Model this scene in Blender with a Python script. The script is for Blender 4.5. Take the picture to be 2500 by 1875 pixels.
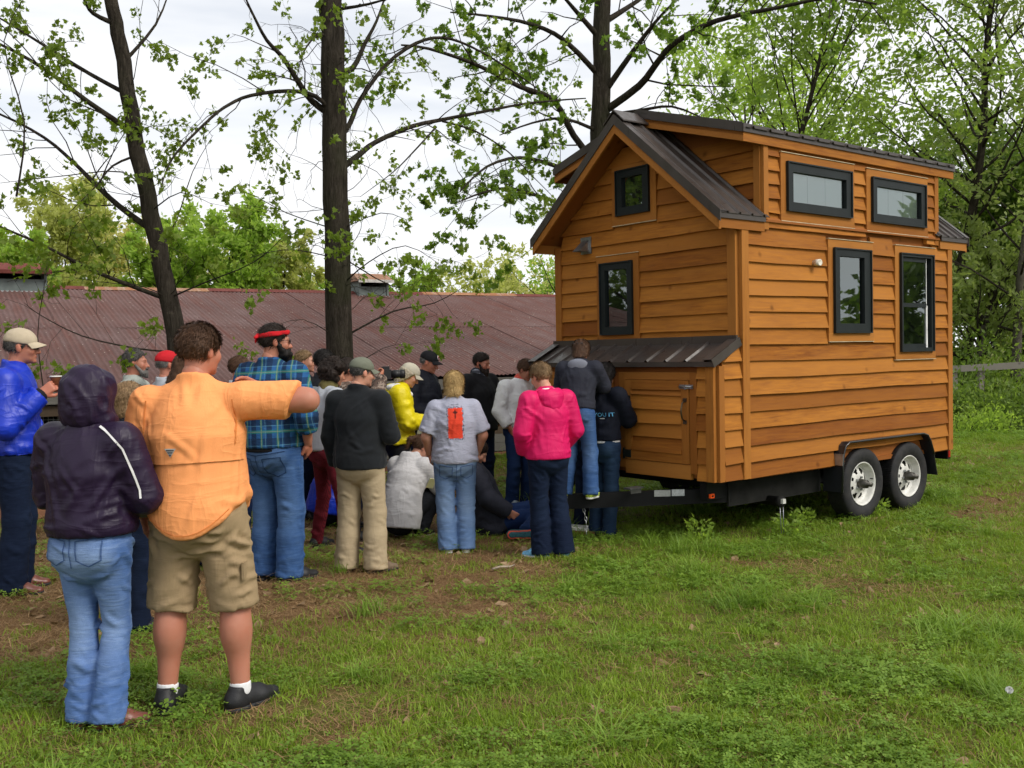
import bpy, math, random
import numpy as np
from mathutils import Vector, Matrix, Euler
random.seed(7); RNG = np.random.default_rng(11)
PI = math.pi
scene = bpy.context.scene
COL = scene.collection
for o in list(bpy.data.objects): bpy.data.objects.remove(o)

# ---------------------------------------------------------------- camera
FPX, PITCH, ROLL, EYE = 2433.85, 0.0302, 0.0189, 1.65
_R = Vector((1, 0, 0)); _F = Vector((0, math.cos(PITCH), -math.sin(PITCH))); _U = Vector((0, math.sin(PITCH), math.cos(PITCH)))
_c, _s = math.cos(ROLL), math.sin(ROLL)
_Rr = _R * _c - _U * _s; _Ur = _R * _s + _U * _c
cam_d = bpy.data.cameras.new('camera'); cam = bpy.data.objects.new('camera', cam_d); COL.objects.link(cam)
M3 = Matrix((_Rr, _Ur, -_F)).transposed()
cam.matrix_world = Matrix.Translation((0, 0, EYE)) @ M3.to_4x4()
cam_d.sensor_width = 36; cam_d.lens = FPX / 2500 * 36; cam_d.clip_start = 0.1; cam_d.clip_end = 1500
scene.camera = cam

# ---------------------------------------------------------------- world, sun, exposure
SUN_EL, SUN_AZ = math.radians(42), math.radians(120)      # azimuth clockwise from +Y
world = bpy.data.worlds.new('World'); scene.world = world; world.use_nodes = True
wn = world.node_tree.nodes; wl = world.node_tree.links
for n in list(wn): wn.remove(n)
w_out = wn.new('ShaderNodeOutputWorld'); w_bg = wn.new('ShaderNodeBackground'); w_bg.inputs[1].default_value = 1.0
w_sky = wn.new('ShaderNodeTexSky'); w_sky.sky_type = 'NISHITA'; w_sky.sun_disc = False
w_sky.sun_elevation = SUN_EL; w_sky.sun_rotation = SUN_AZ; w_sky.dust_density = 2.0
w_mul = wn.new('ShaderNodeMix'); w_mul.data_type = 'RGBA'; w_mul.blend_type = 'MULTIPLY'; w_mul.inputs[0].default_value = 1
w_mul.inputs[7].default_value = (0.075, 0.075, 0.075, 1)
w_tc = wn.new('ShaderNodeTexCoord'); w_map = wn.new('ShaderNodeMapping'); w_map.inputs['Scale'].default_value = (1.6, 1.6, 9.0)
w_noi = wn.new('ShaderNodeTexNoise'); w_noi.inputs['Scale'].default_value = 1.7; w_noi.inputs['Detail'].default_value = 6; w_noi.inputs['Roughness'].default_value = 0.5
w_rmp = wn.new('ShaderNodeMapRange'); w_rmp.inputs[1].default_value = 0.28; w_rmp.inputs[2].default_value = 0.52; w_rmp.inputs[3].default_value = 0.66; w_rmp.inputs[4].default_value = 1.0
w_mix = wn.new('ShaderNodeMix'); w_mix.data_type = 'RGBA'; w_mix.inputs[7].default_value = (0.60, 0.606, 0.618, 1)
wl.new(w_tc.outputs['Generated'], w_map.inputs[0]); wl.new(w_map.outputs[0], w_noi.inputs[0]); wl.new(w_noi.outputs[0], w_rmp.inputs[0])
wl.new(w_sky.outputs[0], w_mul.inputs[6]); wl.new(w_mul.outputs[2], w_mix.inputs[6]); wl.new(w_rmp.outputs[0], w_mix.inputs[0])
wl.new(w_mix.outputs[2], w_bg.inputs[0]); wl.new(w_bg.outputs[0], w_out.inputs[0])
sun_d = bpy.data.lights.new('sun', 'SUN'); sun_d.energy = 1.5; sun_d.angle = math.radians(24); sun_d.color = (1.0, 0.95, 0.87)
sun = bpy.data.objects.new('sun', sun_d); COL.objects.link(sun)
_sd = Vector((math.sin(SUN_AZ) * math.cos(SUN_EL), math.cos(SUN_AZ) * math.cos(SUN_EL), math.sin(SUN_EL)))
sun.rotation_euler = _sd.to_track_quat('Z', 'Y').to_euler(); sun.location = (12, -8, 20)
scene.view_settings.view_transform = 'Standard'; scene.view_settings.look = 'None'
scene.view_settings.exposure = 0.85; scene.view_settings.gamma = 1.0
cy = scene.cycles; cy.max_bounces = 6; cy.diffuse_bounces = 3; cy.glossy_bounces = 3; cy.transmission_bounces = 4; cy.transparent_max_bounces = 8; cy.adaptive_threshold = 0.025; cy.caustics_reflective = False; cy.caustics_refractive = False
scene.render.resolution_x = 1024; scene.render.resolution_y = 768

# ---------------------------------------------------------------- helpers
def at(u, v, Y):
    """world point on the camera ray of photo pixel (u, v) at depth Y"""
    du, dv = u - 1250.0, v - 937.5
    px = du * _c - dv * _s; py = du * _s + dv * _c
    d = (_R * px + _U * (-py)) / FPX + _F
    return Vector((0, 0, EYE)) + d * (Y / d.y)

def sstep(a, b, x):
    t = np.clip((np.asarray(x, dtype=float) - a) / (b - a), 0, 1); return t * t * (3 - 2 * t)
def vnoise(P, seed=0):
    P = np.asarray(P, dtype=np.float64); i = np.floor(P).astype(np.int64); f = P - i; f = f * f * (3 - 2 * f); out = 0
    for dx in (0, 1):
        for dy in (0, 1):
            for dz in (0, 1):
                a = (i[:, 0] + dx) * 374761393 + (i[:, 1] + dy) * 668265263 + (i[:, 2] + dz) * 2147483647 + seed * 974634777
                a = (a ^ (a >> 13)) * 1274126177; a = (a ^ (a >> 16)) & 0xFFFFFF
                w = (f[:, 0] if dx else 1 - f[:, 0]) * (f[:, 1] if dy else 1 - f[:, 1]) * (f[:, 2] if dz else 1 - f[:, 2])
                out = out + w * (a / float(0xFFFFFF))
    return out
def gh(x, y):
    """height of the ground"""
    x = np.asarray(x, dtype=float); y = np.asarray(y, dtype=float)
    h = sstep(9.6, 13.6, y) * (-0.17 + 0.37 * sstep(-5.0, 0.0, x))
    h = h + 0.012 * np.sin(2.1 * x + 0.7 * y) + 0.01 * np.sin(1.3 * y - 2.9 * x + 1.0) - 0.01
    return h

def tag(o, label=None, cat=None, group=None, kind=None):
    if label: o['label'] = label
    if cat: o['category'] = cat
    if group: o['group'] = group
    if kind: o['kind'] = kind
    return o
def empty(name, loc=(0, 0, 0), rz=0.0, label=None, cat=None, group=None, parent=None):
    o = bpy.data.objects.new(name, None); COL.objects.link(o); o.location = loc; o.rotation_euler = (0, 0, rz)
    o.empty_display_size = 0.1
    if parent: o.parent = parent
    return tag(o, label, cat, group)

def mesh(name, v, f, smooth=False):
    me = bpy.data.meshes.new(name)
    if isinstance(v, np.ndarray) and isinstance(f, np.ndarray):
        me.vertices.add(len(v)); me.vertices.foreach_set('co', v.astype(np.float32).ravel())
        k = f.shape[1]; n = len(f)
        me.loops.add(n * k); me.loops.foreach_set('vertex_index', f.astype(np.int32).ravel())
        me.polygons.add(n); me.polygons.foreach_set('loop_start', np.arange(0, n * k, k, dtype=np.int32))
        me.update(calc_edges=True); me.validate()
    else:
        me.from_pydata([tuple(x) for x in v], [], [tuple(x) for x in f]); me.update()
    if smooth and len(me.polygons): me.polygons.foreach_set('use_smooth', [True] * len(me.polygons))
    return me
def obj(name, me, mats=None, parent=None, loc=None, rot=None):
    o = bpy.data.objects.new(name, me); COL.objects.link(o)
    if mats is not None:
        for m in (mats if isinstance(mats, (list, tuple)) else [mats]): me.materials.append(m)
    if parent: o.parent = parent
    if loc is not None: o.location = loc
    if rot is not None: o.rotation_euler = rot
    return o

class MB:
    """collects simple shapes into one mesh"""
    def __init__(s): s.v = []; s.f = []; s.sm = []
    def add(s, v, f, smooth=False):
        n = len(s.v); s.v += [tuple(x) for x in v]; s.f += [tuple(i + n for i in q) for q in f]; s.sm += [smooth] * len(f); return s
    def box(s, x0, y0, z0, x1, y1, z1):
        v = [(x0,y0,z0),(x1,y0,z0),(x1,y1,z0),(x0,y1,z0),(x0,y0,z1),(x1,y0,z1),(x1,y1,z1),(x0,y1,z1)]
        return s.add(v, [(0,3,2,1),(4,5,6,7),(0,1,5,4),(1,2,6,5),(2,3,7,6),(3,0,4,7)])
    def hexa(s, v):   # eight corners, bottom ring then top ring
        return s.add(v, [(0,3,2,1),(4,5,6,7),(0,1,5,4),(1,2,6,5),(2,3,7,6),(3,0,4,7)])
    def prism(s, pts, e):   # pts: closed 3-D ring, extruded by vector e
        n = len(pts); e = Vector(e); v = [Vector(p) for p in pts] + [Vector(p) + e for p in pts]
        f = [tuple(range(n))[::-1], tuple(range(n, 2 * n))] + [(i, (i + 1) % n, n + (i + 1) % n, n + i) for i in range(n)]
        return s.add(v, f)
    def tube(s, pts, rad, sides=6, cap=True):
        pts = [Vector(p) for p in pts]; n = len(pts)
        if not isinstance(rad, (list, tuple)): rad = [rad] * n
        v = []; f = []; ref = None
        for i, p in enumerate(pts):
            t = (pts[min(i + 1, n - 1)] - pts[max(i - 1, 0)])
            t = t.normalized() if t.length > 1e-9 else Vector((0, 0, 1))
            if ref is None:
                ref = t.orthogonal().normalized()
            ref = (ref - t * ref.dot(t))
            ref = ref.normalized() if ref.length > 1e-6 else t.orthogonal().normalized()
            b = t.cross(ref)
            for k in range(sides):
                a = 2 * PI * k / sides; v.append(p + (ref * math.cos(a) + b * math.sin(a)) * rad[i])
        for i in range(n - 1):
            for k in range(sides):
                k2 = (k + 1) % sides; f.append((i * sides + k, i * sides + k2, (i + 1) * sides + k2, (i + 1) * sides + k))
        if cap: f.append(tuple(range(sides))[::-1]); f.append(tuple(range((n - 1) * sides, n * sides)))
        return s.add(v, f, True)
    def lathe(s, prof, seg=32, axis='z', c=(0, 0, 0), smooth=True):   # prof: (radius, height)
        v = []; n = len(prof)
        for k in range(seg):
            a = 2 * PI * k / seg; ca, sa = math.cos(a), math.sin(a)
            for r, h in prof:
                p = (r * ca, r * sa, h) if axis == 'z' else ((r * ca, h, r * sa) if axis == 'y' else (h, r * ca, r * sa))
                v.append((p[0] + c[0], p[1] + c[1], p[2] + c[2]))
        f = [(k * n + i, ((k + 1) % seg) * n + i, ((k + 1) % seg) * n + i + 1, k * n + i + 1) for k in range(seg) for i in range(n - 1)]
        return s.add(v, f, smooth)
    def build(s, name, mats=None, parent=None, loc=None, rot=None):
        me = mesh(name, s.v, s.f)
        me.polygons.foreach_set('use_smooth', s.sm)
        return obj(name, me, mats, parent, loc, rot)

# ---------------------------------------------------------------- materials
class NT:
    def __init__(s, name):
        s.m = bpy.data.materials.new(name); s.m.use_nodes = True; s.t = s.m.node_tree; s.n = s.t.nodes; s.l = s.t.links
        s.bsdf = s.n['Principled BSDF']; s.out = s.n['Material Output']
    def node(s, typ, **kw):
        n = s.n.new(typ)
        for k, v in kw.items(): setattr(n, k, v)
        return n
    def link(s, a, b): s.l.new(a, b)
    def val(s, sock, x):
        if hasattr(x, 'is_output') or isinstance(x, bpy.types.NodeSocket): s.l.new(x, sock)
        elif isinstance(x, (tuple, list)) and len(x) == 3 and sock.type == 'RGBA': sock.default_value = (*x, 1)
        else: sock.default_value = x
    def coord(s, kind='Object', scale=(1, 1, 1), loc=(0, 0, 0), rot=(0, 0, 0), rnd=False):
        if kind == 'World': o = s.node('ShaderNodeNewGeometry').outputs['Position']
        else: o = s.node('ShaderNodeTexCoord').outputs[kind]
        m = s.node('ShaderNodeMapping'); m.inputs['Scale'].default_value = scale; m.inputs['Location'].default_value = loc; m.inputs['Rotation'].default_value = rot
        if rnd:
            r = s.node('ShaderNodeObjectInfo').outputs['Random']; a = s.node('ShaderNodeVectorMath', operation='MULTIPLY_ADD')
            cb = s.node('ShaderNodeCombineXYZ')
            for i in range(3): s.link(s.math('MULTIPLY', r, 37.0 + 11 * i), cb.inputs[i])
            a.inputs[1].default_value = (1, 1, 1); s.link(o, a.inputs[0]); s.link(cb.outputs[0], a.inputs[2]); o = a.outputs[0]
        s.link(o, m.inputs[0]); return m.outputs[0]
    def noise(s, vec, scale=5, detail=4, rough=0.55, dist=0.0, out=0):
        n = s.node('ShaderNodeTexNoise'); s.link(vec, n.inputs['Vector']); n.inputs['Scale'].default_value = scale
        n.inputs['Detail'].default_value = detail; n.inputs['Roughness'].default_value = rough; n.inputs['Distortion'].default_value = dist
        return n.outputs[out]
    def voro(s, vec, scale=5, feature='F1', out=0):
        n = s.node('ShaderNodeTexVoronoi', feature=feature); s.link(vec, n.inputs['Vector']); n.inputs['Scale'].default_value = scale; return n.outputs[out]
    def rng(s, x, a, b, c=0.0, d=1.0):
        n = s.node('ShaderNodeMapRange'); s.val(n.inputs[0], x); n.inputs[1].default_value = a; n.inputs[2].default_value = b
        n.inputs[3].default_value = c; n.inputs[4].default_value = d; return n.outputs[0]
    def mix(s, fac, a, b, mode='MIX'):
        n = s.node('ShaderNodeMix', data_type='RGBA', blend_type=mode); s.val(n.inputs[0], fac); s.val(n.inputs[6], a); s.val(n.inputs[7], b); return n.outputs[2]
    def math(s, op, a, b=0.0):
        n = s.node('ShaderNodeMath', operation=op); s.val(n.inputs[0], a); s.val(n.inputs[1], b); return n.outputs[0]
    def sep(s, vec):
        n = s.node('ShaderNodeSeparateXYZ'); s.link(vec, n.inputs[0]); return n.outputs
    def bump(s, h, strength=0.3, dist=0.01, prev=None):
        n = s.node('ShaderNodeBump'); n.inputs['Strength'].default_value = strength; n.inputs['Distance'].default_value = dist
        s.val(n.inputs['Height'], h)
        if prev is not None: s.link(prev, n.inputs['Normal'])
        return n.outputs[0]
    def fin(s, color, rough=0.8, normal=None, metal=0.0, spec=0.4):
        b = s.bsdf; s.val(b.inputs['Base Color'], color); s.val(b.inputs['Roughness'], rough); s.val(b.inputs['Metallic'], metal)
        b.inputs['Specular IOR Level'].default_value = spec
        if normal is not None: s.link(normal, b.inputs['Normal'])
        return s.m

def simple(name, c, rough=0.7, var=0.25, scale=6.0, bump=0.0, metal=0.0, spec=0.4, bscale=None, rnd=False):
    t = NT(name); v = t.coord('Object', rnd=rnd)
    n = t.noise(v, scale, 5, 0.6)
    lo = tuple(x * (1 - var) for x in c); hi = tuple(min(1, x * (1 + var)) for x in c)
    nrm = t.bump(t.noise(v, bscale or scale * 5, 4), bump, 0.004) if bump else None
    return t.fin(t.mix(t.rng(n, 0.3, 0.7), lo, hi), rough, nrm, metal, spec)

def wood(name, c0, c1, c2, rough=0.55):
    """stained board, grain along local X"""
    t = NT(name); v = t.coord('Object', (1, 1, 1), rnd=True)
    m = t.node('ShaderNodeMapping'); m.inputs['Scale'].default_value = (1.1, 16, 16); t.link(v, m.inputs[0])
    g = t.noise(m.outputs[0], 3.0, 6, 0.65, 0.6)
    m2 = t.node('ShaderNodeMapping'); m2.inputs['Scale'].default_value = (0.9, 4, 4); t.link(v, m2.inputs[0])
    b = t.noise(m2.outputs[0], 1.6, 3)
    rnd = t.node('ShaderNodeObjectInfo').outputs['Random']
    col = t.mix(t.rng(g, 0.32, 0.68), c1, c0)
    col = t.mix(t.rng(b, 0.35, 0.75, 0, 0.55), col, c2)
    col = t.mix(t.math('MULTIPLY', t.math('POWER', rnd, 1.6), 0.8), col, c1); r2 = t.math('FRACT', t.math('MULTIPLY', rnd, 7.31)); col = t.mix(t.math('MULTIPLY', r2, 0.6), col, c2)
    kn = t.voro(v, 3.4); col = t.mix(t.rng(kn, 0.03, 0.12, 0.6, 0.0), col, tuple(x * 0.5 for x in c1))
    nrm = t.bump(g, 0.25, 0.004)
    return t.fin(col, t.rng(g, 0.3, 0.7, rough + 0.05, rough + 0.25), nrm, 0, 0.14)
# ================================================================ ground, grass, weeds
def ground_mat():
    t = NT('turf_and_soil'); v = t.coord('World'); big = t.noise(v, 0.55, 5, 0.6); mid = t.noise(v, 2.3, 5, 0.65); fine = t.noise(v, 22, 6, 0.7); vf = t.noise(v, 130, 4, 0.7)
    green = t.mix(t.rng(fine, 0.3, 0.7), (0.06, 0.09, 0.012), (0.13, 0.17, 0.026)); straw = t.mix(t.rng(vf, 0.3, 0.7), (0.10, 0.058, 0.026), (0.30, 0.20, 0.095)); soil = t.mix(t.rng(fine, 0.3, 0.7), (0.075, 0.034, 0.016), (0.15, 0.072, 0.034))
    at_ = t.node('ShaderNodeAttribute', attribute_name='bare').outputs['Fac']
    f = t.rng(t.math('ADD', t.math('ADD', t.math('MULTIPLY', mid, 0.8), t.math('MULTIPLY', fine, 0.35)), at_), 0.58, 0.78); dry = t.mix(t.rng(vf, 0.42, 0.58), soil, straw)
    col = t.mix(f, green, dry); col = t.mix(t.rng(big, 0.45, 0.7, 0, 0.4), col, dry)
    return t.fin(col, 0.95, t.bump(fine, 0.8, 0.03, t.bump(vf, 0.5, 0.008)), 0, 0.1)
def bare(x, y):
    """worn ground by the trees and along the tyre track"""
    x = np.asarray(x, float); y = np.asarray(y, float)
    a = (sstep(1.4, -1.2, x) * sstep(5.0, 6.6, y) * 0.34 + sstep(1.4, -2.0, x) * 0.11) * sstep(16, 12, y)
    tr = np.exp(-((y - (0.80 * (x - 3.6) + 9.2)) / 0.5) ** 2) * sstep(4.0, 4.6, x) * 0.35 + np.exp(-((y - (0.80 * (x - 3.6) + 10.9)) / 0.5) ** 2) * sstep(5.2, 6.0, x) * 0.25
    return a + tr
ys = np.concatenate([np.linspace(-60, -2, 12), np.linspace(0, 18, 91), np.linspace(19, 60, 24), np.linspace(70, 900, 16)]); xs = np.concatenate([np.linspace(-700, -60, 10), np.linspace(-50, -12, 16), np.linspace(-11, 13, 121), np.linspace(14, 50, 16), np.linspace(60, 700, 10)])
GX, GY = np.meshgrid(xs, ys); GZ = gh(GX, GY); nx, ny = len(xs), len(ys)
gi = np.arange(nx * ny).reshape(ny, nx); GF = np.stack([gi[:-1, :-1].ravel(), gi[:-1, 1:].ravel(), gi[1:, 1:].ravel(), gi[1:, :-1].ravel()], 1)
gme = mesh('ground', np.stack([GX.ravel(), GY.ravel(), GZ.ravel()], 1), GF, True); _a = gme.attributes.new('bare', 'FLOAT', 'POINT'); _a.data.foreach_set('value', bare(GX.ravel(), GY.ravel()).astype(np.float32))
ground = obj('ground', gme, ground_mat()); tag(ground, kind='structure')

def leaf_mat(name, c, c2, trans=0.35, rough=0.55, vs=1.2):
    """thin leaf: diffuse + translucent, colour varied per instance and by place"""
    t = NT(name); r = t.node('ShaderNodeObjectInfo').outputs['Random']; n = t.noise(t.coord('World'), vs, 3); isl = t.node('ShaderNodeNewGeometry').outputs['Random Per Island']
    col = t.mix(t.math('ADD', t.math('MULTIPLY', isl, 0.6), t.rng(n, 0.3, 0.7, 0, 0.4)), c, c2); col = t.mix(t.math('MULTIPLY', r, 0.35), col, tuple(x * 0.6 for x in c))
    t.fin(col, rough, None, 0, 0.3); tr = t.node('ShaderNodeBsdfTranslucent'); t.link(t.mix(0.5, col, (c2[0] * 1.3, c2[1] * 1.5, c2[2] * 0.6)), tr.inputs[0])
    m = t.node('ShaderNodeMixShader'); m.inputs[0].default_value = trans; t.link(t.bsdf.outputs[0], m.inputs[1]); t.link(tr.outputs[0], m.inputs[2]); t.link(m.outputs[0], t.out.inputs[0]); return t.m
def blade(m, x, y, h, w, az, lean, curl=0.4):
    d = Vector((math.cos(az), math.sin(az), 0)); s = Vector((-d.y, d.x, 0)) * w / 2; p = Vector((x, y, 0)); v = []
    for k, (t, ww) in enumerate(((0, 1.0), (0.4, 0.9), (0.75, 0.6), (1.0, 0.05))):
        q = p + d * (lean * h * (t ** (1 + curl))) + Vector((0, 0, h * t * (1 - 0.35 * lean * t))); v += [q - s * ww, q + s * ww]
    m.add(v, [(0, 1, 3, 2), (2, 3, 5, 4), (4, 5, 7, 6)])
def clover(m, x, y, h, r, rg):
    az = rg.uniform(0, 6.28); n = Vector((rg.gauss(0, .3), rg.gauss(0, .3), 1)).normalized(); c = Vector((x, y, h)); a = n.orthogonal().normalized(); b = n.cross(a)
    for k in range(3):
        t = az + k * 2.09; q = lambda rr, tt: c + (a * math.cos(tt) + b * math.sin(tt)) * rr
        m.add([c, q(r * 0.8, t - 0.5), q(r * 1.0, t - 0.18), q(r * 0.92, t), q(r * 1.0, t + 0.18), q(r * 0.8, t + 0.5)], [(0, 1, 2, 3), (0, 3, 4, 5)])
PROTO = bpy.data.collections.new('ground_cover_patterns')
def proto(group, m, mat):
    me = mesh(group, m.v, m.f); me.materials.append(mat); o = bpy.data.objects.new(group + '_pattern', me); group_c = PROTOS.setdefault(group, bpy.data.collections.new(group)); group_c.objects.link(o)
PROTOS = {}
G1 = leaf_mat('grass_blade', (0.12, 0.205, 0.015), (0.31, 0.42, 0.045)); G2 = leaf_mat('tall_grass_blade', (0.12, 0.22, 0.024), (0.29, 0.42, 0.06)); G3 = leaf_mat('dry_grass_blade', (0.18, 0.095, 0.04), (0.46, 0.31, 0.15), 0.2); G4 = leaf_mat('clover_leaf', (0.10, 0.20, 0.018), (0.26, 0.38, 0.05)); G5 = leaf_mat('fallen_leaf', (0.20, 0.11, 0.055), (0.42, 0.30, 0.17), 0.1)
rg = random.Random(5)
for k in range(5):
    m = MB()
    for _ in range(26): blade(m, rg.gauss(0, .045), rg.gauss(0, .045), rg.uniform(.018, .055), rg.uniform(.003, .0055), rg.uniform(0, 6.28), rg.uniform(.2, 1.3))
    proto('grass', m, G1)
for k in range(4):
    m = MB()
    for _ in range(52): blade(m, rg.gauss(0, .035), rg.gauss(0, .035), rg.uniform(.06, .16), rg.uniform(.003, .006), rg.uniform(0, 6.28), rg.uniform(.3, 1.9), 0.9)
    proto('tall_grass', m, G2)
for k in range(4):
    m = MB()
    for _ in range(20): blade(m, rg.gauss(0, .06), rg.gauss(0, .06), rg.uniform(.015, .04), rg.uniform(.002, .0035), rg.uniform(0, 6.28), rg.uniform(1.2, 3.2), 0.1)
    proto('dry_grass', m, G3)
for k in range(4):
    m = MB()
    for _ in range(24):
        x, y = rg.gauss(0, .05), rg.gauss(0, .05); clover(m, x, y, rg.uniform(.015, .05), rg.uniform(.009, .018), rg)
    proto('clover', m, G4)
for k in range(3):
    m = MB(); r = rg.uniform(.02, .04); m.add([(0, -r, .008), (r * .5, -r * .3, .002), (r * .6, r * .4, .012), (0, r, .004), (-r * .6, r * .3, .014), (-r * .5, -r * .3, .006)], [(0, 1, 2, 3), (0, 3, 4, 5)]); proto('fallen_leaves', m, G5)
def scatter(name, n, area, accept, smin, smax, label, cat, tilt=0.15):
    """points on the ground carrying instances (too many to count)"""
    x = RNG.uniform(area[0], area[1], n); y = area[2] + (area[3] - area[2]) * RNG.random(n) ** area[4]
    k = (np.abs(x) < 0.62 * y + 1.2); x, y = x[k], y[k]; k = RNG.random(len(x)) < accept(x, y); x, y = x[k], y[k]
    V = np.stack([x, y, gh(x, y)], 1); me = bpy.data.meshes.new(name); me.vertices.add(len(V)); me.vertices.foreach_set('co', V.astype(np.float32).ravel())
    a = me.attributes.new('rot', 'FLOAT_VECTOR', 'POINT'); a.data.foreach_set('vector', np.stack([RNG.normal(0, tilt, len(V)), RNG.normal(0, tilt, len(V)), RNG.uniform(0, 6.28, len(V))], 1).astype(np.float32).ravel())
    sc = RNG.uniform(smin, smax, len(V)) * (1 + 0.03 * np.clip(y - 6, 0, 30)); a = me.attributes.new('scl', 'FLOAT', 'POINT'); a.data.foreach_set('value', sc.astype(np.float32))
    o = obj(name, me); tag(o, label, cat, kind='stuff')
    ng = bpy.data.node_groups.new(name + '_scatter', 'GeometryNodeTree'); ng.interface.new_socket('Geometry', in_out='INPUT', socket_type='NodeSocketGeometry'); ng.interface.new_socket('Geometry', in_out='OUTPUT', socket_type='NodeSocketGeometry')
    N = ng.nodes; gi_ = N.new('NodeGroupInput'); go = N.new('NodeGroupOutput'); ip = N.new('GeometryNodeInstanceOnPoints'); ci = N.new('GeometryNodeCollectionInfo'); ci.inputs['Collection'].default_value = PROTOS[name]; ci.inputs['Separate Children'].default_value = True; ci.inputs['Reset Children'].default_value = True
    r = N.new('GeometryNodeInputNamedAttribute'); r.data_type = 'FLOAT_VECTOR'; r.inputs[0].default_value = 'rot'; s = N.new('GeometryNodeInputNamedAttribute'); s.data_type = 'FLOAT'; s.inputs[0].default_value = 'scl'
    L = ng.links; L.new(gi_.outputs[0], ip.inputs['Points']); L.new(ci.outputs[0], ip.inputs['Instance']); ip.inputs['Pick Instance'].default_value = True; L.new(r.outputs[0], ip.inputs['Rotation']); L.new(s.outputs[0], ip.inputs['Scale']); L.new(ip.outputs[0], go.inputs[0])
    o.modifiers.new('scatter', 'NODES').node_group = ng; return o
def pn(x, y, f, seed): return vnoise(np.stack([np.asarray(x) * f, np.asarray(y) * f, 0 * np.asarray(x) + 0.5], 1), seed)
def patch(x, y): return 0.55 * pn(x, y, 0.9, 3) + 0.45 * pn(x, y, 2.6, 4)
scatter('grass', 80000, (-9, 13, 3.2, 24, 1.7), lambda x, y: np.clip(1.75 - 1.5 * bare(x, y) * 2.2 - 1.6 * np.clip(patch(x, y) - 0.42, 0, 1) * 3, 0.06, 1), 0.6, 1.3, 'short patchy lawn grass across the whole field', 'grass')
scatter('dry_grass', 50000, (-9, 13, 3.2, 20, 1.7), lambda x, y: np.clip(0.16 + 1.7 * bare(x, y) + 2.6 * np.clip(patch(x, y) - 0.50, 0, 1), 0, 1), 0.7, 1.6, 'dry straw coloured grass on the worn ground', 'dry grass', 0.1)
scatter('clover', 52000, (-9, 13, 3.2, 18, 1.8), lambda x, y: np.clip((0.6 * pn(x, y, 1.6, 9) + 0.4 * pn(x, y, 4.0, 12) - 0.42) * 4.5, 0, 1) * np.clip(1 - 1.3 * bare(x, y), 0.1, 1), 0.6, 1.4, 'low clover and weeds in green patches', 'clover')
scatter('tall_grass', 14000, (-9, 13, 3.2, 20, 1.6), lambda x, y: np.clip((pn(x, y, 2.2, 21) - 0.66) * 6, 0, 1) * np.clip(1 - bare(x, y), 0.1, 1) * 0.8 + np.exp(-(((x + 1.43) / 0.09) ** 2 + ((y - 7.45) / 0.08) ** 2)) * 3, 0.45, 1.5, 'taller tufts of grass standing above the lawn', 'grass tufts')
scatter('fallen_leaves', 7000, (-9, 11, 3.2, 14, 1.5), lambda x, y: np.clip(0.25 + 1.5 * bare(x, y), 0, 1), 0.6, 1.5, 'brown fallen leaves scattered on the lawn', 'fallen leaves', 0.5)
sk_ = MB().tube([(0, 0, 0.012), (0.07, 0.012, 0.02), (0.15, 0.0, 0.014), (0.21, 0.02, 0.018)], [0.009, 0.010, 0.008, 0.004], 6).build('fallen_stick', simple('grey_bark_stick', (0.30, 0.25, 0.19), 0.9, 0.3, 20, 0.3), None, (-0.18, 7.65, float(gh(-0.18, 7.65)) + 0.01), (0, 0, 0.5)); tag(sk_, 'short pale stick lying on the worn grass', 'stick')
# ================================================================ the tiny house on its trailer
HX, HY, HZ, HYAW = 1.9279, 8.4367, 0.5602, PI / 2 - 0.9036
HL, HW, HH, HT = 3.45, 2.32, 2.11, 0.30
house = empty('tiny_house', (HX, HY, 0), HYAW, 'small cedar sided house with dark metal roof on a two axle trailer', 'house')
W1 = wood('cedar_siding', (0.41, 0.150, 0.019), (0.145, 0.038, 0.006), (0.50, 0.205, 0.038))
W2 = wood('cedar_trim', (0.38, 0.145, 0.023), (0.20, 0.062, 0.010), (0.43, 0.18, 0.04))
W3 = wood('cedar_soffit', (0.30, 0.10, 0.022), (0.20, 0.065, 0.014), (0.34, 0.12, 0.03))
def metal_mat(name, c, rough, dirt):
    t = NT(name); v = t.coord('Object'); n = t.noise(v, 3, 5, 0.6); st = t.noise(t.coord('Object', (14, 14, 1.5)), 1.0, 4)
    col = t.mix(t.rng(n, 0.35, 0.75, 0, 0.6), c, dirt); return t.fin(col, t.rng(st, 0.3, 0.7, rough - 0.08, rough + 0.15), t.bump(n, 0.05, 0.01), 0.0, 0.5)
ROOF = metal_mat('bronze_roof_metal', (0.040, 0.031, 0.027), 0.34, (0.075, 0.06, 0.052))
WFR = simple('window_frame_paint', (0.011, 0.015, 0.016), 0.5, 0.2, spec=0.25); FLASH = simple('flashing', (0.50, 0.42, 0.28), 0.6, 0.3)
BLK = simple('trailer_black', (0.005, 0.005, 0.006), 0.6, 0.4, 4, 0.1, spec=0.2); STEEL = simple('galvanised', (0.35, 0.36, 0.37), 0.35, 0.3, 12, 0.1, 0.8)
DARK = simple('room_shade', (0.012, 0.013, 0.012), 0.9); CURT = None  # near-black colour paints the unlit room behind the panes
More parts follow.
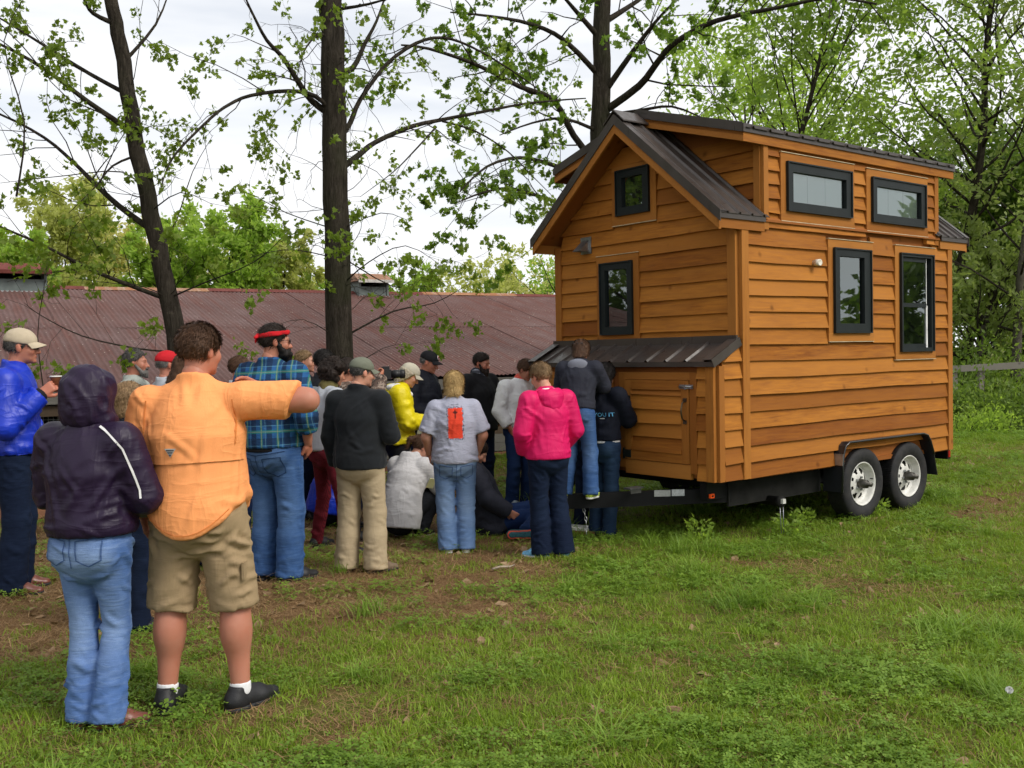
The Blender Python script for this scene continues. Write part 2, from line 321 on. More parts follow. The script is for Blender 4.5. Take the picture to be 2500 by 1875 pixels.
def glass():
    t = NT('window_glass'); g = t.node('ShaderNodeBsdfGlossy'); g.inputs['Roughness'].default_value = 0.015; g.inputs['Color'].default_value = (0.85, 0.93, 0.93, 1)
    tr = t.node('ShaderNodeBsdfTransparent'); tr.inputs['Color'].default_value = (0.88, 0.95, 0.93, 1); f = t.node('ShaderNodeFresnel'); f.inputs[0].default_value = 1.75
    m = t.node('ShaderNodeMixShader'); t.link(t.rng(f.outputs[0], 0, 1, 0.14, 1.0), m.inputs[0]); t.link(tr.outputs[0], m.inputs[1]); t.link(g.outputs[0], m.inputs[2]); t.link(m.outputs[0], t.out.inputs[0]); return t.m
GLASS = glass()
def curtain():
    t = NT('pale_blind'); return t.fin((0.82, 0.86, 0.86), 0.9)
CURT = curtain()
Z = lambda z: z + HZ
# closed shell of the walls
w_side = MB().box(0.02, 0.02, Z(0.0), HL - 0.02, 0.07, Z(2.12)).build('wall', W3, house)
w_left = MB().box(0.02, HW - 0.07, Z(0), HL - 0.02, HW - 0.02, Z(2.12)).build('wall', W3, house)
gab = [(0.02, Z(0)), (HW - 0.02, Z(0)), (HW - 0.02, Z(2.10)), (HW / 2, Z(3.06)), (0.02, Z(2.10))]
w_front = MB().prism([(0.02, y, z) for y, z in gab], (0.05, 0, 0)).build('wall', W3, house)
w_rear = MB().prism([(HL - 0.07, y, z) for y, z in gab], (0.05, 0, 0)).build('wall', W3, house)
w_dorm = MB().box(0.33, 0.02, Z(2.12), 3.17, 0.07, Z(2.90)).build('wall', W3, house)
w_dormL = MB().box(0.33, HW - 0.07, Z(2.12), 3.17, HW - 0.02, Z(2.90)).build('wall', W3, house)
MB().box(0.0, 0.0, Z(-0.02), HL, HW, Z(0.02)).build('floor', W3, house)

EXPO, LAP, TK = 0.142, 0.022, 0.034
rb = random.Random(3)
def board(parent, face, u0, u1, z0, z1, tilt=True, mat=W1, name='board', tk=TK, off=0.0, sk=(0.0, 0.0)):
    """one clapboard; face: 'side' runs along x at y=0 facing -y; 'front' along y at x=0 facing -x; 'box' same at x=-HT; top edge tucked under the next board"""
    n = max(2, int((u1 - u0) / 0.3) + 1); v = []; f = []
    za, zb = z0, z1
    j0, j1 = rb.uniform(-.0035, .0035), rb.uniform(-.0035, .0035)
    b0 = tk + rb.uniform(-0.003, 0.006)
    for i in range(n):
        t = i / (n - 1); u = (u1 - u0) * t; w = j0 + (j1 - j0) * t + 0.0035 * math.sin(2.3 * u + z0 * 40) + 0.002 * math.sin(6.1 * u + z0 * 90)
        out_b = b0 + 0.002 * math.sin(5 * t + z0 * 17); out_t = 0.004 if tilt else tk
        ut = u + sk[0] + (sk[1] - sk[0]) * t; v += [(u, -out_b, za + w), (u, 0.012, za + w), (ut, 0.012, zb), (ut, -out_t, zb)]
    for i in range(n - 1):
        a, b = 4 * i, 4 * i + 4
        f += [(a, b, b + 1, a + 1), (a + 1, b + 1, b + 2, a + 2), (a + 2, b + 2, b + 3, a + 3), (a + 3, b + 3, b, a)]
    f += [(0, 1, 2, 3), (4 * n - 1, 4 * n - 2, 4 * n - 3, 4 * n - 4)]
    me = mesh(name, v, f)
    if face == 'side': loc, rz = (u0, off, HZ), 0.0
    elif face == 'front': loc, rz = (off, u1, HZ), -PI / 2      # local +x -> -b ; local -y -> -a
    else: loc, rz = (-HT + off, u1, HZ), -PI / 2
    o = obj(name, me, mat, parent); o.location = loc; o.rotation_euler = (0, 0, rz); return o
def courses(parent, face, U0, U1, zs, holes, zmax=None, mat=W1, off=0.0, clip=None):
    """rows of clapboards with window trim cut out; clip(z) gives the span at a height"""
    for z0, z1 in zs:
        a, b = (U0, U1) if clip is None else clip((z0 + z1) / 2, z0, z1)
        if b - a < 0.03: continue
        spans = [(a, b)]; skw = (lambda s0, s1: (0, 0)) if clip is None else (lambda s0, s1: skew(s0, s1, a, b, z0, z1))
        for h0, h1, hz0, hz1 in holes:
            zc = z0 + EXPO * 0.5
            if hz0 < zc < hz1:
                ns = []
                for s0, s1 in spans:
                    if h1 <= s0 or h0 >= s1: ns.append((s0, s1)); continue
                    if h0 > s0: ns.append((s0, h0))
                    if h1 < s1: ns.append((h1, s1))
                spans = ns
        for s0, s1 in spans:
            if s1 - s0 > 1.9 and rb.random() < 0.35:
                m = s0 + (s1 - s0) * rb.uniform(0.3, 0.7); board(parent, face, s0, m - 0.001, z0, z1, mat=mat, off=off); board(parent, face, m + 0.001, s1, z0, z1, mat=mat, off=off)
            else: board(parent, face, s0, s1, z0, z1, mat=mat, off=off, sk=skw(s0, s1))
def trim(face, u0, z0, u1, z1, parent=None, name='trim_board', tk=0.040, mat=W2, off=0.0):
    """flat board; grain along its longer side"""
    L, Hh = u1 - u0, z1 - z0; m = MB()
    if L >= Hh: m.box(0, -tk, 0, L, 0.01, Hh); rot = (0, 0, 0)
    else: m.box(0, -tk, -L, Hh, 0.01, 0); rot = (0, -PI / 2, 0)
    # vertical: local x -> up
    o = m.build(name, mat, parent or house)
    rz = 0 if face == 'side' else -PI / 2
    base = {'side': (u0, off, Z(z0)), 'front': (off, u1, Z(z0)), 'box': (-HT + off, u1, Z(z0))}[face]
    o.location = base
    if L >= Hh: o.rotation_euler = (0, 0, rz)
    else: o.matrix_basis = Matrix.Translation(base) @ Matrix.Rotation(rz, 4, 'Z') @ Matrix(((0, 0, -1, 0), (0, 1, 0, 0), (1, 0, 0, 0), (0, 0, 0, 1)))
    return o
def pane(x0, z0, x1, z1, y, parent): return MB().add([(x0, y, z0), (x1, y, z0), (x1, y, z1), (x0, y, z1)], [(0, 1, 2, 3)]).build('pane', GLASS, parent)
def window(face, tr, fr, gl, kind, off=0.0, flash=(1, 1)):
    """trim / frame / glass rectangles as (u0, z0, u1, z1)"""
    root = MB(); rz = 0 if face == 'side' else -PI / 2
    def loc(u, z): return (u, off, Z(z)) if face == 'side' else (off, u, Z(z))
    flip = (lambda r: r) if face == 'side' else (lambda r: r)
    def rel(r):     # rectangle in the window's own frame (x along the wall, from the viewer's left)
        if face == 'side': return (r[0] - fr[0], r[1] - fr[1], r[2] - fr[0], r[3] - fr[1])
        return (fr[2] - r[2], r[1] - fr[1], fr[2] - r[0], r[3] - fr[1])
    a = rel(fr); g = rel(gl); d0, d1 = -0.056, 0.0
    root.box(a[0], d0, a[1], g[0], d1, a[3]); root.box(g[2], d0, a[1], a[2], d1, a[3]); root.box(g[0], d0, a[1], g[2], d1, g[1]); root.box(g[0], d0, g[3], g[2], d1, a[3])
    e = 0.012      # outer lip
    root.box(a[0] - e, d0 - 0.012, a[3], a[2] + e, -0.01, a[3] + e); root.box(a[0] - e, d0 - 0.012, a[1] - e, a[2] + e, -0.01, a[1]); root.box(a[0] - e, d0 - 0.012, a[1], a[0], -0.01, a[3]); root.box(a[2], d0 - 0.012, a[1], a[2] + e, -0.01, a[3])
    base = loc(fr[0], fr[1]) if face == 'side' else loc(fr[2], fr[1])
    o = root.build('window', WFR, house); o.location = base; o.rotation_euler = (0, 0, rz)
    back = MB().box(g[0], 0.004, g[1], g[2], 0.012, g[3]).build('room_shade_panel', DARK, o)  # dark panel on the solid wall, painted as the room's shade
    if kind == 'upper':
        c = MB(); n = 3; w = (g[2] - g[0]) / n
        for i in range(n): c.box(g[0] + i * w + 0.004, -0.008, g[1], g[0] + (i + 1) * w - 0.004, 0.003, g[3])
        c.build('blind', CURT, o)
    if kind == 'hung':
        zm = g[1] + (g[3] - g[1]) * 0.47
        MB().box(g[0], -0.034, zm - 0.018, g[2] - 0.06, -0.002, zm + 0.022).build('meeting_rail', WFR, o)
        MB().box(g[2] - 0.06, -0.03, g[1], g[2] - 0.035, 0.003, zm).build('jamb_liner', simple('white_liner', (0.7, 0.7, 0.7), 0.5), o); MB().box(g[2] - 0.06, -0.03, zm, g[2] - 0.05, 0.003, g[3]).build('jamb_liner', simple('white_liner', (0.7, 0.7, 0.7), 0.5), o)
        pane(g[0], zm + 0.022, g[2] - 0.06, g[3], -0.028, o); pane(g[0], g[1], g[2] - 0.06, zm - 0.018, -0.020, o)
        MB().box(g[0], -0.032, g[3] - 0.045, g[2] - 0.06, -0.022, g[3]).build('sash_rail', WFR, o); MB().box(g[0], -0.024, g[1], g[2] - 0.06, -0.014, g[1] + 0.04).build('sash_rail', WFR, o)
    else: pane(g[0], g[1], g[2], g[3], -0.028, o)
    w = [(tr[0], tr[1], tr[2], fr[1] - 0.011), (tr[0], fr[3] + 0.011, tr[2], tr[3]), (tr[0], fr[1] - 0.011, fr[0] - 0.011, fr[3] + 0.011), (fr[2] + 0.011, fr[1] - 0.011, tr[2], fr[3] + 0.011)]
    for r in w: trim(face, *r, off=off)
    if flash[0]: trim(face, tr[0], tr[3] + 0.002, tr[2], tr[3] + 0.007, name='flashing', tk=0.048, mat=FLASH, off=off)
    if flash[1]: trim(face, tr[0], tr[1] - 0.007, tr[2], tr[1] - 0.002, name='flashing', tk=0.046, mat=FLASH, off=off)
# windows (metres in the plane of each wall)
A_T, B_T, C_T, D_T = (1.232, 1.150, 1.965, 2.090), (2.352, 0.963, 3.108, 2.091), (0.540, 2.213, 1.658, 2.805), (1.862, 2.207, 2.968, 2.795)
window('side', A_T, (1.318, 1.237, 1.898, 2.003), (1.393, 1.315, 1.795, 1.938), 'plain')
window('side', B_T, (2.440, 1.048, 3.040, 2.009), (2.475, 1.075, 3.005, 1.985), 'hung')
window('side', C_T, (0.627, 2.309, 1.587, 2.721), (0.698, 2.380, 1.509, 2.646), 'upper')
window('side', D_T, (1.950, 2.302, 2.898, 2.711), (2.020, 2.372, 2.822, 2.638), 'upper')
F_T, G_T = (1.132, 1.206, 1.701, 2.013), (0.897, 2.289, 1.470, 2.840)
window('front', F_T, (1.215, 1.264, 1.632, 1.934), (1.275, 1.330, 1.572, 1.875), 'plain', flash=(1, 0)); window('front', G_T, (0.983, 2.384, 1.392, 2.788), (1.055, 2.450, 1.325, 2.725), 'plain', flash=(0, 1))
# side wall courses
zs = [(k * EXPO - 0.008, (k + 1) * EXPO + LAP) for k in range(15)]
side_holes = [(A_T[0], A_T[2], A_T[1], A_T[3] + 0.01), (B_T[0], B_T[2], B_T[1], B_T[3] + 0.01)]
fz = (1.36, 2.93, 0.215)      # wheel arch opening
arch = [(1.33, 3.0, -0.1, 0.10), (1.40, 2.90, 0.0, 0.2)]
courses(w_side, 'side', 0.088, 3.365, zs[:15], side_holes + arch)
trim('side', 0.0, -0.01, 0.088, 2.10, name='corner_board'); trim('side', 3.365, -0.01, 3.45, 2.10, name='corner_board')
# dormer wall
zd = [(2.139 + k * 0.125, 2.139 + (k + 1) * 0.125 + LAP) for k in range(6)]
courses(w_dorm, 'side', 0.375, 3.12, [(q[0], min(q[1], 2.88)) for q in zd], [(C_T[0], C_T[2], C_T[1], C_T[3]), (D_T[0], D_T[2], D_T[1], D_T[3])])
trim('side', 0.312, 2.12, 0.375, 2.88, name='corner_board', tk=0.034); trim('side', 3.12, 2.13, 3.192, 2.88, name='corner_board', tk=0.034)
# front wall
SL = (3.195 - 2.198) / 1.203
def gclip(zc, z0, z1):
    if z1 < 2.10: return (0.088, HW - 0.088)
    lim = (3.17 - z0) / SL; return (max(0.088, HW / 2 - lim), min(HW - 0.088, HW / 2 + lim))
def skew(s0, s1, a, b, z0, z1):
    # keep the upper corners under the roof; front boards run from b=u1 (local 0) to b=u0
    lim = (3.17 - z1) / SL; d0 = max(0.0, b - (HW / 2 + lim)) if abs(s1 - b) < 1e-6 else 0.0; d1 = max(0.0, (HW / 2 - lim) - a) if abs(s0 - a) < 1e-6 else 0.0
    w = s1 - s0 - 0.004; return (min(d0, w), -min(d1, w))
zf = [(1.267 + k * 0.1437 - 0.008, 1.267 + (k + 1) * 0.1437 + LAP) for k in range(-1, 12)]
courses(w_front, 'front', 0.088, HW - 0.088, zf, [(F_T[0], F_T[2], F_T[1], F_T[3]), (G_T[0], G_T[2], G_T[1], G_T[3])], clip=gclip)
trim('front', 0.0, 1.19, 0.088, 2.16, name='corner_board'); trim('front', HW - 0.088, 1.0, HW, 2.16, name='corner_board')
# cheek of the dormer above the main roof (set back from the front)
w_cheek = MB().prism([(0.335, 0.03, Z(2.14)), (0.335, HW / 2, Z(3.22)), (0.335, 0.03, Z(2.92))], (0.04, 0, 0)).build('wall', W3, house)
for k in range(5):
    z0 = 2.25 + k * 0.14; b1 = min(0.75, (z0 - 2.16) / SL); 
    if b1 > 0.07: board(w_cheek, 'front', 0.065, b1 + 0.15, z0, min(z0 + 0.165, 2.95), off=0.335)
trim('front', 0.0, 2.13, 0.065, 2.9, name='corner_board', off=0.335)
# ---- roofs
def rib_panel(name, o, ux, uy, L, Wd, pitch=0.23, ribw=0.02, ribh=0.018, mat=ROOF, parent=house, flat=0.0):
    """ribbed metal sheet: L along ux (down the slope), Wd along uy"""
    o, ux, uy = Vector(o), Vector(ux).normalized(), Vector(uy).normalized(); n = ux.cross(uy).normalized()
    if n.z < 0: n = -n
    xs = [0.0]; hs = [0.0]; y = pitch * 0.35
    while y + 2 * ribw < Wd:
        xs += [y - ribw, y - ribw * 0.4, y + ribw * 0.4, y + ribw]; hs += [0, ribh, ribh, 0]; y += pitch
    xs.append(Wd); hs.append(0.0); m = MB(); v = []; f = []
    for x, h in zip(xs, hs):
        for t in (0, L): v.append(o + uy * x + ux * t + n * h); v.append(o + uy * x + ux * t + n * (h - 0.004) )
    for i in range(len(xs) - 1):
        a, b = 4 * i, 4 * i + 4; f += [(a, a + 2, b + 2, b), (a + 1, b + 1, b + 3, a + 3), (a + 2, a + 3, b + 3, b + 2), (a, b, b + 1, a + 1)]
    return m.add(v, f).build(name, mat, parent)
RO, RB = -0.295, 3.745       # rake positions along the house
EB, EZ, PB, PZ = -0.045, 2.205, HW / 2, 3.205     # eave and ridge lines of the deck underside
sl = Vector((0, EB - PB, EZ - PZ)); SLn = sl.length; sl.normalize(); slL = Vector((0, -sl.y, sl.z))
roof = MB()
for d in (1, -1):      # decks
    pts = [(RO, PB, Z(PZ)), (RO, PB + d * (EB - PB), Z(EZ)), (RO, PB + d * (EB - PB), Z(EZ - 0.02)), (RO, PB, Z(PZ - 0.025))]
    roof.prism(pts if d == 1 else pts[::-1], (RB - RO, 0, 0))
roof = roof.build('roof', W3, house)
for d, u in ((1, sl), (-1, slL)):
    rib_panel('roof_panel', (RO + 0.02, PB, Z(PZ + 0.035)), u, (1, 0, 0), SLn + 0.03, 0.62, 0.16, parent=roof)
    rib_panel('roof_panel', (3.12, PB, Z(PZ + 0.035)), u, (1, 0, 0), SLn + 0.03, RB - 3.12 - 0.02, 0.15, parent=roof)
    # rake fascia board and metal edge, front and rear
    for xx, sg in ((RO, -1), (RB, 1)):
        p0 = Vector((xx, PB, Z(PZ - 0.02))); p1 = p0 + u * SLn; q = Vector((0, 0, -0.10)); m = MB()
        m.hexa([p0 + q, p1 + q, p1 + q + Vector((-sg * 0.025, 0, 0)), p0 + q + Vector((-sg * 0.025, 0, 0)), p0, p1, p1 + Vector((-sg * 0.025, 0, 0)), p0 + Vector((-sg * 0.025, 0, 0))]).build('rake_board', W2, roof)
        e0 = p0 + Vector((sg * 0.012, 0, -0.02)); e1 = p1 + u * 0.03 + Vector((sg * 0.012, 0, -0.02)); up = Vector((0, 0, 0.095)); w_ = Vector((-sg * 0.07, 0, 0)); m = MB()
        m.hexa([e0, e1, e1 + w_ * 0.12, e0 + w_ * 0.12, e0 + up, e1 + up, e1 + up + w_ * 0.12, e0 + up + w_ * 0.12]); m.hexa([e0 + up * 0.92 + w_ * 0.12, e1 + up * 0.92 + w_ * 0.12, e1 + up * 0.92 + w_, e0 + up * 0.92 + w_, e0 + up + w_ * 0.12, e1 + up + w_ * 0.12, e1 + up + w_, e0 + up + w_]); m.build('rake_flashing', ROOF, roof)
    yb = PB + d * (EB - PB)
    for x0, x1 in ((RO, 0.30), (3.20, RB)):
        m = MB(); ya, yc = (yb - 0.001, yb + 0.024) if d == 1 else (yb - 0.024, yb + 0.001); m.box(x0 + 0.001, ya, Z(2.098), x1, yc, Z(2.185)).build('eave_board', W2, roof)
        ya, yc = (yb - 0.016, yb - 0.004) if d == 1 else (yb + 0.004, yb + 0.016); MB().box(x0 + 0.002, ya, Z(2.178), x1, yc, Z(2.232)).build('eave_flashing', ROOF, roof)
# ridge cap at the front
m = MB(); r0 = Vector((RO - 0.015, PB, Z(PZ + 0.095)))
for d, u in ((1, sl), (-1, slL)):
    e = r0 + u * 0.17 + Vector((0, 0, -0.004)); L = Vector((0.40, 0, 0)); dz = Vector((0, 0, -0.012))
    m.hexa([r0 + dz, e + dz, e + L + dz, r0 + L + dz, r0, e, e + L, r0 + L])
m.build('ridge_cap', ROOF, roof)
# dormer shed roofs
DA0, DA1, DE, DEZ, DRZ = 0.02, 3.467, -0.05, 2.915, 3.262
for d in (1, -1):
    yb = PB + d * (DE - PB); p0, p1 = Vector((DA0, PB, Z(DRZ))), Vector((DA0, yb, Z(DEZ))); dd = MB(); q = Vector((0, 0, -0.03))
    pts = [p0, p1, p1 + q, p0 + q]; dk = dd.prism(pts if d == 1 else pts[::-1], (DA1 - DA0, 0, 0)).build('dormer_roof', W3, house)
    u = (p1 - p0); Ld = u.length; u.normalize()
    rib_panel('roof_panel', p0 + Vector((0.02, 0, 0.045)), u, (1, 0, 0), Ld + 0.03, DA1 - DA0 - 0.04, 0.2286, parent=dk)
    # fascia along the eave and rakes
    ya, yc = (yb - 0.001, yb + 0.026) if d == 1 else (yb - 0.026, yb + 0.001); f_ = MB().box(0, 0, 0, DA1 - DA0 - 0.004, yc - ya, 0.085).build('eave_board', W2, dk); f_.location = (DA0 + 0.002, ya, Z(2.838))
    ya, yc = (yb - 0.014, yb - 0.003) if d == 1 else (yb + 0.003, yb + 0.014); MB().box(DA0 - 0.01, ya, Z(2.915), DA1 + 0.01, yc, Z(2.985)).build('eave_flashing', ROOF, dk)
    for xx, sg in ((DA0, -1), (DA1, 1)):
        t = 0.98; a0 = Vector((xx, PB + 0.0, Z(DRZ))); a1 = Vector((xx, yb, Z(DEZ))); w_ = Vector((-sg * 0.026, 0, 0)); m = MB(); b0, b1 = Vector((0, 0, -0.078)), Vector((0, 0, 0.008))
        m.hexa([a0 + b0, a1 + b0, a1 + b0 + w_, a0 + b0 + w_, a0 + b1, a1 + b1, a1 + b1 + w_, a0 + b1 + w_]).build('rake_board', W2, dk)
        e = Vector((sg * 0.010, 0, 0)); b0, b1 = Vector((0, 0, 0.0)), Vector((0, 0, 0.082)); m = MB(); m.hexa([a0 + b0 + e, a1 + b0 + e, a1 + b0 + e + w_ * 0.3, a0 + b0 + e + w_ * 0.3, a0 + b1 + e, a1 + b1 + e, a1 + b1 + e + w_ * 0.3, a0 + b1 + e + w_ * 0.3]); m.build('rake_flashing', ROOF, dk)
m = MB(); m.hexa([(DA0 - 0.01, PB - 0.13, Z(3.275)), (DA1, PB - 0.13, Z(3.275)), (DA1, PB + 0.13, Z(3.275)), (DA0 - 0.01, PB + 0.13, Z(3.275)), (DA0 - 0.01, PB - 0.012, Z(3.33)), (DA1, PB - 0.012, Z(3.33)), (DA1, PB + 0.012, Z(3.33)), (DA0 - 0.01, PB + 0.012, Z(3.33))]).build('ridge_cap', ROOF, roof)
# soffit board under the gable overhang is the deck itself; vent hood, pipe
vt = MB(); vt.box(0, 0, 0, 0.012, 0.145, 0.165).build('vent_plate', STEEL, house, (-0.036, 1.782, Z(2.06)))
vh = MB(); vh.add([(0, 0.02, 0.13), (0, 0.125, 0.13), (-0.13, 0.125, 0.02), (-0.13, 0.02, 0.02), (0, 0.02, 0.02), (0, 0.125, 0.02)], [(0, 3, 2, 1), (0, 4, 3), (1, 2, 5)]); vh.build('vent_hood', STEEL, house, (-0.037, 1.782, Z(2.06)))
MB().lathe([(0.0, -0.09), (0.022, -0.09), (0.030, -0.095), (0.030, -0.045), (0.026, -0.045), (0.026, 0.0)], 20, 'y').build('pipe_end', simple('pvc', (0.62, 0.58, 0.5), 0.5), house, (1.03, 0.0, Z(1.861)))
# ---- storage box on the front
bx = MB(); TB0, TB1 = 0.02, HW - 0.0; T = HT
bx.prism([(-T + 0.02, 0.02, Z(0.0)), (0.02, 0.02, Z(0.0)), (0.02, 0.02, Z(1.11)), (-T + 0.02, 0.02, Z(0.945))], (0, TB1 - 0.04, 0)); bx = bx.build('storage_box', W3, house)
def btrim(*a, **k): return trim('box', *a, parent=bx, **k)
zb_ = [(k * 0.142 - 0.008, (k + 1) * 0.142 + LAP) for k in range(7)]
for z0, z1 in zb_[:7]:
    z1 = min(z1, 0.965)
    board(bx, 'box', 0.085, 0.195, z0, z1)
btrim(0.0, -0.01, 0.085, 0.955, name='corner_board')
# jamb frame, mitred in the photo: four boards
for dd in (0.0, 1.03):
    b0, b1 = 0.275 + dd, 1.045 + dd
    btrim(b0 - 0.078, 0.04, b0 - 0.004, 0.905, name='door_jamb', tk=0.026); btrim(b1 + 0.004, 0.04, b1 + 0.078, 0.905, name='door_jamb', tk=0.026); btrim(b0 - 0.004, 0.84, b1 + 0.004, 0.905, name='door_jamb', tk=0.0255); btrim(b0 - 0.004, -0.01, b1 + 0.004, 0.115, name='door_jamb', tk=0.0255)
    dr = MB().box(0, 0, 0, 0.012, b1 - b0 - 0.004, 0.715).build('door', W3, house); dr.location = (-T - 0.008, b0 + 0.002, Z(0.121))
    for r in ((b0 + 0.002, 0.121, b0 + 0.085, 0.836), (b1 - 0.085, 0.121, b1 - 0.002, 0.836), (b0 + 0.085, 0.121, b1 - 0.085, 0.206), (b0 + 0.085, 0.752, b1 - 0.085, 0.836)): trim('box', *r, name='door_rail', tk=0.034)
    for k in range(5):
        z0 = 0.207 + k * 0.125 - (0.03 if k == 0 else 0); z0 = max(z0, 0.207); z1 = min(z0 + 0.148, 0.752)
        if z1 - z0 > 0.03: board(dr, 'box', b0 + 0.085, b1 - 0.085, z0, z1).location = (-0.292 + 0.008, b1 - 0.085 - b0 - 0.002, -0.121 + 0.0) if False else (0.0, (b1 - 0.085) - (b0 + 0.002), HZ - Z(0.121))
    # hardware
    hd = MB(); hy = b0 + 0.042; X = -T - 0.034
    hd.tube([(X, hy, Z(0.66)), (X - 0.035, hy, Z(0.645)), (X - 0.05, hy, Z(0.59)), (X - 0.05, hy, Z(0.56)), (X - 0.035, hy, Z(0.505)), (X, hy, Z(0.49))], 0.007, 6); hd.box(X - 0.006, hy - 0.02, Z(0.655), X, hy + 0.02, Z(0.685)); hd.box(X - 0.006, hy - 0.02, Z(0.465), X, hy + 0.02, Z(0.495)); hd.build('handle', simple('bronze_handle', (0.12, 0.095, 0.06), 0.35, 0.2, metal=0.8), house)
    bt = MB(); bt.box(X - 0.006, b0 - 0.05, Z(0.765), X, b0 + 0.10, Z(0.80)); bt.tube([(X - 0.014, b0 - 0.045, Z(0.783)), (X - 0.014, b0 + 0.095, Z(0.783))], 0.007, 6); bt.box(X - 0.02, b0 + 0.02, Z(0.76), X - 0.006, b0 + 0.035, Z(0.80)); bt.build('slide_bolt', STEEL, house)
    for zz in (0.66, 0.17):
        hg = MB(); hg.box(X - 0.008, b1 - 0.075, Z(zz - 0.035), X - 0.0005, b1 + 0.003, Z(zz + 0.035)); hg.box(X - 0.012, b1 + 0.003, Z(zz - 0.05), X - 0.0005, b1 + 0.018, Z(zz + 0.05)); hg.build('hinge', simple('dark_hinge', (0.035, 0.045, 0.04), 0.45, 0.3, metal=0.6), house)
# right cheek of the box, clapboards along x
for k, (z0, z1) in enumerate(zb_ + [(7 * 0.142 - 0.008, 8 * 0.142 + LAP)]):
    u0 = -0.235
    if z1 > 0.95: z1 = 0.985 if z0 < 0.9 else 1.105
    if z0 < 1.05: board(bx, 'side', u0, -0.003, z0, z1, sk=(0.19, 0.0) if z0 > 0.9 else (0, 0))
trim('side', -T, -0.01, -0.235, 0.955, parent=bx, name='corner_board', tk=0.0305)
# lean-to roof of the box
u = Vector((-(T + 0.055), 0, 0.985 - 1.165)); Lb = u.length; u.normalize()
rib_panel('box_roof_panel', (-0.002, -0.02, Z(1.175)), u, (0, 1, 0), Lb, HW + 0.04, 0.2286, parent=bx)
MB().prism([(-0.0, -0.02, Z(1.155)), (-0.0, -0.02, Z(1.125)), (-0.345, -0.02, Z(0.955)), (-0.345, -0.02, Z(0.985))], (0, HW + 0.04, 0)).build('box_roof_deck', W3, bx)
n_ = Vector((-u.z, 0, u.x)); n_ = n_ if n_.z > 0 else -n_
for yy, sg in ((-0.02, -1), (HW + 0.02, 1)):
    m = MB(); a0 = Vector((-0.001, yy, Z(1.128))); a1 = a0 + u * (Lb + 0.005); w_ = Vector((0, -sg * 0.09, 0)); s_ = Vector((0, sg * 0.012, 0)); up = n_ * 0.075
    m.hexa([a0 + s_, a1 + s_, a1 + s_ * 0.2, a0 + s_ * 0.2, a0 + s_ + up, a1 + s_ + up, a1 + s_ * 0.2 + up, a0 + s_ * 0.2 + up]); m.hexa([a0 + s_ * 0.2 + up * 0.93, a1 + s_ * 0.2 + up * 0.93, a1 + w_ + up * 0.93, a0 + w_ + up * 0.93, a0 + s_ + up, a1 + s_ + up, a1 + w_ + up, a0 + w_ + up]); m.build('box_roof_edge', ROOF, bx)
MB().box(-0.062, -0.02, Z(1.145), -0.042, HW + 0.02, Z(1.212)).build('box_roof_flashing', ROOF, bx); MB().box(-0.368, -0.03, Z(0.952), -0.347, HW + 0.03, Z(0.992)).build('box_roof_drip', ROOF, bx)
# ---- trailer
tr = MB()
for yy in (0.16, HW - 0.24): tr.box(-0.25, yy, 0.38, HL, yy + 0.08, 0.53)
for k in range(8): tr.box(0.1 + k * 0.45, 0.24, 0.43, 0.17 + k * 0.45, HW - 0.24, 0.53)
tr.build('chassis', BLK, house)
tip = (-1.20, HW / 2)
for yy, sg in ((0.16, 1), (HW - 0.16, -1)):
    a0 = Vector((0.05, yy, 0.335)); a1 = Vector((tip[0], tip[1] - sg * 0.06, 0.305)); d_ = (a1 - a0).normalized(); n_ = Vector((-d_.y, d_.x, 0)) * 0.035; h_ = Vector((0, 0, 0.125))
    MB().hexa([a0 - n_, a1 - n_, a1 + n_, a0 + n_, a0 - n_ + h_, a1 - n_ + h_, a1 + n_ + h_, a0 + n_ + h_]).build('tongue_beam', BLK, house)
    if sg == 1:
        def plate(t0, t1, z0, z1, mat, nm):
            o_ = n_ * (1 if n_.y < 0 else -1) * 1.08; p0 = a0 + (a1 - a0) * t0 + o_; p1 = a0 + (a1 - a0) * t1 + o_; e = o_.normalized() * 0.004
            MB().hexa([(p0.x, p0.y, z0), (p1.x, p1.y, z0), (p1.x + e.x, p1.y + e.y, z0), (p0.x + e.x, p0.y + e.y, z0), (p0.x, p0.y, z1), (p1.x, p1.y, z1), (p1.x + e.x, p1.y + e.y, z1), (p0.x + e.x, p0.y + e.y, z1)]).build(nm, mat, house)
        plate(0.335, 0.425, 0.40, 0.455, simple('grey_plate', (0.30, 0.31, 0.30), 0.5, 0.25, 60), 'maker_plate'); plate(0.258, 0.328, 0.402, 0.458, simple('foil_plate', (0.46, 0.48, 0.5), 0.45, 0.25, 60), 'maker_plate')
        RFL = simple('orange_reflector', (0.75, 0.08, 0.01), 0.3, 0.15, 60)
MB().box(-0.255, 0.115, 0.40, -0.205, 0.135, 0.435).build('reflector', RFL, house); MB().box(-0.24, 0.110, 0.412, -0.22, 0.1151, 0.423).build('reflector_lens', BLK, house)
MB().box(tip[0] - 0.14, tip[1] - 0.045, 0.37, tip[0] + 0.12, tip[1] + 0.045, 0.45).build('coupler', BLK, house)
jk = MB(); jx, jy = -1.0, HW / 2; jk.tube([(jx, jy, 0.03), (jx, jy, 0.62)], 0.032, 12); jk.box(jx - 0.09, jy - 0.07, 0.02, jx + 0.09, jy + 0.07, 0.035); jk.build('jack', BLK, house)
MB().box(-0.80, 0.52, 0.487, -0.64, 0.60, 0.50).box(-0.78, 0.53, 0.45, -0.66, 0.545, 0.487).build('step_bracket', simple('worn_steel', (0.10, 0.10, 0.10), 0.4, 0.3, 20, metal=0.6), house)
